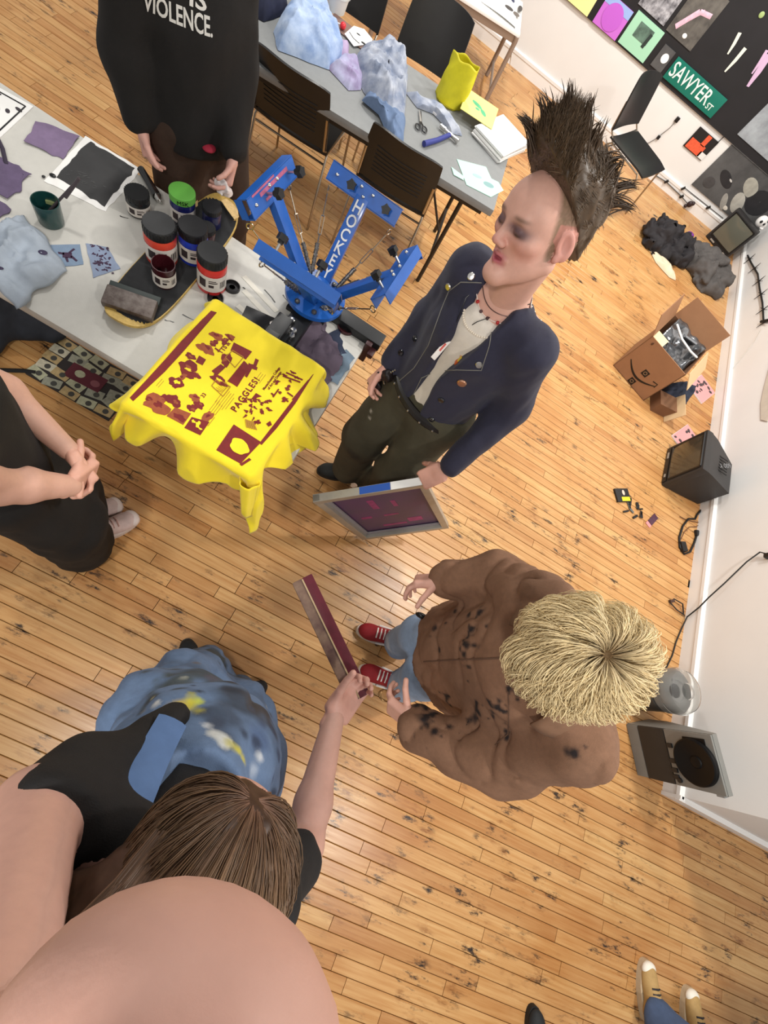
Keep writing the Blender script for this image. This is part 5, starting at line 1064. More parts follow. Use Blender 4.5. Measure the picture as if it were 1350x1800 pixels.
# ------------------------------------------------------------------ people: builders
from mathutils.bvhtree import BVHTree
skin_m = M('skin', (200, 152, 132), .5, attr='Col', var=.05, vs=60, sss=.08, bump=.04, bs=500)
def col_mat(name, rough=.85, var=.1, vs=30, bump=.3, bs=500, sheen=0.0, stretch=None, coat=0.0): return M(name, (200, 200, 200), rough, attr='Col', var=var, vs=vs, bump=bump, bs=bs, sheen=sheen, stretch=stretch, coat=coat)
def lerp(a, b, t): return np.asarray(a, float)*(1-t)+np.asarray(b, float)*t
def lin(c): return np.array(srgb(*c))
def hand_prims(wr, d, n, t, curl=.35, k=.006, sc=1.0, thumb=(.6, .75, .25), tcurl=.2, grip=None):
    """wr wrist, d towards knuckles, n out of the palm, t towards the thumb side; one curl per finger or a single value"""
    wr = np.array(wr, float); d = nrm(d); n = nrm(np.array(n)-d*(np.array(n) @ d)); t = nrm(np.array(t)-d*(np.array(t) @ d)-n*(np.array(t) @ n))
    c = curl if hasattr(curl, '__len__') else [curl]*4
    P = [cap(wr-d*.02*sc, wr+d*.02*sc, .026*sc, .027*sc, k, (n, 1.35))]
    Rm = np.stack([t, d, n], 1); P.append(rbox(wr+d*.052*sc, np.array((.030, .040, .006))*sc, .009*sc, .012, Rm))
    P.append(ell(wr+d*.035*sc+t*.022*sc+n*.006*sc, np.array((.020, .030, .015))*sc, .012, Rm))
    for i, (off, L_, r) in enumerate(((.0285, .074, .0090), (.0095, .082, .0093), (-.0095, .075, .0088), (-.0275, .060, .0078))):
        b = wr+d*(.088-.004*abs(i-1))*sc+t*off*sc; dd = nrm(d+t*off*1.2); a = 0.0
        for j, f in enumerate((.46, .31, .23)):
            a += c[i]*(1.0, 1.15, .8)[j]; q = nrm(dd*math.cos(a)+n*math.sin(a)); e = b+q*L_*f*sc; rr_ = r*(1, .92, .84)[j]*sc
            P.append(cap(b, e, rr_, rr_*.93, .003 if j else k)); b = e
    b = wr+d*.022*sc+t*.026*sc+n*.004*sc; q = nrm(d*thumb[0]+t*thumb[1]+n*thumb[2])
    for j, (L_, r) in enumerate(((.042, .0125), (.034, .0108), (.027, .0095))):
        e = b+q*L_*sc; P.append(cap(b, e, r*sc, r*.92*sc, .008 if j == 0 else .003)); b = e; q = nrm(q+n*tcurl*(j+1)*.6+d*.25)
    return P
def head_prims(lips=True):
    """local head: x right, y forward, z up, origin between the ears at eye level"""
    P = [ell((0, -.02, .028), (.076, .097, .088), .03), ell((0, .030, -.028), (.060, .058, .082), .03), ell((0, .045, .03), (.062, .045, .055), .03)]
    for s_ in (-1, 1):
        P.append(cap((s_*.054, -.005, -.055), (s_*.012, .074, -.102), .020, .017, .03)); P.append(ell((s_*.043, .058, -.018), (.022, .024, .018), .02))
    P.append(ell((0, .078, -.100), (.022, .018, .016), .02)); P.append(cap((-.034, .080, .020), (.034, .080, .020), .010, .010, .014))
    for s_ in (-1, 1): P.append(ell((s_*.031, .098, .001), (.018, .016, .011), .012, sub=True))
    for s_ in (-1, 1): P.append(ell((s_*.031, .0755, .000), (.0155, .0155, .0125), .004))
    P += [cap((0, .085, .012), (0, .1025, -.026), .0070, .0105, .010), ell((0, .1045, -.029), (.0105, .0095, .0085), .006)]
    for s_ in (-1, 1): P.append(ell((s_*.0125, .097, -.033), (.0085, .0095, .0075), .006))
    for s_ in (-1, 1): P.append(ell((s_*.0065, .102, -.0395), (.0035, .004, .003), .003, sub=True))
    for s_ in (-1, 1):
        P.append(cap((s_*.003, .0905, -.0565), (s_*.026, .0775, -.0625), .0046, .0030, .004)); P.append(cap((s_*.002, .0885, -.0715), (s_*.022, .0785, -.0665), .0056, .0034, .004))
    P.append(rbox((0, .0935, -.0640), (.014, .010, .0018), .0014, .003, sub=True))
    for s_ in (-1, 1):
        Re = rz(s_*.35) @ rx(-.2)
        P.append(ell((s_*.079, -.012, -.004), (.0075, .020, .032), .006, Re)); P.append(ell((s_*.084, -.006, .000), (.006, .011, .020), .004, Re, sub=True)); P.append(ell((s_*.0765, -.004, -.030), (.006, .009, .010), .004))
    return P
def head_colors(v, base, lip=(168, 84, 86), brow=(80, 60, 46), shadow=None, cheek=(198, 130, 120), fade=None):
    c = np.tile(lin(base), (len(v), 1)); x, y, z = np.abs(v[:, 0]), v[:, 1], v[:, 2]; f = np.clip((y-.02)/.03, 0, 1)
    def mixin(mask, col): nonlocal c; m = np.clip(mask, 0, 1)[:, None]; c = c*(1-m)+m*lin(col)
    g = lambda a, b, cx, cz: np.exp(-(((x-cx)/a)**2+((z-cz)/b)**2))
    mixin(.45*g(.026, .022, .045, -.03)*f, cheek); mixin(.5*np.exp(-((x/.014)**2+((z+.03)/.014)**2))*f, cheek)
    if shadow:
        mixin(.9*g(.021, .012, .033, .003)*f, shadow); mixin(.7*g(.012, .008, .046, .0)*f, shadow); mixin(.9*g(.016, .0035, .033, -.0055)*f*(y > .06), (44, 34, 36)); mixin(.6*g(.01, .008, .016, .004)*f, shadow)
    else: mixin(.9*g(.014, .003, .031, -.003)*f*(y > .06), (52, 40, 36))
    mixin(.75*np.exp(-(((x-.034)/.017)**4+((z-.0225-.05*(x-.03))/.0045)**2))*f, brow)
    mixin(1.0*np.exp(-((x/.0245)**4+((z+.0635+.05*x)/.0125)**4))*(y > .078), lip)
    if fade:
        d = -(v[:, 1]-.030)*.9-(np.abs(v[:, 2]+.005)*.0); up_ = (z > -.005) | ((y < -.025) & (z > -.075)) | ((np.abs(y-.012) < .010) & (z > -.04))
        m = np.clip((.038-.25*np.clip(.03-z, 0, .1)-y)/.012, 0, 1)*up_*(~((x > .0745) & (y < .012) & (y > -.034) & (z < .028) & (z > -.04))); mixin(.82*m*(1+.15*vnoise(v, 300)), fade)
    mixin(.5*((x > .07) & (y < .02) & (z > -.04) & (z < .035)), cheek)
    return c
def mk_head(pos, R_, sc=1.0, res=.0035):
    v, f = sdf_mesh(head_prims(), res); v = relax(v, f, 1, .4); return v, f, (lambda q: (q*sc) @ np.array(R_).T+np.array(pos))
def body_prims(J, hs=1.0):
    f = J['f']; P = [cap(J['pel'], J['chest'], .115, .13, .05, (f, 1.35)), cap(J['shR'], J['shL'], .052, .052, .05), cap(J['chest'], J['neck'], .12, .055, .05, (f, 1.2)), cap(J['hipR'], J['hipL'], .09, .09, .05)]
    P.append(cap(J['neck'], J['headb'], .056, .052, .03))
    for s_ in 'RL':
        P += chain([J['sh'+s_], J['el'+s_], J['wr'+s_]], [.048, .040, .028], .02); P += chain([J['hip'+s_], J['kn'+s_], J['an'+s_]], [.085, .058, .04], .03)
    return P
def shoe(parent, toe, heel, style):
    """one shoe: sole, upper, laces"""
    toe, heel = np.array((*toe[:2], 0.)), np.array((*heel[:2], 0.)); d = nrm(toe-heel); L_ = np.linalg.norm(toe-heel); s_ = np.array((-d[1], d[0], 0)); R_ = np.stack([d, s_, (0, 0, 1.)], 1); T = lambda p: R_ @ np.array(p, float)+heel
    out = []
    for i in range(30):
        a = 2*PI*i/30; x = L_/2+math.cos(a)*L_/2; w_ = .046 if x > L_*.55 else .036+.010*max(0, (x/L_-.2))/.35; out.append((x, math.sin(a)*w_*(1 if abs(math.sin(a)) < .99 else 1)))
    sw = MB(); sw.prism([(x, math.copysign(abs(y)**.8*(.046**.2), y)) for x, y in out], .0, style.get('soleh', .026), R_, heel); so = sw.obj('sole', M('sole_%d_%d' % style['sole'][:2], style['sole'], .6, var=.08, vs=60), parent)
    sh = style.get('soleh', .026)
    P = [ell(T((L_*.72, 0, sh+.006)), (L_*.26, .042, .036), .03, R_), ell(T((L_*.40, 0, sh+.028)), (L_*.30, .036, .042), .03, R_), ell(T((L_*.17, 0, sh+.030)), (L_*.16, .034, .055), .03, R_), cap(T((L_*.22, 0, .06)), T((L_*.20, 0, style.get('top', .105))), .038, .040, .02)]
    o = blob_thing('upper', P, .006, M('upper_%d_%d' % style['upper'][:2], style['upper'], .7, var=.12, vs=40, bump=.2, bs=300), parent, clip=[(T((0, 0, sh-.004)), (0, 0, -1)), (T((0, 0, style.get('top', .105))), (0, 0, 1))])
    if style.get('lace'):
        lm_ = M('lace_%d' % style['lace'][0], style['lace'], .7)
        for k in range(4):
            x = L_*(.62-.075*k); z = sh+.061+.0045*k
            MB().tube([T((x, -.024, z-.014)), T((x+.004, 0, z+.001)), T((x, .024, z-.014))], .0038, 6).obj('lace', lm_, o)
    if style.get('cap'): blob_thing('toe_cap', [ell(T((L_*.86, 0, sh+.006)), (L_*.135, .040, .026), .01, R_)], .005, M('toecap_%d' % style['cap'][0], style['cap'], .5), o, clip=[(T((0, 0, sh-.003)), (0, 0, -1))])
    if style.get('stripe'):
        for s2 in (-1, 1): MB().tube([T((L_*.15, s2*.037, sh+.03)), T((L_*.35, s2*.041, sh+.02)), T((L_*.55, s2*.044, sh+.006))], .006, 6, flat=((0, 0, 1), .8)).obj('side_stripe', M('stripe_white', (232, 228, 222), .6), o)
def strands(name, paths, r0, cols, parent, mat, k3=3):
    """paths (n,k,3), cols (n,k,3) -> one mesh of tapered locks"""
    n, k = paths.shape[:2]; t = np.gradient(paths, axis=1); t /= np.linalg.norm(t, axis=-1, keepdims=True)+1e-9
    u = np.cross(t, np.random.RandomState(1).randn(n, 1, 3)); u /= np.linalg.norm(u, axis=-1, keepdims=True)+1e-9; w_ = np.cross(t, u)
    tap = (1-np.linspace(0, 1, k)**2.2*.9)[None, :, None, None]; a = np.arange(k3)*2*PI/k3; rad = (r0 if np.ndim(r0) == 0 else np.asarray(r0)[:, None, None, None])*tap
    V = paths[:, :, None]+rad*(np.cos(a)[None, None, :, None]*u[:, :, None]+np.sin(a)[None, None, :, None]*w_[:, :, None])
    idx = np.arange(n*k*k3).reshape(n, k, k3); q = np.stack([idx[:, :-1], np.roll(idx[:, :-1], -1, 2), np.roll(idx[:, 1:], -1, 2), idx[:, 1:]], -1).reshape(-1, 4)
    C = np.repeat(cols[:, :, None], k3, 2).reshape(-1, 3)
    return link(name, np_mesh(name, [(V.reshape(-1, 3), q)], mat, C), parent)
hair_m = col_mat('hair', .42, .12, 90, 0.0)
class Garment:
    """blended garment surface with stains placed on it, later hit-tested for buttons and piping"""
    def __init__(s, prims, res, fn=None, clip=None, rel=1):
        s.v, s.f = sdf_mesh(prims, res, fn, clip); s.v = relax(s.v, s.f, rel, .5) if rel else s.v; s.c = None; s.b = None
    def bvh(s):
        if s.b is None: s.b = BVHTree.FromPolygons([Vector(p) for p in s.v], [tuple(map(int, q)) for q in s.f])
        return s.b
    def base(s, col, var=.0, vs=8.): s.c = np.tile(lin(col), (len(s.v), 1))*(1+var*vnoise(s.v, vs, 4.2))[:, None]; return s
    def hit(s, x, y):
        d = CAMR.T @ np.array([(x-675)/F, (y-900)/F, 1.0]); r = s.bvh().ray_cast(Vector((0, 0, H)), Vector(d).normalized())
        if r[0] is None:
            p = s.bvh().find_nearest(Vector(wp(x, y, .9))); return np.array(p[0]), np.array(p[1])
        return np.array(r[0]), np.array(r[1])
    def near(s, p):
        r = s.bvh().find_nearest(Vector(p)); return np.array(r[0]), np.array(r[1])
    def stain(s, p, r, col, str_=1.0, rough=.5, vs=40.):
        d = np.linalg.norm(s.v-np.array(p), axis=1)/r*(1+rough*vnoise(s.v, vs, 1.7)); m = np.clip(1.6-d*1.6, 0, 1)[:, None]*str_; s.c = s.c*(1-m)+m*lin(col)
    def stain_px(s, x, y, r, col, **k):
        p, n = s.hit(x, y); s.stain(p, r, col, **k)
    def line_px(s, pts, w_, mat, name, parent, lift=.001):
        P = []
        for i in range(len(pts)-1):
            for t in np.linspace(0, 1, 8, endpoint=(i == len(pts)-2)):
                p, n = s.hit(*lerp(pts[i], pts[i+1], t)); P.append(p+n*lift)
        Q = [P[0]]
        for p in P[1:]:
            if np.linalg.norm(p-Q[-1]) < .06: Q.append(p)
        return MB().tube(Q, w_, 6).obj(name, mat, parent)
    def obj(s, name, mat, parent): return link(name, np_mesh(name, [(s.v, s.f)], mat, s.c), parent)
def person(label, J):
    t = thing('person', label, 'person', (float(J['pel'][0]), float(J['pel'][1]), 0)); t['_x'] = 0; del t['_x']; return t
def fix(t):
    """children were built in world space: keep them there under the moved root"""
    bpy.context.view_layer.update(); inv = t.matrix_world.inverted()
    for c in t.children: c.matrix_parent_inverse = inv
def joints(**k):
    J = {a: np.array(b, float) for a, b in k.items()}; J['f'] = nrm((*J['f'][:2], 0)); return J
def make_body(t, J, hands, head, base, hcol=None, hsc=1.0, hres=.0045, extra=(), bres=.012):
    """skin: coarse body, fine hands and head, one mesh. hands: list of prim lists; head: (pos, R, kwargs)"""
    parts = []; cols = []
    v, f = sdf_mesh(body_prims(J), bres); v = relax(v, f, 2); parts.append((v, f)); cols.append(np.tile(lin(base), (len(v), 1)))
    for hp in hands:
        v, f = sdf_mesh(hp, .0034); v = relax(v, f, 1, .4); parts.append((v, f)); c = np.tile(lin(base), (len(v), 1))*(1+.05*vnoise(v, 30))[:, None]; cols.append(c*np.array((1.02, .96, .95)))
    for ep in extra:
        v, f = sdf_mesh(ep, .006); v = relax(v, f, 1); parts.append((v, f)); cols.append(np.tile(lin(base), (len(v), 1)))
    if head:
        v, f, T = mk_head(head[0], head[1], hsc, hres); parts.append((T(v), f)); cols.append(head_colors(v, base, **(head[2] if len(head) > 2 else {})))
    return link('body', np_mesh('body', parts, skin_m, np.concatenate(cols)), t)
def trouser_prims(J, rw=.15, rk=.085, ra=.08, k=.04):
    f = J['f']; P = [cap(J['hipR'], J['hipL'], rw*.68, rw*.68, .05), cap(J['pel'], J['pel']+V3(0, 0, .08), rw, rw*.92, .05, (f, 1.35))]
    for s_ in 'RL': P += chain([J['hip'+s_], J['kn'+s_], J['an'+s_]], [rw*.66, rk, ra], k)
    return P
def top_prims(J, rt=.165, rs=.07, re=.062, rc=.05, hem=None, fl=1.3, cuffR=1.0, cuffL=1.0, k=.04):
    f = J['f']; P = [cap(hem if hem is not None else J['pel'], J['chest'], rt*.98, rt, .05, (f, fl)), cap(J['shR'], J['shL'], rs*.95, rs*.95, .05), cap(J['chest'], J['neck'], rt*.9, rs, .05, (f, fl))]
    for s_, c in (('R', cuffR), ('L', cuffL)):
        if c <= 0: continue
        if c > 1: P += chain([J['sh'+s_], J['el'+s_], lerp(J['el'+s_], J['wr'+s_], c-1)], [rs, re, rc], k)
        else: P.append(cap(J['sh'+s_], lerp(J['sh'+s_], J['el'+s_], c), rs, lerp(rs, re, c), k))
    return P
def hair_cap(t, pos, R_, sc, col, mat=None, drop=-.02, grow=.012, name='hair', res=.006):
    P = [ell((0, -.022, .032), (.080+grow, .100+grow, .090+grow), .02), ell((0, -.06, -.02), (.07+grow, .06+grow, .08+grow), .03)]
    v, f = sdf_mesh(P, res, folds(.006, 60, (0, 0, 1), 2, .3), clip=[((0, .055, .02), (0, 1, -.45)), ((0, 0, -.09+drop), (0, 0, -1))]); v = relax(v, f, 1)
    return link(name, np_mesh(name, [((v*sc) @ np.array(R_).T+np.array(pos), f)], hair_m, np.tile(lin(col), (len(v), 1))*(1+.25*vnoise(v*np.array((1, 1, .3)), 120))[:, None]), t)
# ================================================================== person in the navy jacket
Z = V3(0, 0, 1)
HR1 = np.array([[-0.631, -0.735, -0.248], [0.69, -0.678, 0.253], [-0.354, -0.012, 0.935]]); HP1 = V3(.16, 1.2, 1.663); HS1 = 1.12
J = joints(f=(-.40, -.917, 0), pel=(.225, 1.205, .95), chest=(.215, 1.215, 1.27), neck=(.205, 1.235, 1.46), headb=HP1+HR1 @ V3(0, -.02, -.075), shR=(.088, 1.272, 1.41), shL=(.352, 1.155, 1.40), elR=(.062, 1.315, 1.14), wrR=(.028, 1.21, .945),
           elL=(.455, 1.165, 1.16), wrL=(.398, .965, .925), hipR=(.145, 1.24, .92), hipL=(.302, 1.17, .92), knR=(.10, 1.17, .5), knL=(.315, 1.09, .5), anR=(.125, 1.20, .09), anL=(.30, 1.17, .09))
J1 = J; f = J['f']; rt_ = np.cross(f, Z)      # rt_ = person's right
p1 = person('person in navy double breasted jacket holding a screen printing frame', J)
SA, SB, SC, SD = V3(.018, .726, .568), V3(.347, .913, .835), V3(.723, 1.116, .316), V3(.394, .928, .048)
bar = nrm(SA-SB)
hR = hand_prims(J['wrR'], (-.25, -.35, -.9), (.75, -.35, -.1), (-.2, -.85, .2), [.55, .6, .65, .7], tcurl=.5)
hL = hand_prims(J['wrL']+V3(-.004, -.006, -.01), (-.42, -.38, -.82), (.35, .62, -.5), (-.75, .1, .45), [.75, .75, .72, .7], thumb=(.75, .45, .55), tcurl=.6)
skin1 = (212, 164, 146)
make_body(p1, J, [hR, hL], (HP1, HR1, dict(lip=(172, 84, 94), shadow=(76, 56, 66), brow=(92, 70, 52), cheek=(206, 132, 122), fade=(112, 92, 66))), skin1, hsc=HS1, hres=.0028, extra=[[cap(J['neck']-V3(0, 0, .05), J['headb'], .062, .056, .02), cap(J['neck']-V3(0, 0, .04)+rt_*.11, J['neck']-V3(0, 0, .04)-rt_*.11, .045, .045, .03)]])
# white shirt
g = Garment([cap(J['pel']-V3(0, 0, .02), J['chest']+V3(0, 0, .035), .148, .138, .05, (f, 1.28))], .009, folds(.004, 20, (0, 0, 1), 3), clip=[(J['neck']+f*.08-Z*.055, nrm(f*.55+Z*.8)), (J['pel']+f*.1-Z*.02, -Z)])
g.base((222, 214, 202)); shirt1 = g; g.obj('shirt', col_mat('white_shirt_cloth', .85, .06), p1)
# jacket
path = [J['neck']+f*.09+Z*.03, J['chest']+f*.135+Z*.04, J['chest']+f*.132-Z*.13, J['pel']+f*.134+Z*.0]
pr_ = top_prims(J, .168, .068, .060, .046, hem=J['pel']-V3(0, 0, .02), fl=1.26, cuffR=1.93, cuffL=1.93)
pr_ += [cap(J['neck']-Z*.02, J['neck']+Z*.10, .066, .10, .02, sub=True)]
sub_ = chain([path[0], path[1], path[2], path[3]], [.080, .046, .025, .040], .006, sub=True)
g = Garment(pr_+sub_, .0065, folds(.006, 17, (.2, .1, 1), 9, .4), clip=[(V3(0, 0, .925), V3(0, 0, -1))]); jk1 = g
g.base((40, 40, 60), .12, 6); jk = g.obj('jacket', col_mat('navy_wool', .8, .1, 90, .35, 900, sheen=.1), p1)
pipe = M('piping_grey', (120, 118, 112), .6)
def on_px(garm, pts): return [p for p in pts]
jk1.line_px([(846, 497), (810, 496), (789, 512), (775, 547), (753, 608), (728, 647), (697, 674)], .0016, pipe, 'piping', jk)
jk1.line_px([(866, 574), (860, 608), (846, 651), (803, 650), (762, 654), (741, 664), (720, 706), (716, 728), (766, 768)], .0016, pipe, 'piping', jk)
def disc_on(garm, x, y, r, mat, name, parent, h=.006, dome=True):
    p, n = garm.hit(x, y); R_ = frame(z=n, x=(0.3, .9, .1)); return MB().lathe([(r, 0), (r, h*.5), (r*.8, h), (0, h*(1.1 if dome else 1))], p, 16, R_).obj(name, mat, parent)
btn = M('black_gloss_button', (24, 24, 28), .12, coat=.8)
for x, y in ((730, 595), (705, 620), (776, 703), (759, 737)): disc_on(jk1, x, y, .0115, btn, 'button', jk)
for x, y in ((828, 486), (789, 504), (842, 641)): disc_on(jk1, x, y, .011, silver, 'button', jk)
disc_on(jk1, 812, 673, .016, M('copper_badge', (196, 150, 122), .3, .8), 'copper_badge', jk)
p, n = jk1.hit(806, 634); R_ = frame(z=n, y=Z); pin = MB().box(p+R_ @ V3(0, -.008, .002), (.016, .016, .004), R_, .003).obj('enamel_pin', M('pin_orange', (206, 96, 40), .3), jk); MB().box(p+R_ @ V3(.0, .009, .0025), (.009, .02, .004), R_ @ rz(.2), .002).obj('yellow_top', M('pin_yellow', (222, 190, 70), .3), pin)
# trousers, belt, shoes
g = Garment(trouser_prims(J, .158, .098, .082), .009, folds(.008, 13, (0, 0, 1), 14, .5), clip=[(V3(0, 0, 1.0), V3(0, 0, 1)), (V3(0, 0, .055), V3(0, 0, -1))]); tr1 = g
g.base((74, 70, 54), .12, 7)
for x, y, r, c in ((652, 722, .012, (196, 190, 176)), (650, 735, .010, (170, 164, 150)), (705, 700, .02, (104, 84, 60)), (620, 800, .05, (54, 48, 38)), (690, 790, .05, (88, 82, 64)), (740, 740, .03, (60, 54, 44)), (660, 800, .03, (62, 54, 42))): g.stain_px(x, y, r, c, str_=.8)
g.obj('trousers', col_mat('olive_canvas', .9, .12, 24), p1)
bl = []
for a in np.linspace(0, 2*PI, 40, endpoint=False): bl.append(J['pel']+V3(0, 0, .005)+rt_*.168*math.cos(a)+f*.128*math.sin(a))
b_o = MB().tube(bl, .02, 8, flat=((0, 0, 1), .9), closed=True).obj('belt', M('black_leather', (28, 24, 22), .4), p1)
for k in range(40):
    if k % 2 == 0: p = bl[k]; q = nrm(p-J['pel']); MB().ell(p+q*.020, (.005, .005, .005), n=8, m=5).obj('stud', silver, b_o)
for (x, y, r) in ((688, 662, .026), (668, 680, .026)):
    p, n = tr1.hit(x, y); blob_thing('black_pouch', [ell(p+n*.015, (r, r*.8, r*1.1), .01), ell(p+n*.03+V3(.01, 0, .012), (r*.6, r*.6, r*.6), .01), ell(p+n*.03-V3(.012, 0, .012), (r*.6, r*.5, r*.5), .01)], .005, M('pouch_black', (30, 22, 22), .5, var=.3, vs=60), p1, folds(.006, 70, (0, 0, 1), 3))
ch_ = [tr1.hit(*lerp((662, 672), (700, 650), t))[0] for t in np.linspace(0, 1, 12)]
for p in ch_: MB().ell(p+V3(-.01, -.02, .012), (.0045, .0045, .0045), n=8, m=5).obj('chain_bead', silver, b_o)
st_boot = dict(sole=(30, 30, 30), upper=(38, 40, 38), soleh=.022, top=.10); shoe(p1, (-.012, 1.135), (.20, 1.235), st_boot); shoe(p1, (.20, 1.0), (.335, 1.22), st_boot)
# necklaces
nk = J['neck']
def ring(drop, rad, fw, n=70, tilt=0.0):
    return [nk+rt_*rad*math.cos(a)+f*(fw*math.sin(a)+.012)+Z*(.018-drop*(math.sin(a)*.5+.5)**1.6+tilt*math.cos(a)) for a in np.linspace(0, 2*PI, n, endpoint=False)]
dgb = BVHTree.FromObject(bpy.data.objects['body'], bpy.context.evaluated_depsgraph_get())
def snap(p, lift):
    p = np.array(p); ax_ = nk+Z*((p-nk)[2]*.6-.01); d = nrm(ax_-p); best = p
    for b_ in (dgb, shirt1.bvh()):
        r = b_.ray_cast(Vector(p-d*.09), Vector(d), .3)
        if r[0] is not None:
            q = np.array(r[0])-d*lift
            if np.linalg.norm(q-ax_) > np.linalg.norm(best-ax_) or best is p: best = q
    return best
pearl = M('pearl', (236, 226, 210), .25, coat=.4)
mb = MB()
for p in ring(.115, .078, .088, 92): mb.ell(snap(p, .0035), (.0034, .0034, .0034), n=7, m=5)
o = mb.obj('pearl_strand', pearl, p1); o['kind'] = 'stuff'
rg_ = [snap(p, .003) for p in ring(.075, .072, .080, 60)]; MB().tube(rg_, .0016, 6, closed=True).obj('bead_necklace', M('pale_bead', (222, 206, 196), .3), p1); bn = p1.children[-1]
for k in range(6, 30, 4): MB().ell(rg_[k], (.0055, .0055, .0055), n=8, m=6).obj('bead', M('dark_bead_%d' % (k % 3), [(60, 34, 40), (176, 36, 40), (84, 60, 62)][k % 3], .25), bn)
MB().tube([snap(p, .002) for p in ring(.05, .068, .074, 50)], .0014, 6, closed=True).obj('choker_chain', M('choker_chain', (92, 70, 66), .3, .6), p1)
def front_hit(x, y):
    best = None
    for gm in (jk1, shirt1):
        p, n = gm.hit(x, y)
        if best is None or np.linalg.norm(p-V3(0, 0, H)) < np.linalg.norm(best[0]-V3(0, 0, H)): best = (p, n)
    return best
pd, pn = front_hit(775, 614); e0, e1 = front_hit(762, 630)[0], front_hit(790, 598)[0]; axd = nrm(e1-e0); R_ = frame(x=axd, z=nrm(V3(0, 0, H)-pd)); L_ = .075
pend = MB().box(pd+R_ @ V3(0, 0, .014), (L_, .017, .006), R_, .003).obj('pendant', M('pendant_white', (230, 222, 214), .4), p1)
mb = MB(); add_text(mb, 'lomo', .011, pd+R_ @ V3(.006, 0, .0175), R_[:, 0], R_[:, 1], .0003) if False else mb.box(pd+R_ @ V3(.008, 0, .0172), (.028, .006, .0006), R_); mb.obj('red_print', M('red_print', (206, 78, 66), .5), pend, smooth=False)
top_ = pd+R_ @ V3(L_/2, 0, .012)
for pts in ([(790, 592), (806, 557), (819, 524)], [(794, 593), (838, 566), (881, 551)]):
    P = [top_]+[front_hit(x, y)[0]+nrm(V3(0, 0, H)-pd)*.006 for x, y in pts[1:]]; P.append(snap(nk+(rt_ if pts[1][0] < 820 else -rt_)*.07+Z*.02, .004)); MB().tube(P, .0014, 6).obj('pendant_cord', ink_black, p1)
# hair
def head_w(q): return (np.asarray(q)*HS1) @ HR1.T+HP1
v, fq = sdf_mesh([ell((0, -.022, .040), (.081, .100, .088), .02), ell((0, -.082, -.02), (.058, .034, .085), .03), ell((0, .012, .095), (.078, .080, .062), .03), ell((-.005, .040, .138), (.048, .050, .054), .03), ell((0, -.05, .085), (.078, .070, .060), .03)], .004, folds(.007, 48, (.2, .2, 1), 2, .4), clip=[((0, .058, .058), (0, 1, -.35)), ((0, -.012, .042), (0, .72, -.7))])
cc = lin((84, 67, 50))*(1+.35*vnoise(v*np.array((1, 1, .4)), 130))[:, None]*(1+.0*v[:, :1])
hr1 = link('hair', np_mesh('hair', [(head_w(v), fq)], hair_m, cc), p1)
rg = np.random.RandomState(4); n = 6500; paths = []; cols = []; rad = []
bv = BVHTree.FromPolygons([Vector(q) for q in v], [tuple(map(int, q)) for q in fq])
clump = rg.randn(40, 3)*.35; ccen = np.array([nrm(rg.randn(3)+(0, 0, .6)) for _ in range(40)])
for i in range(n):
    dirn = nrm(rg.randn(3)+V3(0, 0, .55)); c0 = V3(0, -.01, .06); r = bv.ray_cast(Vector(c0+dirn*.4), Vector(-dirn))
    if r[0] is None: continue
    root = np.array(r[0]); nn = np.array(r[1])
    if root[2] < .03 and root[1] > -.06: continue
    k_ = int(np.argmax(ccen @ dirn)); top = np.clip((root[2]-.07)/.06, 0, 1); L_ = (.020+.016*top)*(.7+.6*rg.rand())
    tg = V3(0, .35, .75)*top+V3(0, -.8, -.35)*(1-top)+clump[k_]*.9; tg = tg-nn*(tg @ nn); out = nrm(nn*.16+nrm(tg)); bend = nrm(out+rg.normal(0, .2, 3))
    paths.append(np.array([root-nn*.004+out*L_*t+(bend-out)*L_*t*t*.6 for t in np.linspace(0, 1, 5)])); rad.append(.0011); b_ = rg.uniform(.6, 1.6); cols.append(np.tile(lin((92, 74, 56))*b_, (5, 1)))
fr_ = v[(v[:, 1] > .035) & (v[:, 2] > .075)]
for i in rg.randint(0, len(fr_), 2600):
    root = fr_[i]; out = nrm(V3(rg.normal(0, .25), .42, .85)+rg.normal(0, .12, 3)); L_ = rg.uniform(.02, .042); bend = nrm(out+V3(0, -.3, .3)+rg.normal(0, .2, 3))
    paths.append(np.array([root-V3(0, .003, .003)+out*L_*t+(bend-out)*L_*t*t*.6 for t in np.linspace(0, 1, 5)])); rad.append(.0011); cols.append(np.tile(lin((88, 70, 52))*rg.uniform(.7, 1.3), (5, 1)))
# spiked tips: front quiff and one tuft at the back
for (tip, base, nn, sp) in [((.02, .115, .205), (.015, .06, .145), 22, .007), ((-.012, .085, .232), (-.0, .04, .155), 24, .007), ((-.040, .055, .226), (-.025, .02, .155), 22, .007), ((.045, .125, .165), (.03, .07, .125), 24, .006), ((-.055, .02, .200), (-.035, .0, .14), 16, .007), ((-.065, -.165, .075), (-.03, -.105, .06), 34, .008), ((-.06, -.15, .115), (-.03, -.09, .085), 26, .010), ((-.07, -.06, .15), (-.045, -.05, .11), 30, .012)]:
    tip, base = np.array(tip), np.array(base)
    for k in range(nn):
        b0 = base+rg.randn(3)*sp*1.5; tt = tip+rg.randn(3)*.005; paths.append(np.array([lerp(b0, tt, t)+V3(0, 0, .008*math.sin(t*PI)) for t in np.linspace(0, 1, 5)])); rad.append(.0020); cols.append(np.tile(lin((76, 60, 46))*rg.uniform(.8, 1.2), (5, 1)))
o = strands('hair_locks', head_w(np.array(paths)), np.array(rad), np.array(cols), hr1, hair_m); o['kind'] = 'stuff'
fix(p1)

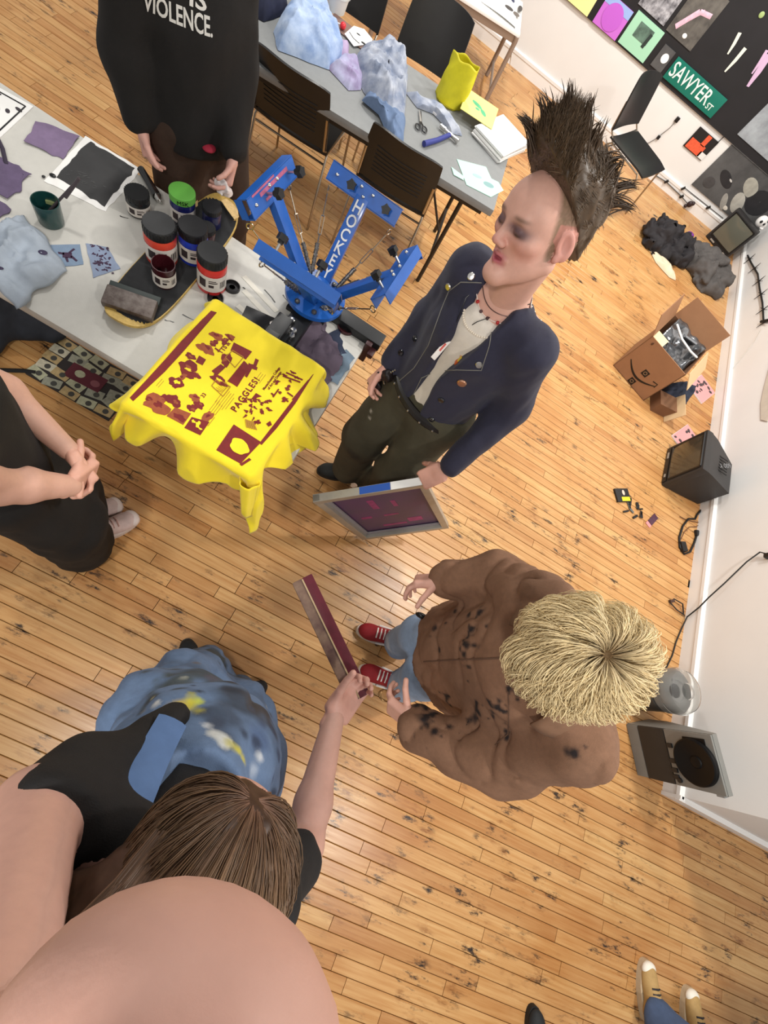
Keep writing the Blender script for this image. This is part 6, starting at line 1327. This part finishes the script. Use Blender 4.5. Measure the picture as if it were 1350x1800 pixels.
# ---- the printing screen in the hand
scr = thing('screen_frame', 'aluminium screen printing frame with purple mesh held by person in navy', 'screen', tuple(SD)); ALU = M('raw_aluminium', (178, 174, 164), .45, .55, var=.1, vs=20)
cen = (SA+SB+SC+SD)/4; ex = nrm(SB-SA); ey = nrm((SD-SA)-ex*((SD-SA) @ ex)); ez = np.cross(ex, ey); ez = ez if ez @ (V3(0, 0, H)-cen) > 0 else -ez
W_, H_ = np.linalg.norm(SB-SA), np.linalg.norm(SD-SA); RS = np.stack([ex, np.cross(ez, ex), ez], 1); sgn = 1 if np.cross(ez, ex) @ ey > 0 else -1
def sbar(c, size, name='frame_bar', mat=ALU, par=None): return MB().box(cen+RS @ np.array(c), size, RS, .003).obj(name, mat, par or scr)
tb = sbar((0, -sgn*(H_/2-.016), 0), (W_, .032, .034)); sbar((0, sgn*(H_/2-.016), 0), (W_, .032, .034)); sbar((-W_/2+.016, 0, 0), (.032, H_, .033)); sbar((W_/2-.016, 0, 0), (.032, H_, .033))
me_ = sbar((0, 0, -.012), (W_-.06, H_-.06, .002), 'mesh', M('purple_screen_mesh', (98, 62, 104), .5, col2=(84, 68, 92), vs=7))
for x, y, a, b_ in ((-.02, .21, .12, .025), (.09, .17, .07, .06), (-.04, -.12, .03, .12), (.05, -.10, .02, .08), (-.12, .05, .05, .03), (.0, .05, .07, .02)): MB().box(cen+RS @ np.array((x, sgn*y, -.0104)), (a, b_, .0008), RS).obj('magenta_stencil', M('magenta_ink', (158, 56, 118), .5, var=.3, vs=40), me_, smooth=False)
mb = MB().box(cen+RS @ np.array((W_*.06, -sgn*(H_/2+.0006), .0)), (W_*.27, .001, .03), RS); mb.obj('blue_tape', M('blue_tape', (38, 84, 170), .5), tb, smooth=False); MB().box(cen+RS @ np.array((W_*.33, -sgn*(H_/2+.0006), .0)), (W_*.26, .001, .032), RS).obj('white_tape', paper_w, tb, smooth=False)
for x, y in ((-W_/2+.04, 0),): MB().box(cen+RS @ np.array((x, 0, -.004)), (.016, H_-.08, .006), RS).obj('tape_edge', M('tape_edge', (150, 146, 150), .6), scr, smooth=False)
MB().box(cen+RS @ np.array((0, sgn*(H_/2-.045), -.004)), (W_-.08, .03, .006), RS).obj('tape_edge', M('tape_edge', (150, 146, 150)), scr, smooth=False)
fix(scr)

# ================================================================== blonde person in the brown coat
def head_R(fw, up=(0, 0, 1)):
    fw = nrm(fw); r_ = nrm(np.cross(fw, up)); return np.stack([r_, fw, np.cross(r_, fw)], 1)
HP2 = V3(.635, .325, 1.50); HR2 = head_R((-.78, -.45, -.35)); HS2 = 1.0
J = joints(f=(-.83, -.56, 0), pel=(.82, .415, .88), chest=(.785, .37, 1.17), neck=(.72, .345, 1.355), headb=HP2+HR2 @ V3(0, -.02, -.075), shR=(.688, .475, 1.325), shL=(.868, .215, 1.325), elR=(.665, .625, 1.07), wrR=(.558, .585, .925), elL=(.845, .118, 1.06), wrL=(.655, .125, .885),
           hipR=(.77, .49, .86), hipL=(.865, .345, .86), knR=(.72, .49, .46), knL=(.80, .34, .46), anR=(.775, .50, .09), anL=(.875, .335, .09))
f = J['f']; rt_ = np.cross(f, Z); p2 = person('blonde person in ink stained brown jacket, light jeans and red sneakers', J)
hR = hand_prims(J['wrR']+V3(-.01, -.008, -.005), (-.72, -.35, -.5), (.35, -.7, -.5), (-.45, .1, .75), [.42, .5, .55, .6], thumb=(.6, .6, .4), tcurl=.5)
hL = hand_prims(J['wrL']+V3(-.01, .0, -.005), (-.75, .25, -.55), (.2, .9, -.3), (-.5, .1, .8), [.5, .6, .65, .7], thumb=(.6, .6, .4), tcurl=.6)
make_body(p2, J, [hR, hL], (HP2, HR2), (214, 168, 150), hsc=HS2)
g = Garment(trouser_prims(J, .15, .082, .078), .009, folds(.007, 13, (0, 0, 1), 5, .5), clip=[(V3(0, 0, .98), V3(0, 0, 1)), (V3(0, 0, .05), V3(0, 0, -1))]); g.base((142, 164, 192), .15, 9)
for s_ in 'RL': g.stain(lerp(J['kn'+s_], J['an'+s_], .75)+f*.08, .05, (196, 206, 216), str_=.6)
g.obj('jeans', col_mat('light_jeans', .9, .12, 40), p2)
hem2 = J['pel']-V3(.02, .0, .17)
pr_ = top_prims(J, .195, .085, .078, .062, hem=hem2, fl=1.22, cuffR=1.95, cuffL=1.95)
pr_ += [cap(hem2+V3(0, 0, -.02), J['pel'], .205, .19, .05, (f, 1.15)), cap(J['neck']-Z*.0+rt_*.07, J['neck']-rt_*.07, .06, .06, .04), cap(J['neck']+f*.02, J['headb']+Z*.02, .062, .066, .01, sub=True)]
def fold2(P): return folds(.012, 11, (.3, .2, 1), 31, .4)(P)+.022*(.35-np.sqrt(np.abs(vnoise(P+.03*vnoise(P, 9, 2)[..., None], 12, 3))))
g = Garment(pr_, .0075, fold2, clip=[(V3(0, 0, .70), V3(0, 0, -1))]); jk2 = g; g.base((128, 94, 72), .16, 7)
blk_ = (34, 26, 26)
for x, y, r in ((845, 1075, .012), (825, 1078, .010), (800, 1075, .008), (830, 1105, .009), (855, 1100, .006), (772, 1140, .010), (765, 1105, .010), (783, 1095, .007), (820, 1135, .016), (815, 1150, .014), (822, 1120, .008),
                (735, 1215, .010), (742, 1230, .018), (748, 1245, .014), (760, 1255, .014), (735, 1240, .012), (752, 1262, .010), (785, 1228, .012), (782, 1245, .009), (790, 1238, .008), (838, 1240, .012), (842, 1255, .012), (836, 1262, .010), (862, 1240, .008), (866, 1252, .008), (878, 1232, .007), (876, 1245, .009), (866, 1258, .007), (890, 1285, .009), (895, 1210, .008), (965, 1275, .012), (980, 1282, .006), (975, 1272, .006), (985, 1277, .006), (1010, 1322, .011), (1012, 1330, .007), (910, 1230, .006), (890, 1240, .005), (775, 1060, .006), (745, 1265, .016), (765, 1285, .012), (790, 1278, .010), (905, 1215, .006), (890, 1295, .006)):
    g.stain_px(x, y, r*1.45, blk_, rough=.9, vs=70.)
j2 = g.obj('coat', col_mat('brown_canvas', .9, .12, 60, .35, 600), p2)
cfl = M('coat_seam', (96, 70, 54), .9)
jk2.line_px([(745, 1163), (790, 1160), (850, 1158), (905, 1155)], .0022, cfl, 'button_placket', j2); jk2.line_px([(893, 1215), (895, 1250), (893, 1290), (870, 1310)], .0016, cfl, 'seam', j2)
# collar
mb = MB(); n_ = 30; P = []
for a in np.linspace(-2.35, 2.35, n_):
    c_, s_ = math.cos(a), math.sin(a); row = []
    for k, t in enumerate(np.linspace(0, 1, 7)): rr_ = .075+.060*t; row.append(J['neck']+(-f)*c_*rr_*.95+rt_*s_*rr_*1.15+Z*(.045-.055*t*t+.012*math.sin(t*PI)))
    P.append(row)
mb.grid(np.array(P), .006).obj('collar', M('brown_collar', (124, 92, 70), .9, var=.12, vs=30), j2, ang=None)
st_red = dict(sole=(222, 212, 196), upper=(146, 26, 34), lace=(232, 226, 218), soleh=.03, stripe=True); shoe(p2, (.562, .482), (.80, .525), st_red); shoe(p2, (.655, .315), (.895, .335), st_red)
MB().ell(HP2+HR2 @ V3(-.082, -.01, -.038), (.006, .006, .006)).obj('earring', M('gold', (222, 190, 120), .2, 1.0), p2)
for k in range(3): MB().tube([J['wrL']+V3(-.105, .045, -.075)+V3(.022*math.cos(a), .018*math.sin(a), .006*k+.008*math.cos(a+k)) for a in np.linspace(0, 2*PI, 16, endpoint=False)], .0012, 5, closed=True).obj('wire_ring', M('thin_wire', (150, 120, 80), .3, .8), p2)
pk = blob_thing('black_keyring', [ell(wp(742, 1083, .72), (.02, .012, .012), .01), ell(wp(735, 1080, .71), (.012, .008, .008), .01)], .004, ink_black, p2)
# hair: short crop growing round the crown
def pole_hair(t, HP, HR, HS, pole, rr3, n, th0, span, lift, colf, r0, swirl=.25, seed=1, k=8, fr=None, cover=None, ctr=(0, -.02, .03), name='hair_locks', parent=None, dro=0.0):
    rg = np.random.RandomState(seed); pole = nrm(pole); e1 = nrm(np.cross(pole, (1, 0, 0.01))); e2 = np.cross(pole, e1); P = np.zeros((n, k, 3)); C = np.zeros((n, k, 3)); keep = []
    for i in range(n):
        ph = rg.uniform(0, 2*PI); a0 = th0[0]+(th0[1]-th0[0])*rg.rand()**.75; sp = span*(.75+.5*rg.rand()); lf = lift*(.35+.8*rg.rand()); wob = rg.normal(0, .05); tw = swirl*(1+rg.normal(0, .3)); cl = math.sin(ph*7+a0*4)*.22+math.sin(ph*17+a0*7)*.12; lf *= 1+.35*math.sin(ph*11+a0*5)
        for j_, s_ in enumerate(np.linspace(0, 1, k)):
            th = a0+sp*s_; p_ = ph+tw*s_+cl*s_+wob*s_; d = pole*math.cos(th)+(e1*math.cos(p_)+e2*math.sin(p_))*math.sin(th); rad_ = 1+lf*math.sin(min(s_*1.25, 1)*PI*.5)*(1-.35*s_**3)
            P[i, j_] = np.array(ctr)+d*np.array(rr3)*rad_-Z*dro*s_**2*np.clip(th-1.2, 0, 2)
        C[i] = colf(a0, np.linspace(0, 1, k), rg)
        if cover is None or cover(P[i]): keep.append(i)
    return strands(name, (P[keep]*HS) @ np.array(HR).T+np.array(HP), r0, C[keep], parent or t, hair_m)
hp_ = [ell((0, -.02, .035), (.088, .106, .100), .02), ell((0, -.06, -.01), (.075, .06, .075), .03)]
v, fq = sdf_mesh(hp_, .006, clip=[((0, .075, .03), (0, 1, -.3)), ((0, 0, -.075), (0, .2, -1))]); cr_ = np.linalg.norm(v-np.array((0, -.035, .135)), axis=1)
h2 = link('hair', np_mesh('hair', [((v*HS2) @ HR2.T+HP2, fq)], hair_m, lerp(lin((96, 72, 40)), lin((206, 176, 112)), 0)+np.clip((cr_-.02)/.07, 0, 1)[:, None]*(lin((206, 178, 116))-lin((96, 72, 40)))), p2)
def blond(a0, s_, rg):
    t = np.clip((a0*.55+s_*.9)/.55, 0, 1)[:, None]; tip = lin((238, 216, 168))*rg.uniform(.72, 1.2); root = lin((112, 84, 52))*rg.uniform(.7, 1.3); return root*(1-t)+tip*t
o = pole_hair(p2, HP2, HR2, HS2, (.02, -.12, 1), (.088, .106, .100), 11000, (.03, 1.55), .62, .40, blond, .00115, .35, 3, parent=h2); o['kind'] = 'stuff'
fix(p2)

# ================================================================== person holding the camera overhead
HP3 = V3(.128, -.195, 1.625); HR3 = head_R((.03, .82, -.57)); HS3 = 1.0
J = joints(f=(.0, 1, 0), pel=(.095, -.165, .98), chest=(.095, -.25, 1.27), neck=(.11, -.255, 1.45), headb=HP3+HR3 @ V3(0, -.02, -.075), shR=(.265, -.265, 1.41), shL=(-.085, -.225, 1.535), elR=(.385, -.225, 1.14), wrR=(.352, .035, 1.065), elL=(.012, -.282, 1.855), wrL=(.026, -.122, 2.12),
           hipR=(.185, -.165, .93), hipL=(.0, -.165, .93), knR=(.205, -.11, .5), knL=(-.015, -.09, .5), anR=(.19, -.075, .09), anL=(.012, -.03, .09))
f = J['f']; rt_ = np.cross(f, Z); p3 = person('person with long brown hair in paint covered denim overalls holding up the camera', J)
sq0, sq1 = V3(.130, .318, 1.0), V3(.385, .112, 1.07); sqd = nrm(sq1-sq0)
hR = hand_prims(J['wrR'], (.16, .72, -.06), (.25, .15, .95), (-.85, .1, .25), [.75, .75, .7, .7], thumb=(.85, .45, .65), tcurl=.25)
hL = hand_prims(V3(.036, -.080, 2.230), (.10, -.12, .98), (.1, .95, .1), (.95, .1, 0), [.5, .5, .5, .5], sc=.9)
arm3 = [cap(J['shL']+V3(-.006, 0, 0), J['elL']+V3(-.006, 0, 0), .050, .040, .015), cap(J['elL'], lerp(J['elL'], J['wrL'], .35), .040, .038, .012), cap(lerp(J['elL'], J['wrL'], .35), J['wrL'], .037, .028, .012), ell((.032, -.0625, 2.2105), (.034, .029, .0285), .008), cap(J['wrL'], (.034, -.070, 2.205), .026, .018, .012)]
armR = [cap(J['shR'], J['elR'], .052, .043, .03), cap(J['elR'], lerp(J['elR'], J['wrR'], .3), .042, .042, .02), cap(lerp(J['elR'], J['wrR'], .3), J['wrR'], .041, .027, .02)]
make_body(p3, J, [hR, hL], (HP3, HR3), (206, 160, 144), hsc=HS3, extra=[arm3, armR])
# black t-shirt with wide sleeves
pr_ = top_prims(J, .146, .056, .075, .07, hem=J['pel'], fl=1.28, cuffR=.55, cuffL=.0)+[cap(J['neck']-Z*.02, J['headb'], .060, .075, .02, sub=True), cap(J['shL']-V3(0, 0, .05), lerp(J['shL'], J['elL'], .10), .056, .058, .03), cap(J['shL']+V3(.012, -.005, -.04), V3(.0, -.098, 1.26), .052, .034, .03), ell(J['shL']+V3(.02, .03, -.10), (.055, .05, .09), .04)]
g = Garment(pr_, .008, folds(.010, 14, (.1, .1, 1), 41, .4), clip=[(lerp(J['shL'], J['elL'], .16), nrm(J['elL']-J['shL']))]); g.base((28, 26, 26), .2, 9); g.obj('t_shirt', col_mat('black_cotton', .9, .12, 40), p3); ts3 = g
# denim overalls
pr_ = trouser_prims(J, .185, .112, .092)+[cap(J['pel']+f*.02, J['pel']+f*.0+V3(0, 0, .12), .178, .168, .05, (f, 1.25)), cap(J['pel']+V3(0, 0, .1), J['chest']+V3(0, 0, .03), .168, .160, .05, (f, 1.2)), ell(J['chest']+f*.08+V3(.01, 0, .14), (.085, .10, .09), .015, sub=True)]
pr_ += [ell(J['hipL']+V3(-.085, .02, -.03), (.06, .085, .12), .06), ell(J['hipR']+V3(.07, .02, -.05), (.06, .085, .12), .06)]
for s_ in 'RL': pr_.append(cap(J['kn'+s_]+V3(0, .02, 0), J['an'+s_]+V3(0, .02, 0), .112, .100, .05))
g = Garment(pr_, .0085, (lambda P: folds(.012, 11, (0, 0, 1), 52, .5)(P)+.022*(.35-np.sqrt(np.abs(vnoise(P, 11, 6))))), clip=[(V3(0, 0, .045), V3(0, 0, -1))]); ov3 = g; g.base((102, 124, 156), .16, 8)
for x, y, r, c, s_ in ((380, 1150, .13, (62, 66, 62), .9), (350, 1180, .11, (66, 70, 68), .85), (310, 1195, .07, (78, 88, 92), .8), (420, 1225, .09, (56, 60, 68), .85), (400, 1260, .07, (52, 58, 70), .7), (455, 1240, .06, (70, 64, 62), .85), (345, 1165, .03, (110, 100, 92), .7), (370, 1190, .025, (90, 84, 96), .7), (460, 1300, .05, (72, 90, 126), .7), (380, 1270, .03, (58, 64, 80), .6), (335, 1235, .026, (206, 196, 72), 1.), (315, 1240, .022, (200, 176, 92), 1.), (350, 1233, .02, (188, 196, 84), 1.), (300, 1245, .014, (206, 160, 90), .9), (376, 1290, .018, (206, 208, 204), .9), (388, 1298, .014, (200, 204, 202), .8), (362, 1275, .014, (196, 200, 204), .8), (420, 1320, .012, (206, 196, 70), .9), (428, 1335, .012, (200, 190, 80), .9), (458, 1330, .016, (206, 210, 214), .8), (445, 1355, .02, (190, 200, 214), .6), (470, 1245, .014, (214, 214, 210), .8), (275, 1235, .012, (220, 220, 216), .9), (404, 1210, .03, (40, 42, 52), .6), (340, 1205, .014, (34, 38, 48), .9), (352, 1215, .012, (34, 38, 48), .9), (325, 1190, .012, (170, 172, 160), .7), (315, 1300, .008, (50, 60, 84), .9), (430, 1290, .02, (36, 40, 54), .7), (450, 1305, .02, (36, 40, 54), .7)):
    g.stain_px(x, y, r, c, str_=s_, rough=.8, vs=30.)
ov = g.obj('overalls', col_mat('worn_denim', .9, .12, 50, .35, 700), p3)
for s_ in (-1, 1):
    P = []
    for t in np.linspace(.12, .56, 10):
        q = lerp(lerp(J['chest']+f*.17+V3(s_*.105, 0, -.02), J['neck']+V3(s_*.10, .03, .10), min(t*2, 1)), J['chest']-f*.20+V3(s_*.07, 0, 0), max(0, t*2-1)); a_, n_ = ts3.near(q); P.append(a_+n_*.006)
    P = np.array(P)
    for _ in range(8): P[1:-1] = (P[:-2]+P[2:]+P[1:-1]*2)/4
    MB().tube(P+V3(0, .006, .004), .028, 10, flat=((0, 1, 0), .25)).obj('shoulder_strap', M('strap_denim', (88, 116, 160), .9, var=.15, vs=20), ov)
st_dk = dict(sole=(24, 24, 24), upper=(28, 30, 32), soleh=.025); shoe(p3, (-.125, .085), (.035, -.085), st_dk); shoe(p3, (.285, .070), (.175, -.14), st_dk)
def brown(a0, s_, rg):
    b = rg.uniform(.75, 1.35); r0 = lin((96, 70, 52))*b; t = lin((112, 88, 62))*b; hi = np.exp(-(s_/.10)**2)[:, None]*.5; c = r0*(1-s_[:, None])+t*s_[:, None]; return c*(1-hi)+hi*lin((170, 128, 108))
v, fq = sdf_mesh([ell((0, -.02, .032), (.086, .108, .096), .02), ell((0, -.07, -.03), (.082, .06, .11), .04), cap((0, -.085, -.05), (0, -.10, -.24), .075, .07, .04), cap((-.05, -.075, -.02), (-.135, -.10, -.20), .075, .085, .05)], .006, folds(.004, 50, (0, 0, 1), 3, .15), clip=[((0, .072, .03), (0, 1, -.5))])
h3 = link('hair', np_mesh('hair', [(v @ HR3.T+HP3, fq)], hair_m, np.tile(lin((70, 50, 38)), (len(v), 1))*(1+.2*vnoise(v, 90))[:, None]), p3)
o = pole_hair(p3, HP3, HR3, HS3, (.0, .58, .81), (.086, .108, .096), 12000, (.05, 1.1), 1.75, .16, brown, .0010, .0, 8, k=9, parent=h3, cover=lambda P: P[-1, 1] < .06 and P[4, 1] < .075, dro=.30); o['kind'] = 'stuff'
rg = np.random.RandomState(12); P = []; C = []
for i in range(2600):
    u = rg.uniform(-.085, .05); v_ = rg.uniform(0, 1); a = V3(u, -.02-.07*v_, .125-.02*v_-abs(u)*.3); b_ = V3(u*1.35-.035, -.145+.02*v_, .0); c_ = V3(u*1.7-.12, -.19+.05*rg.rand(), -.22-.05*rg.rand()); m_ = V3(u*1.15-.01, -.13, .085)
    P.append([lerp(lerp(lerp(a, m_, t), lerp(m_, b_, t), t), lerp(lerp(m_, b_, t), lerp(b_, c_, t), t), t)+V3(0, -.012*math.sin(t*PI), .0) for t in np.linspace(0, 1, 8)]); C.append(np.tile(lin((92, 68, 50))*rg.uniform(.7, 1.3), (8, 1)))
o = strands('back_locks', np.array(P) @ HR3.T+HP3, .0012, np.array(C), h3, hair_m); o['kind'] = 'stuff'
fix(p3)
t = thing('squeegee', 'wooden squeegee with maroon ink held up by person in overalls', 'squeegee', tuple(sq0)); RQ = frame(x=sqd, z=nrm(V3(0, 0, H)-(sq0+sq1)/2)); cm = (sq0+sq1)/2; Lq = np.linalg.norm(sq1-sq0)+.02
MB().box(cm+RQ @ V3(0, -.016, .012), (Lq, .030, .030), RQ, .006).obj('wooden_handle', M('inked_wood', (122, 98, 80), .5, col2=(74, 44, 44), vs=26, stretch=(1, 1, 1)), t); MB().box(cm+RQ @ V3(0, .014, .016), (Lq, .030, .022), RQ, .004).obj('blade_holder', M('maroon_wet_ink', (88, 26, 38), .35, var=.25, vs=30), t)
MB().box(cm+RQ @ V3(0, -.001, .028), (Lq*.98, .004, .003), RQ).obj('ink_streak', M('pale_streak_ink', (168, 144, 110), .5), t, smooth=False); fix(t)

# ================================================================== person in the black sweatshirt
HP4 = V3(-1.06, 1.67, 1.66); HR4 = head_R((.6, -.65, -.4))
J = joints(f=(.866, -.5, 0), pel=(-1.09, 1.74, .95), chest=(-1.095, 1.725, 1.27), neck=(-1.08, 1.715, 1.46), headb=HP4+HR4 @ V3(0, -.02, -.075), shR=(-1.195, 1.56, 1.40), shL=(-1.04, 1.83, 1.40), elR=(-1.235, 1.545, 1.13), wrR=(-1.195, 1.535, .93), elL=(-.985, 1.79, 1.14), wrL=(-.895, 1.665, .935),
           hipR=(-1.135, 1.66, .92), hipL=(-1.04, 1.82, .92), knR=(-1.12, 1.66, .5), knL=(-1.01, 1.83, .5), anR=(-1.14, 1.68, .09), anL=(-1.03, 1.86, .09))
f = J['f']; rt_ = np.cross(f, Z); p4 = person('person in black printed sweatshirt and dark brown trousers behind the white table', J)
hR = hand_prims(J['wrR'], (.15, .0, -.95), (.5, .3, 0), (.8, -.5, 0), [.35, .4, .45, .5], tcurl=.3); hL = hand_prims(J['wrL'], (.1, -.55, -.8), (-.7, -.3, .3), (.3, -.6, .5), [.5, .55, .6, .6], tcurl=.5)
make_body(p4, J, [hR, hL], (HP4, HR4), (204, 160, 146)); hair_cap(p4, HP4, HR4, 1, (50, 38, 30))
g = Garment(trouser_prims(J, .155, .11, .105), .012, folds(.010, 12, (0, 0, 1), 61, .5), clip=[(V3(0, 0, 1.0), V3(0, 0, 1)), (V3(0, 0, .04), V3(0, 0, -1))]); g.base((54, 38, 28), .2, 7); g.obj('trousers', col_mat('brown_corduroy', .9, .15, 40), p4)
g = Garment(top_prims(J, .182, .082, .076, .056, hem=J['pel']-V3(0, 0, .06), fl=1.2, cuffR=1.9, cuffL=1.9)+[cap(J['neck'], J['headb'], .065, .08, .02, sub=True)], .009, folds(.010, 11, (.1, .1, 1), 65, .4), clip=[(V3(0, 0, .865), V3(0, 0, -1))]); sw4 = g; g.base((24, 22, 21), .15, 8)
so = g.obj('sweatshirt', col_mat('black_fleece', .9, .1, 60), p4)
def wrap_text(body, size, x0, y0, x1, y1, garm, name, mat, parent, up=Z):
    p0, n0 = garm.hit(x0, y0); p1, n1 = garm.hit(x1, y1); d = nrm(p1-p0); nn = nrm(n0+n1); vs, fs = text_mesh(body, size, .0006, .0012); L_ = np.linalg.norm(p1-p0); w_ = vs[:, 0].max()-vs[:, 0].min(); vs[:, 0] *= L_/w_; R_ = frame(x=d, y=up); P = vs @ R_.T+(p0+p1)/2; out = []
    for q in P:
        r = garm.bvh().ray_cast(Vector(q+nn*.25), Vector(-nn)); out.append(np.array(r[0])+nn*.003 if r[0] is not None else q)
    return MB().add(out, fs).obj(name, mat, parent, smooth=False)
wm = M('chest_print_white', (214, 212, 206), .7); wrap_text('VIOLENCE.', .062, 252, 4, 374, 50, sw4, 'chest_lettering', wm, so); wrap_text('LOVES', .062, 285, -26, 368, 6, sw4, 'chest_lettering', wm, so) if False else wrap_text('IS', .062, 332, -6, 362, 6, sw4, 'chest_lettering', wm, so)
sw4.c is not None; p, n = sw4.hit(367, 259); MB().ell(p+n*.001, (.026, .026, .012), None, 16, 8).obj('red_patch', M('red_patch', (150, 30, 52), .8), so)
shoe(p4, (-1.0, 1.60), (-1.2, 1.73), st_dk); shoe(p4, (-.90, 1.79), (-1.10, 1.90), st_dk); fix(p4)
t = thing('paper_tissue', 'white crumpled tissue held by the person in black sweatshirt', 'tissue', tuple(wp(392, 330, .86))); o = blob_thing('crumpled_tissue', [ell(wp(392, 328, .85), (.03, .02, .035), .01), ell(wp(398, 335, .83), (.02, .018, .03), .01)], .005, M('tissue_white', (222, 214, 212), .8), t, folds(.010, 50, (0, 0, 1), 3, .7)); fix(t)

# ================================================================== person with clasped hands at the left edge
HP5 = V3(-.74, .20, 1.64); HR5 = head_R((.5, .75, -.4))
J = joints(f=(.57, .82, 0), pel=(-.765, .225, .95), chest=(-.765, .205, 1.25), neck=(-.76, .20, 1.44), headb=HP5+HR5 @ V3(0, -.02, -.075), shR=(-.63, .10, 1.37), shL=(-.87, .27, 1.37), elR=(-.612, .158, 1.085), wrR=(-.542, .258, .955), elL=(-.755, .362, 1.07), wrL=(-.606, .34, .955),
           hipR=(-.70, .17, .92), hipL=(-.83, .27, .92), knR=(-.655, .225, .5), knL=(-.775, .34, .5), anR=(-.69, .225, .09), anL=(-.79, .335, .09))
f = J['f']; p5 = person('person in loose black clothes with clasped hands at the left photo edge', J)
hR = hand_prims(J['wrR'], (-.05, .75, -.5), (-.75, .2, -.1), (.35, .35, .8), [.55, .6, .6, .6], thumb=(.75, .4, .4), tcurl=.3); hL = hand_prims(J['wrL'], (.65, -.25, -.55), (-.2, -.8, .0), (.4, .3, .8), [.7, .7, .7, .7], thumb=(.75, .4, .4), tcurl=.4)
aR = [cap(J['shR'], J['elR'], .052, .046, .03), cap(J['elR'], lerp(J['elR'], J['wrR'], .35), .046, .043, .02), cap(lerp(J['elR'], J['wrR'], .35), J['wrR'], .043, .029, .02)]; aL = [cap(J['shL'], J['elL'], .050, .042, .03), cap(J['elL'], J['wrL'], .041, .027, .02)]
make_body(p5, J, [hR, hL], (HP5, HR5), (208, 162, 142), extra=[aR, aL]); hair_cap(p5, HP5, HR5, 1, (44, 34, 28))
g = Garment(trouser_prims(J, .16, .125, .115), .011, folds(.010, 12, (0, 0, 1), 71, .5), clip=[(V3(0, 0, 1.0), V3(0, 0, 1)), (V3(0, 0, .05), V3(0, 0, -1))]); g.base((20, 18, 17), .2, 9); g.obj('trousers', col_mat('black_trouser_cloth', .9, .1, 40), p5)
g = Garment(top_prims(J, .18, .075, .075, .07, hem=J['pel']-V3(0, 0, .04), fl=1.22, cuffR=.45, cuffL=.45)+[cap(J['neck'], J['headb'], .062, .075, .02, sub=True)], .010, folds(.009, 12, (0, 0, 1), 73, .4), clip=[(V3(0, 0, .86), V3(0, 0, -1))]); g.base((22, 20, 19), .2, 9); g.obj('t_shirt', col_mat('black_cotton', .9, .12, 40), p5)
st_wh = dict(sole=(214, 196, 186), upper=(206, 182, 176), lace=(180, 140, 130), soleh=.028, cap=(218, 204, 198)); shoe(p5, (-.60, .462), (-.72, .245), st_wh); shoe(p5, (-.69, .475), (-.80, .30), st_wh); fix(p5)

# ================================================================== two people at the bottom edge, mostly outside the frame
def stander(label, x, y, fdir, toes, heels, style, jean, topc, hairc, seed, dz=0.0):
    fv = nrm((*fdir, 0)); l = np.cross(Z, fv); c = V3(x, y, 0); hp = c+Z*1.6+fv*.03; HRx = head_R(fv+Z*-.1)
    J = joints(f=fv, pel=c+Z*.93, chest=c+Z*1.22, neck=c+Z*1.42, headb=hp+HRx @ V3(0, -.02, -.075), shR=c-l*.165+Z*1.37, shL=c+l*.165+Z*1.37, elR=c-l*.22+Z*1.09, elL=c+l*.22+Z*1.09, wrR=c-l*.21+fv*.06+Z*.86, wrL=c+l*.21+fv*.06+Z*.86, hipR=c-l*.09+Z*.9, hipL=c+l*.09+Z*.9,
               knR=c-l*.11+fv*.03+Z*.48, knL=c+l*.11+fv*.03+Z*.48, anR=(*lerp(heels[0], toes[0], .2), .09), anL=(*lerp(heels[1], toes[1], .2), .09))
    t = person(label, J); hs_ = [hand_prims(J['wr'+s_], (0, 0, -1), l*(1 if s_ == 'R' else -1), fv, .35) for s_ in 'RL']
    make_body(t, J, hs_, (hp, HRx), (206, 162, 146)); hair_cap(t, hp, HRx, 1, hairc)
    g = Garment(trouser_prims(J, .15, .085, .08), .013, folds(.007, 12, (0, 0, 1), seed, .5), clip=[(Z*1.0, Z), (Z*.065, -Z)]); g.base(jean, .15, 9); g.obj('trousers', col_mat('trouser_cloth', .9, .12, 40), t)
    g = Garment(top_prims(J, .17, .072, .062, .052, hem=J['pel']-Z*.03, fl=1.25, cuffR=1.9, cuffL=1.9)+[cap(J['neck'], J['headb'], .062, .075, .02, sub=True)], .014, folds(.008, 12, (0, 0, 1), seed+2, .4), clip=[(Z*.87, -Z)]); g.base(topc, .15, 9); g.obj('sweater', col_mat('sweater_cloth', .9, .12, 40), t)
    for a, b in zip(toes, heels): shoe(t, a, b, style)
    fix(t)
st_tan = dict(sole=(196, 176, 146), upper=(180, 146, 92), lace=(44, 40, 44), soleh=.03, cap=(236, 230, 216))
stander('person in worn tan sneakers and blue jeans at the lower right edge', 2.88, -.57, (-.12, 1), [(2.945, -.315), (2.642, -.285)][::-1] if False else [(2.945, -.318), (2.645, -.288)], [(2.99, -.56), (2.70, -.525)], st_tan, (74, 92, 124), (120, 116, 112), (60, 46, 36), 91)
stander('person in black shoes whose toe shows at the bottom edge', 2.22, -1.0, (-.35, .93), [(2.17, -.72), (2.045, -.632)], [(2.32, -.93), (2.145, -.85)], st_dk, (40, 40, 46), (70, 66, 64), (50, 40, 32), 97)
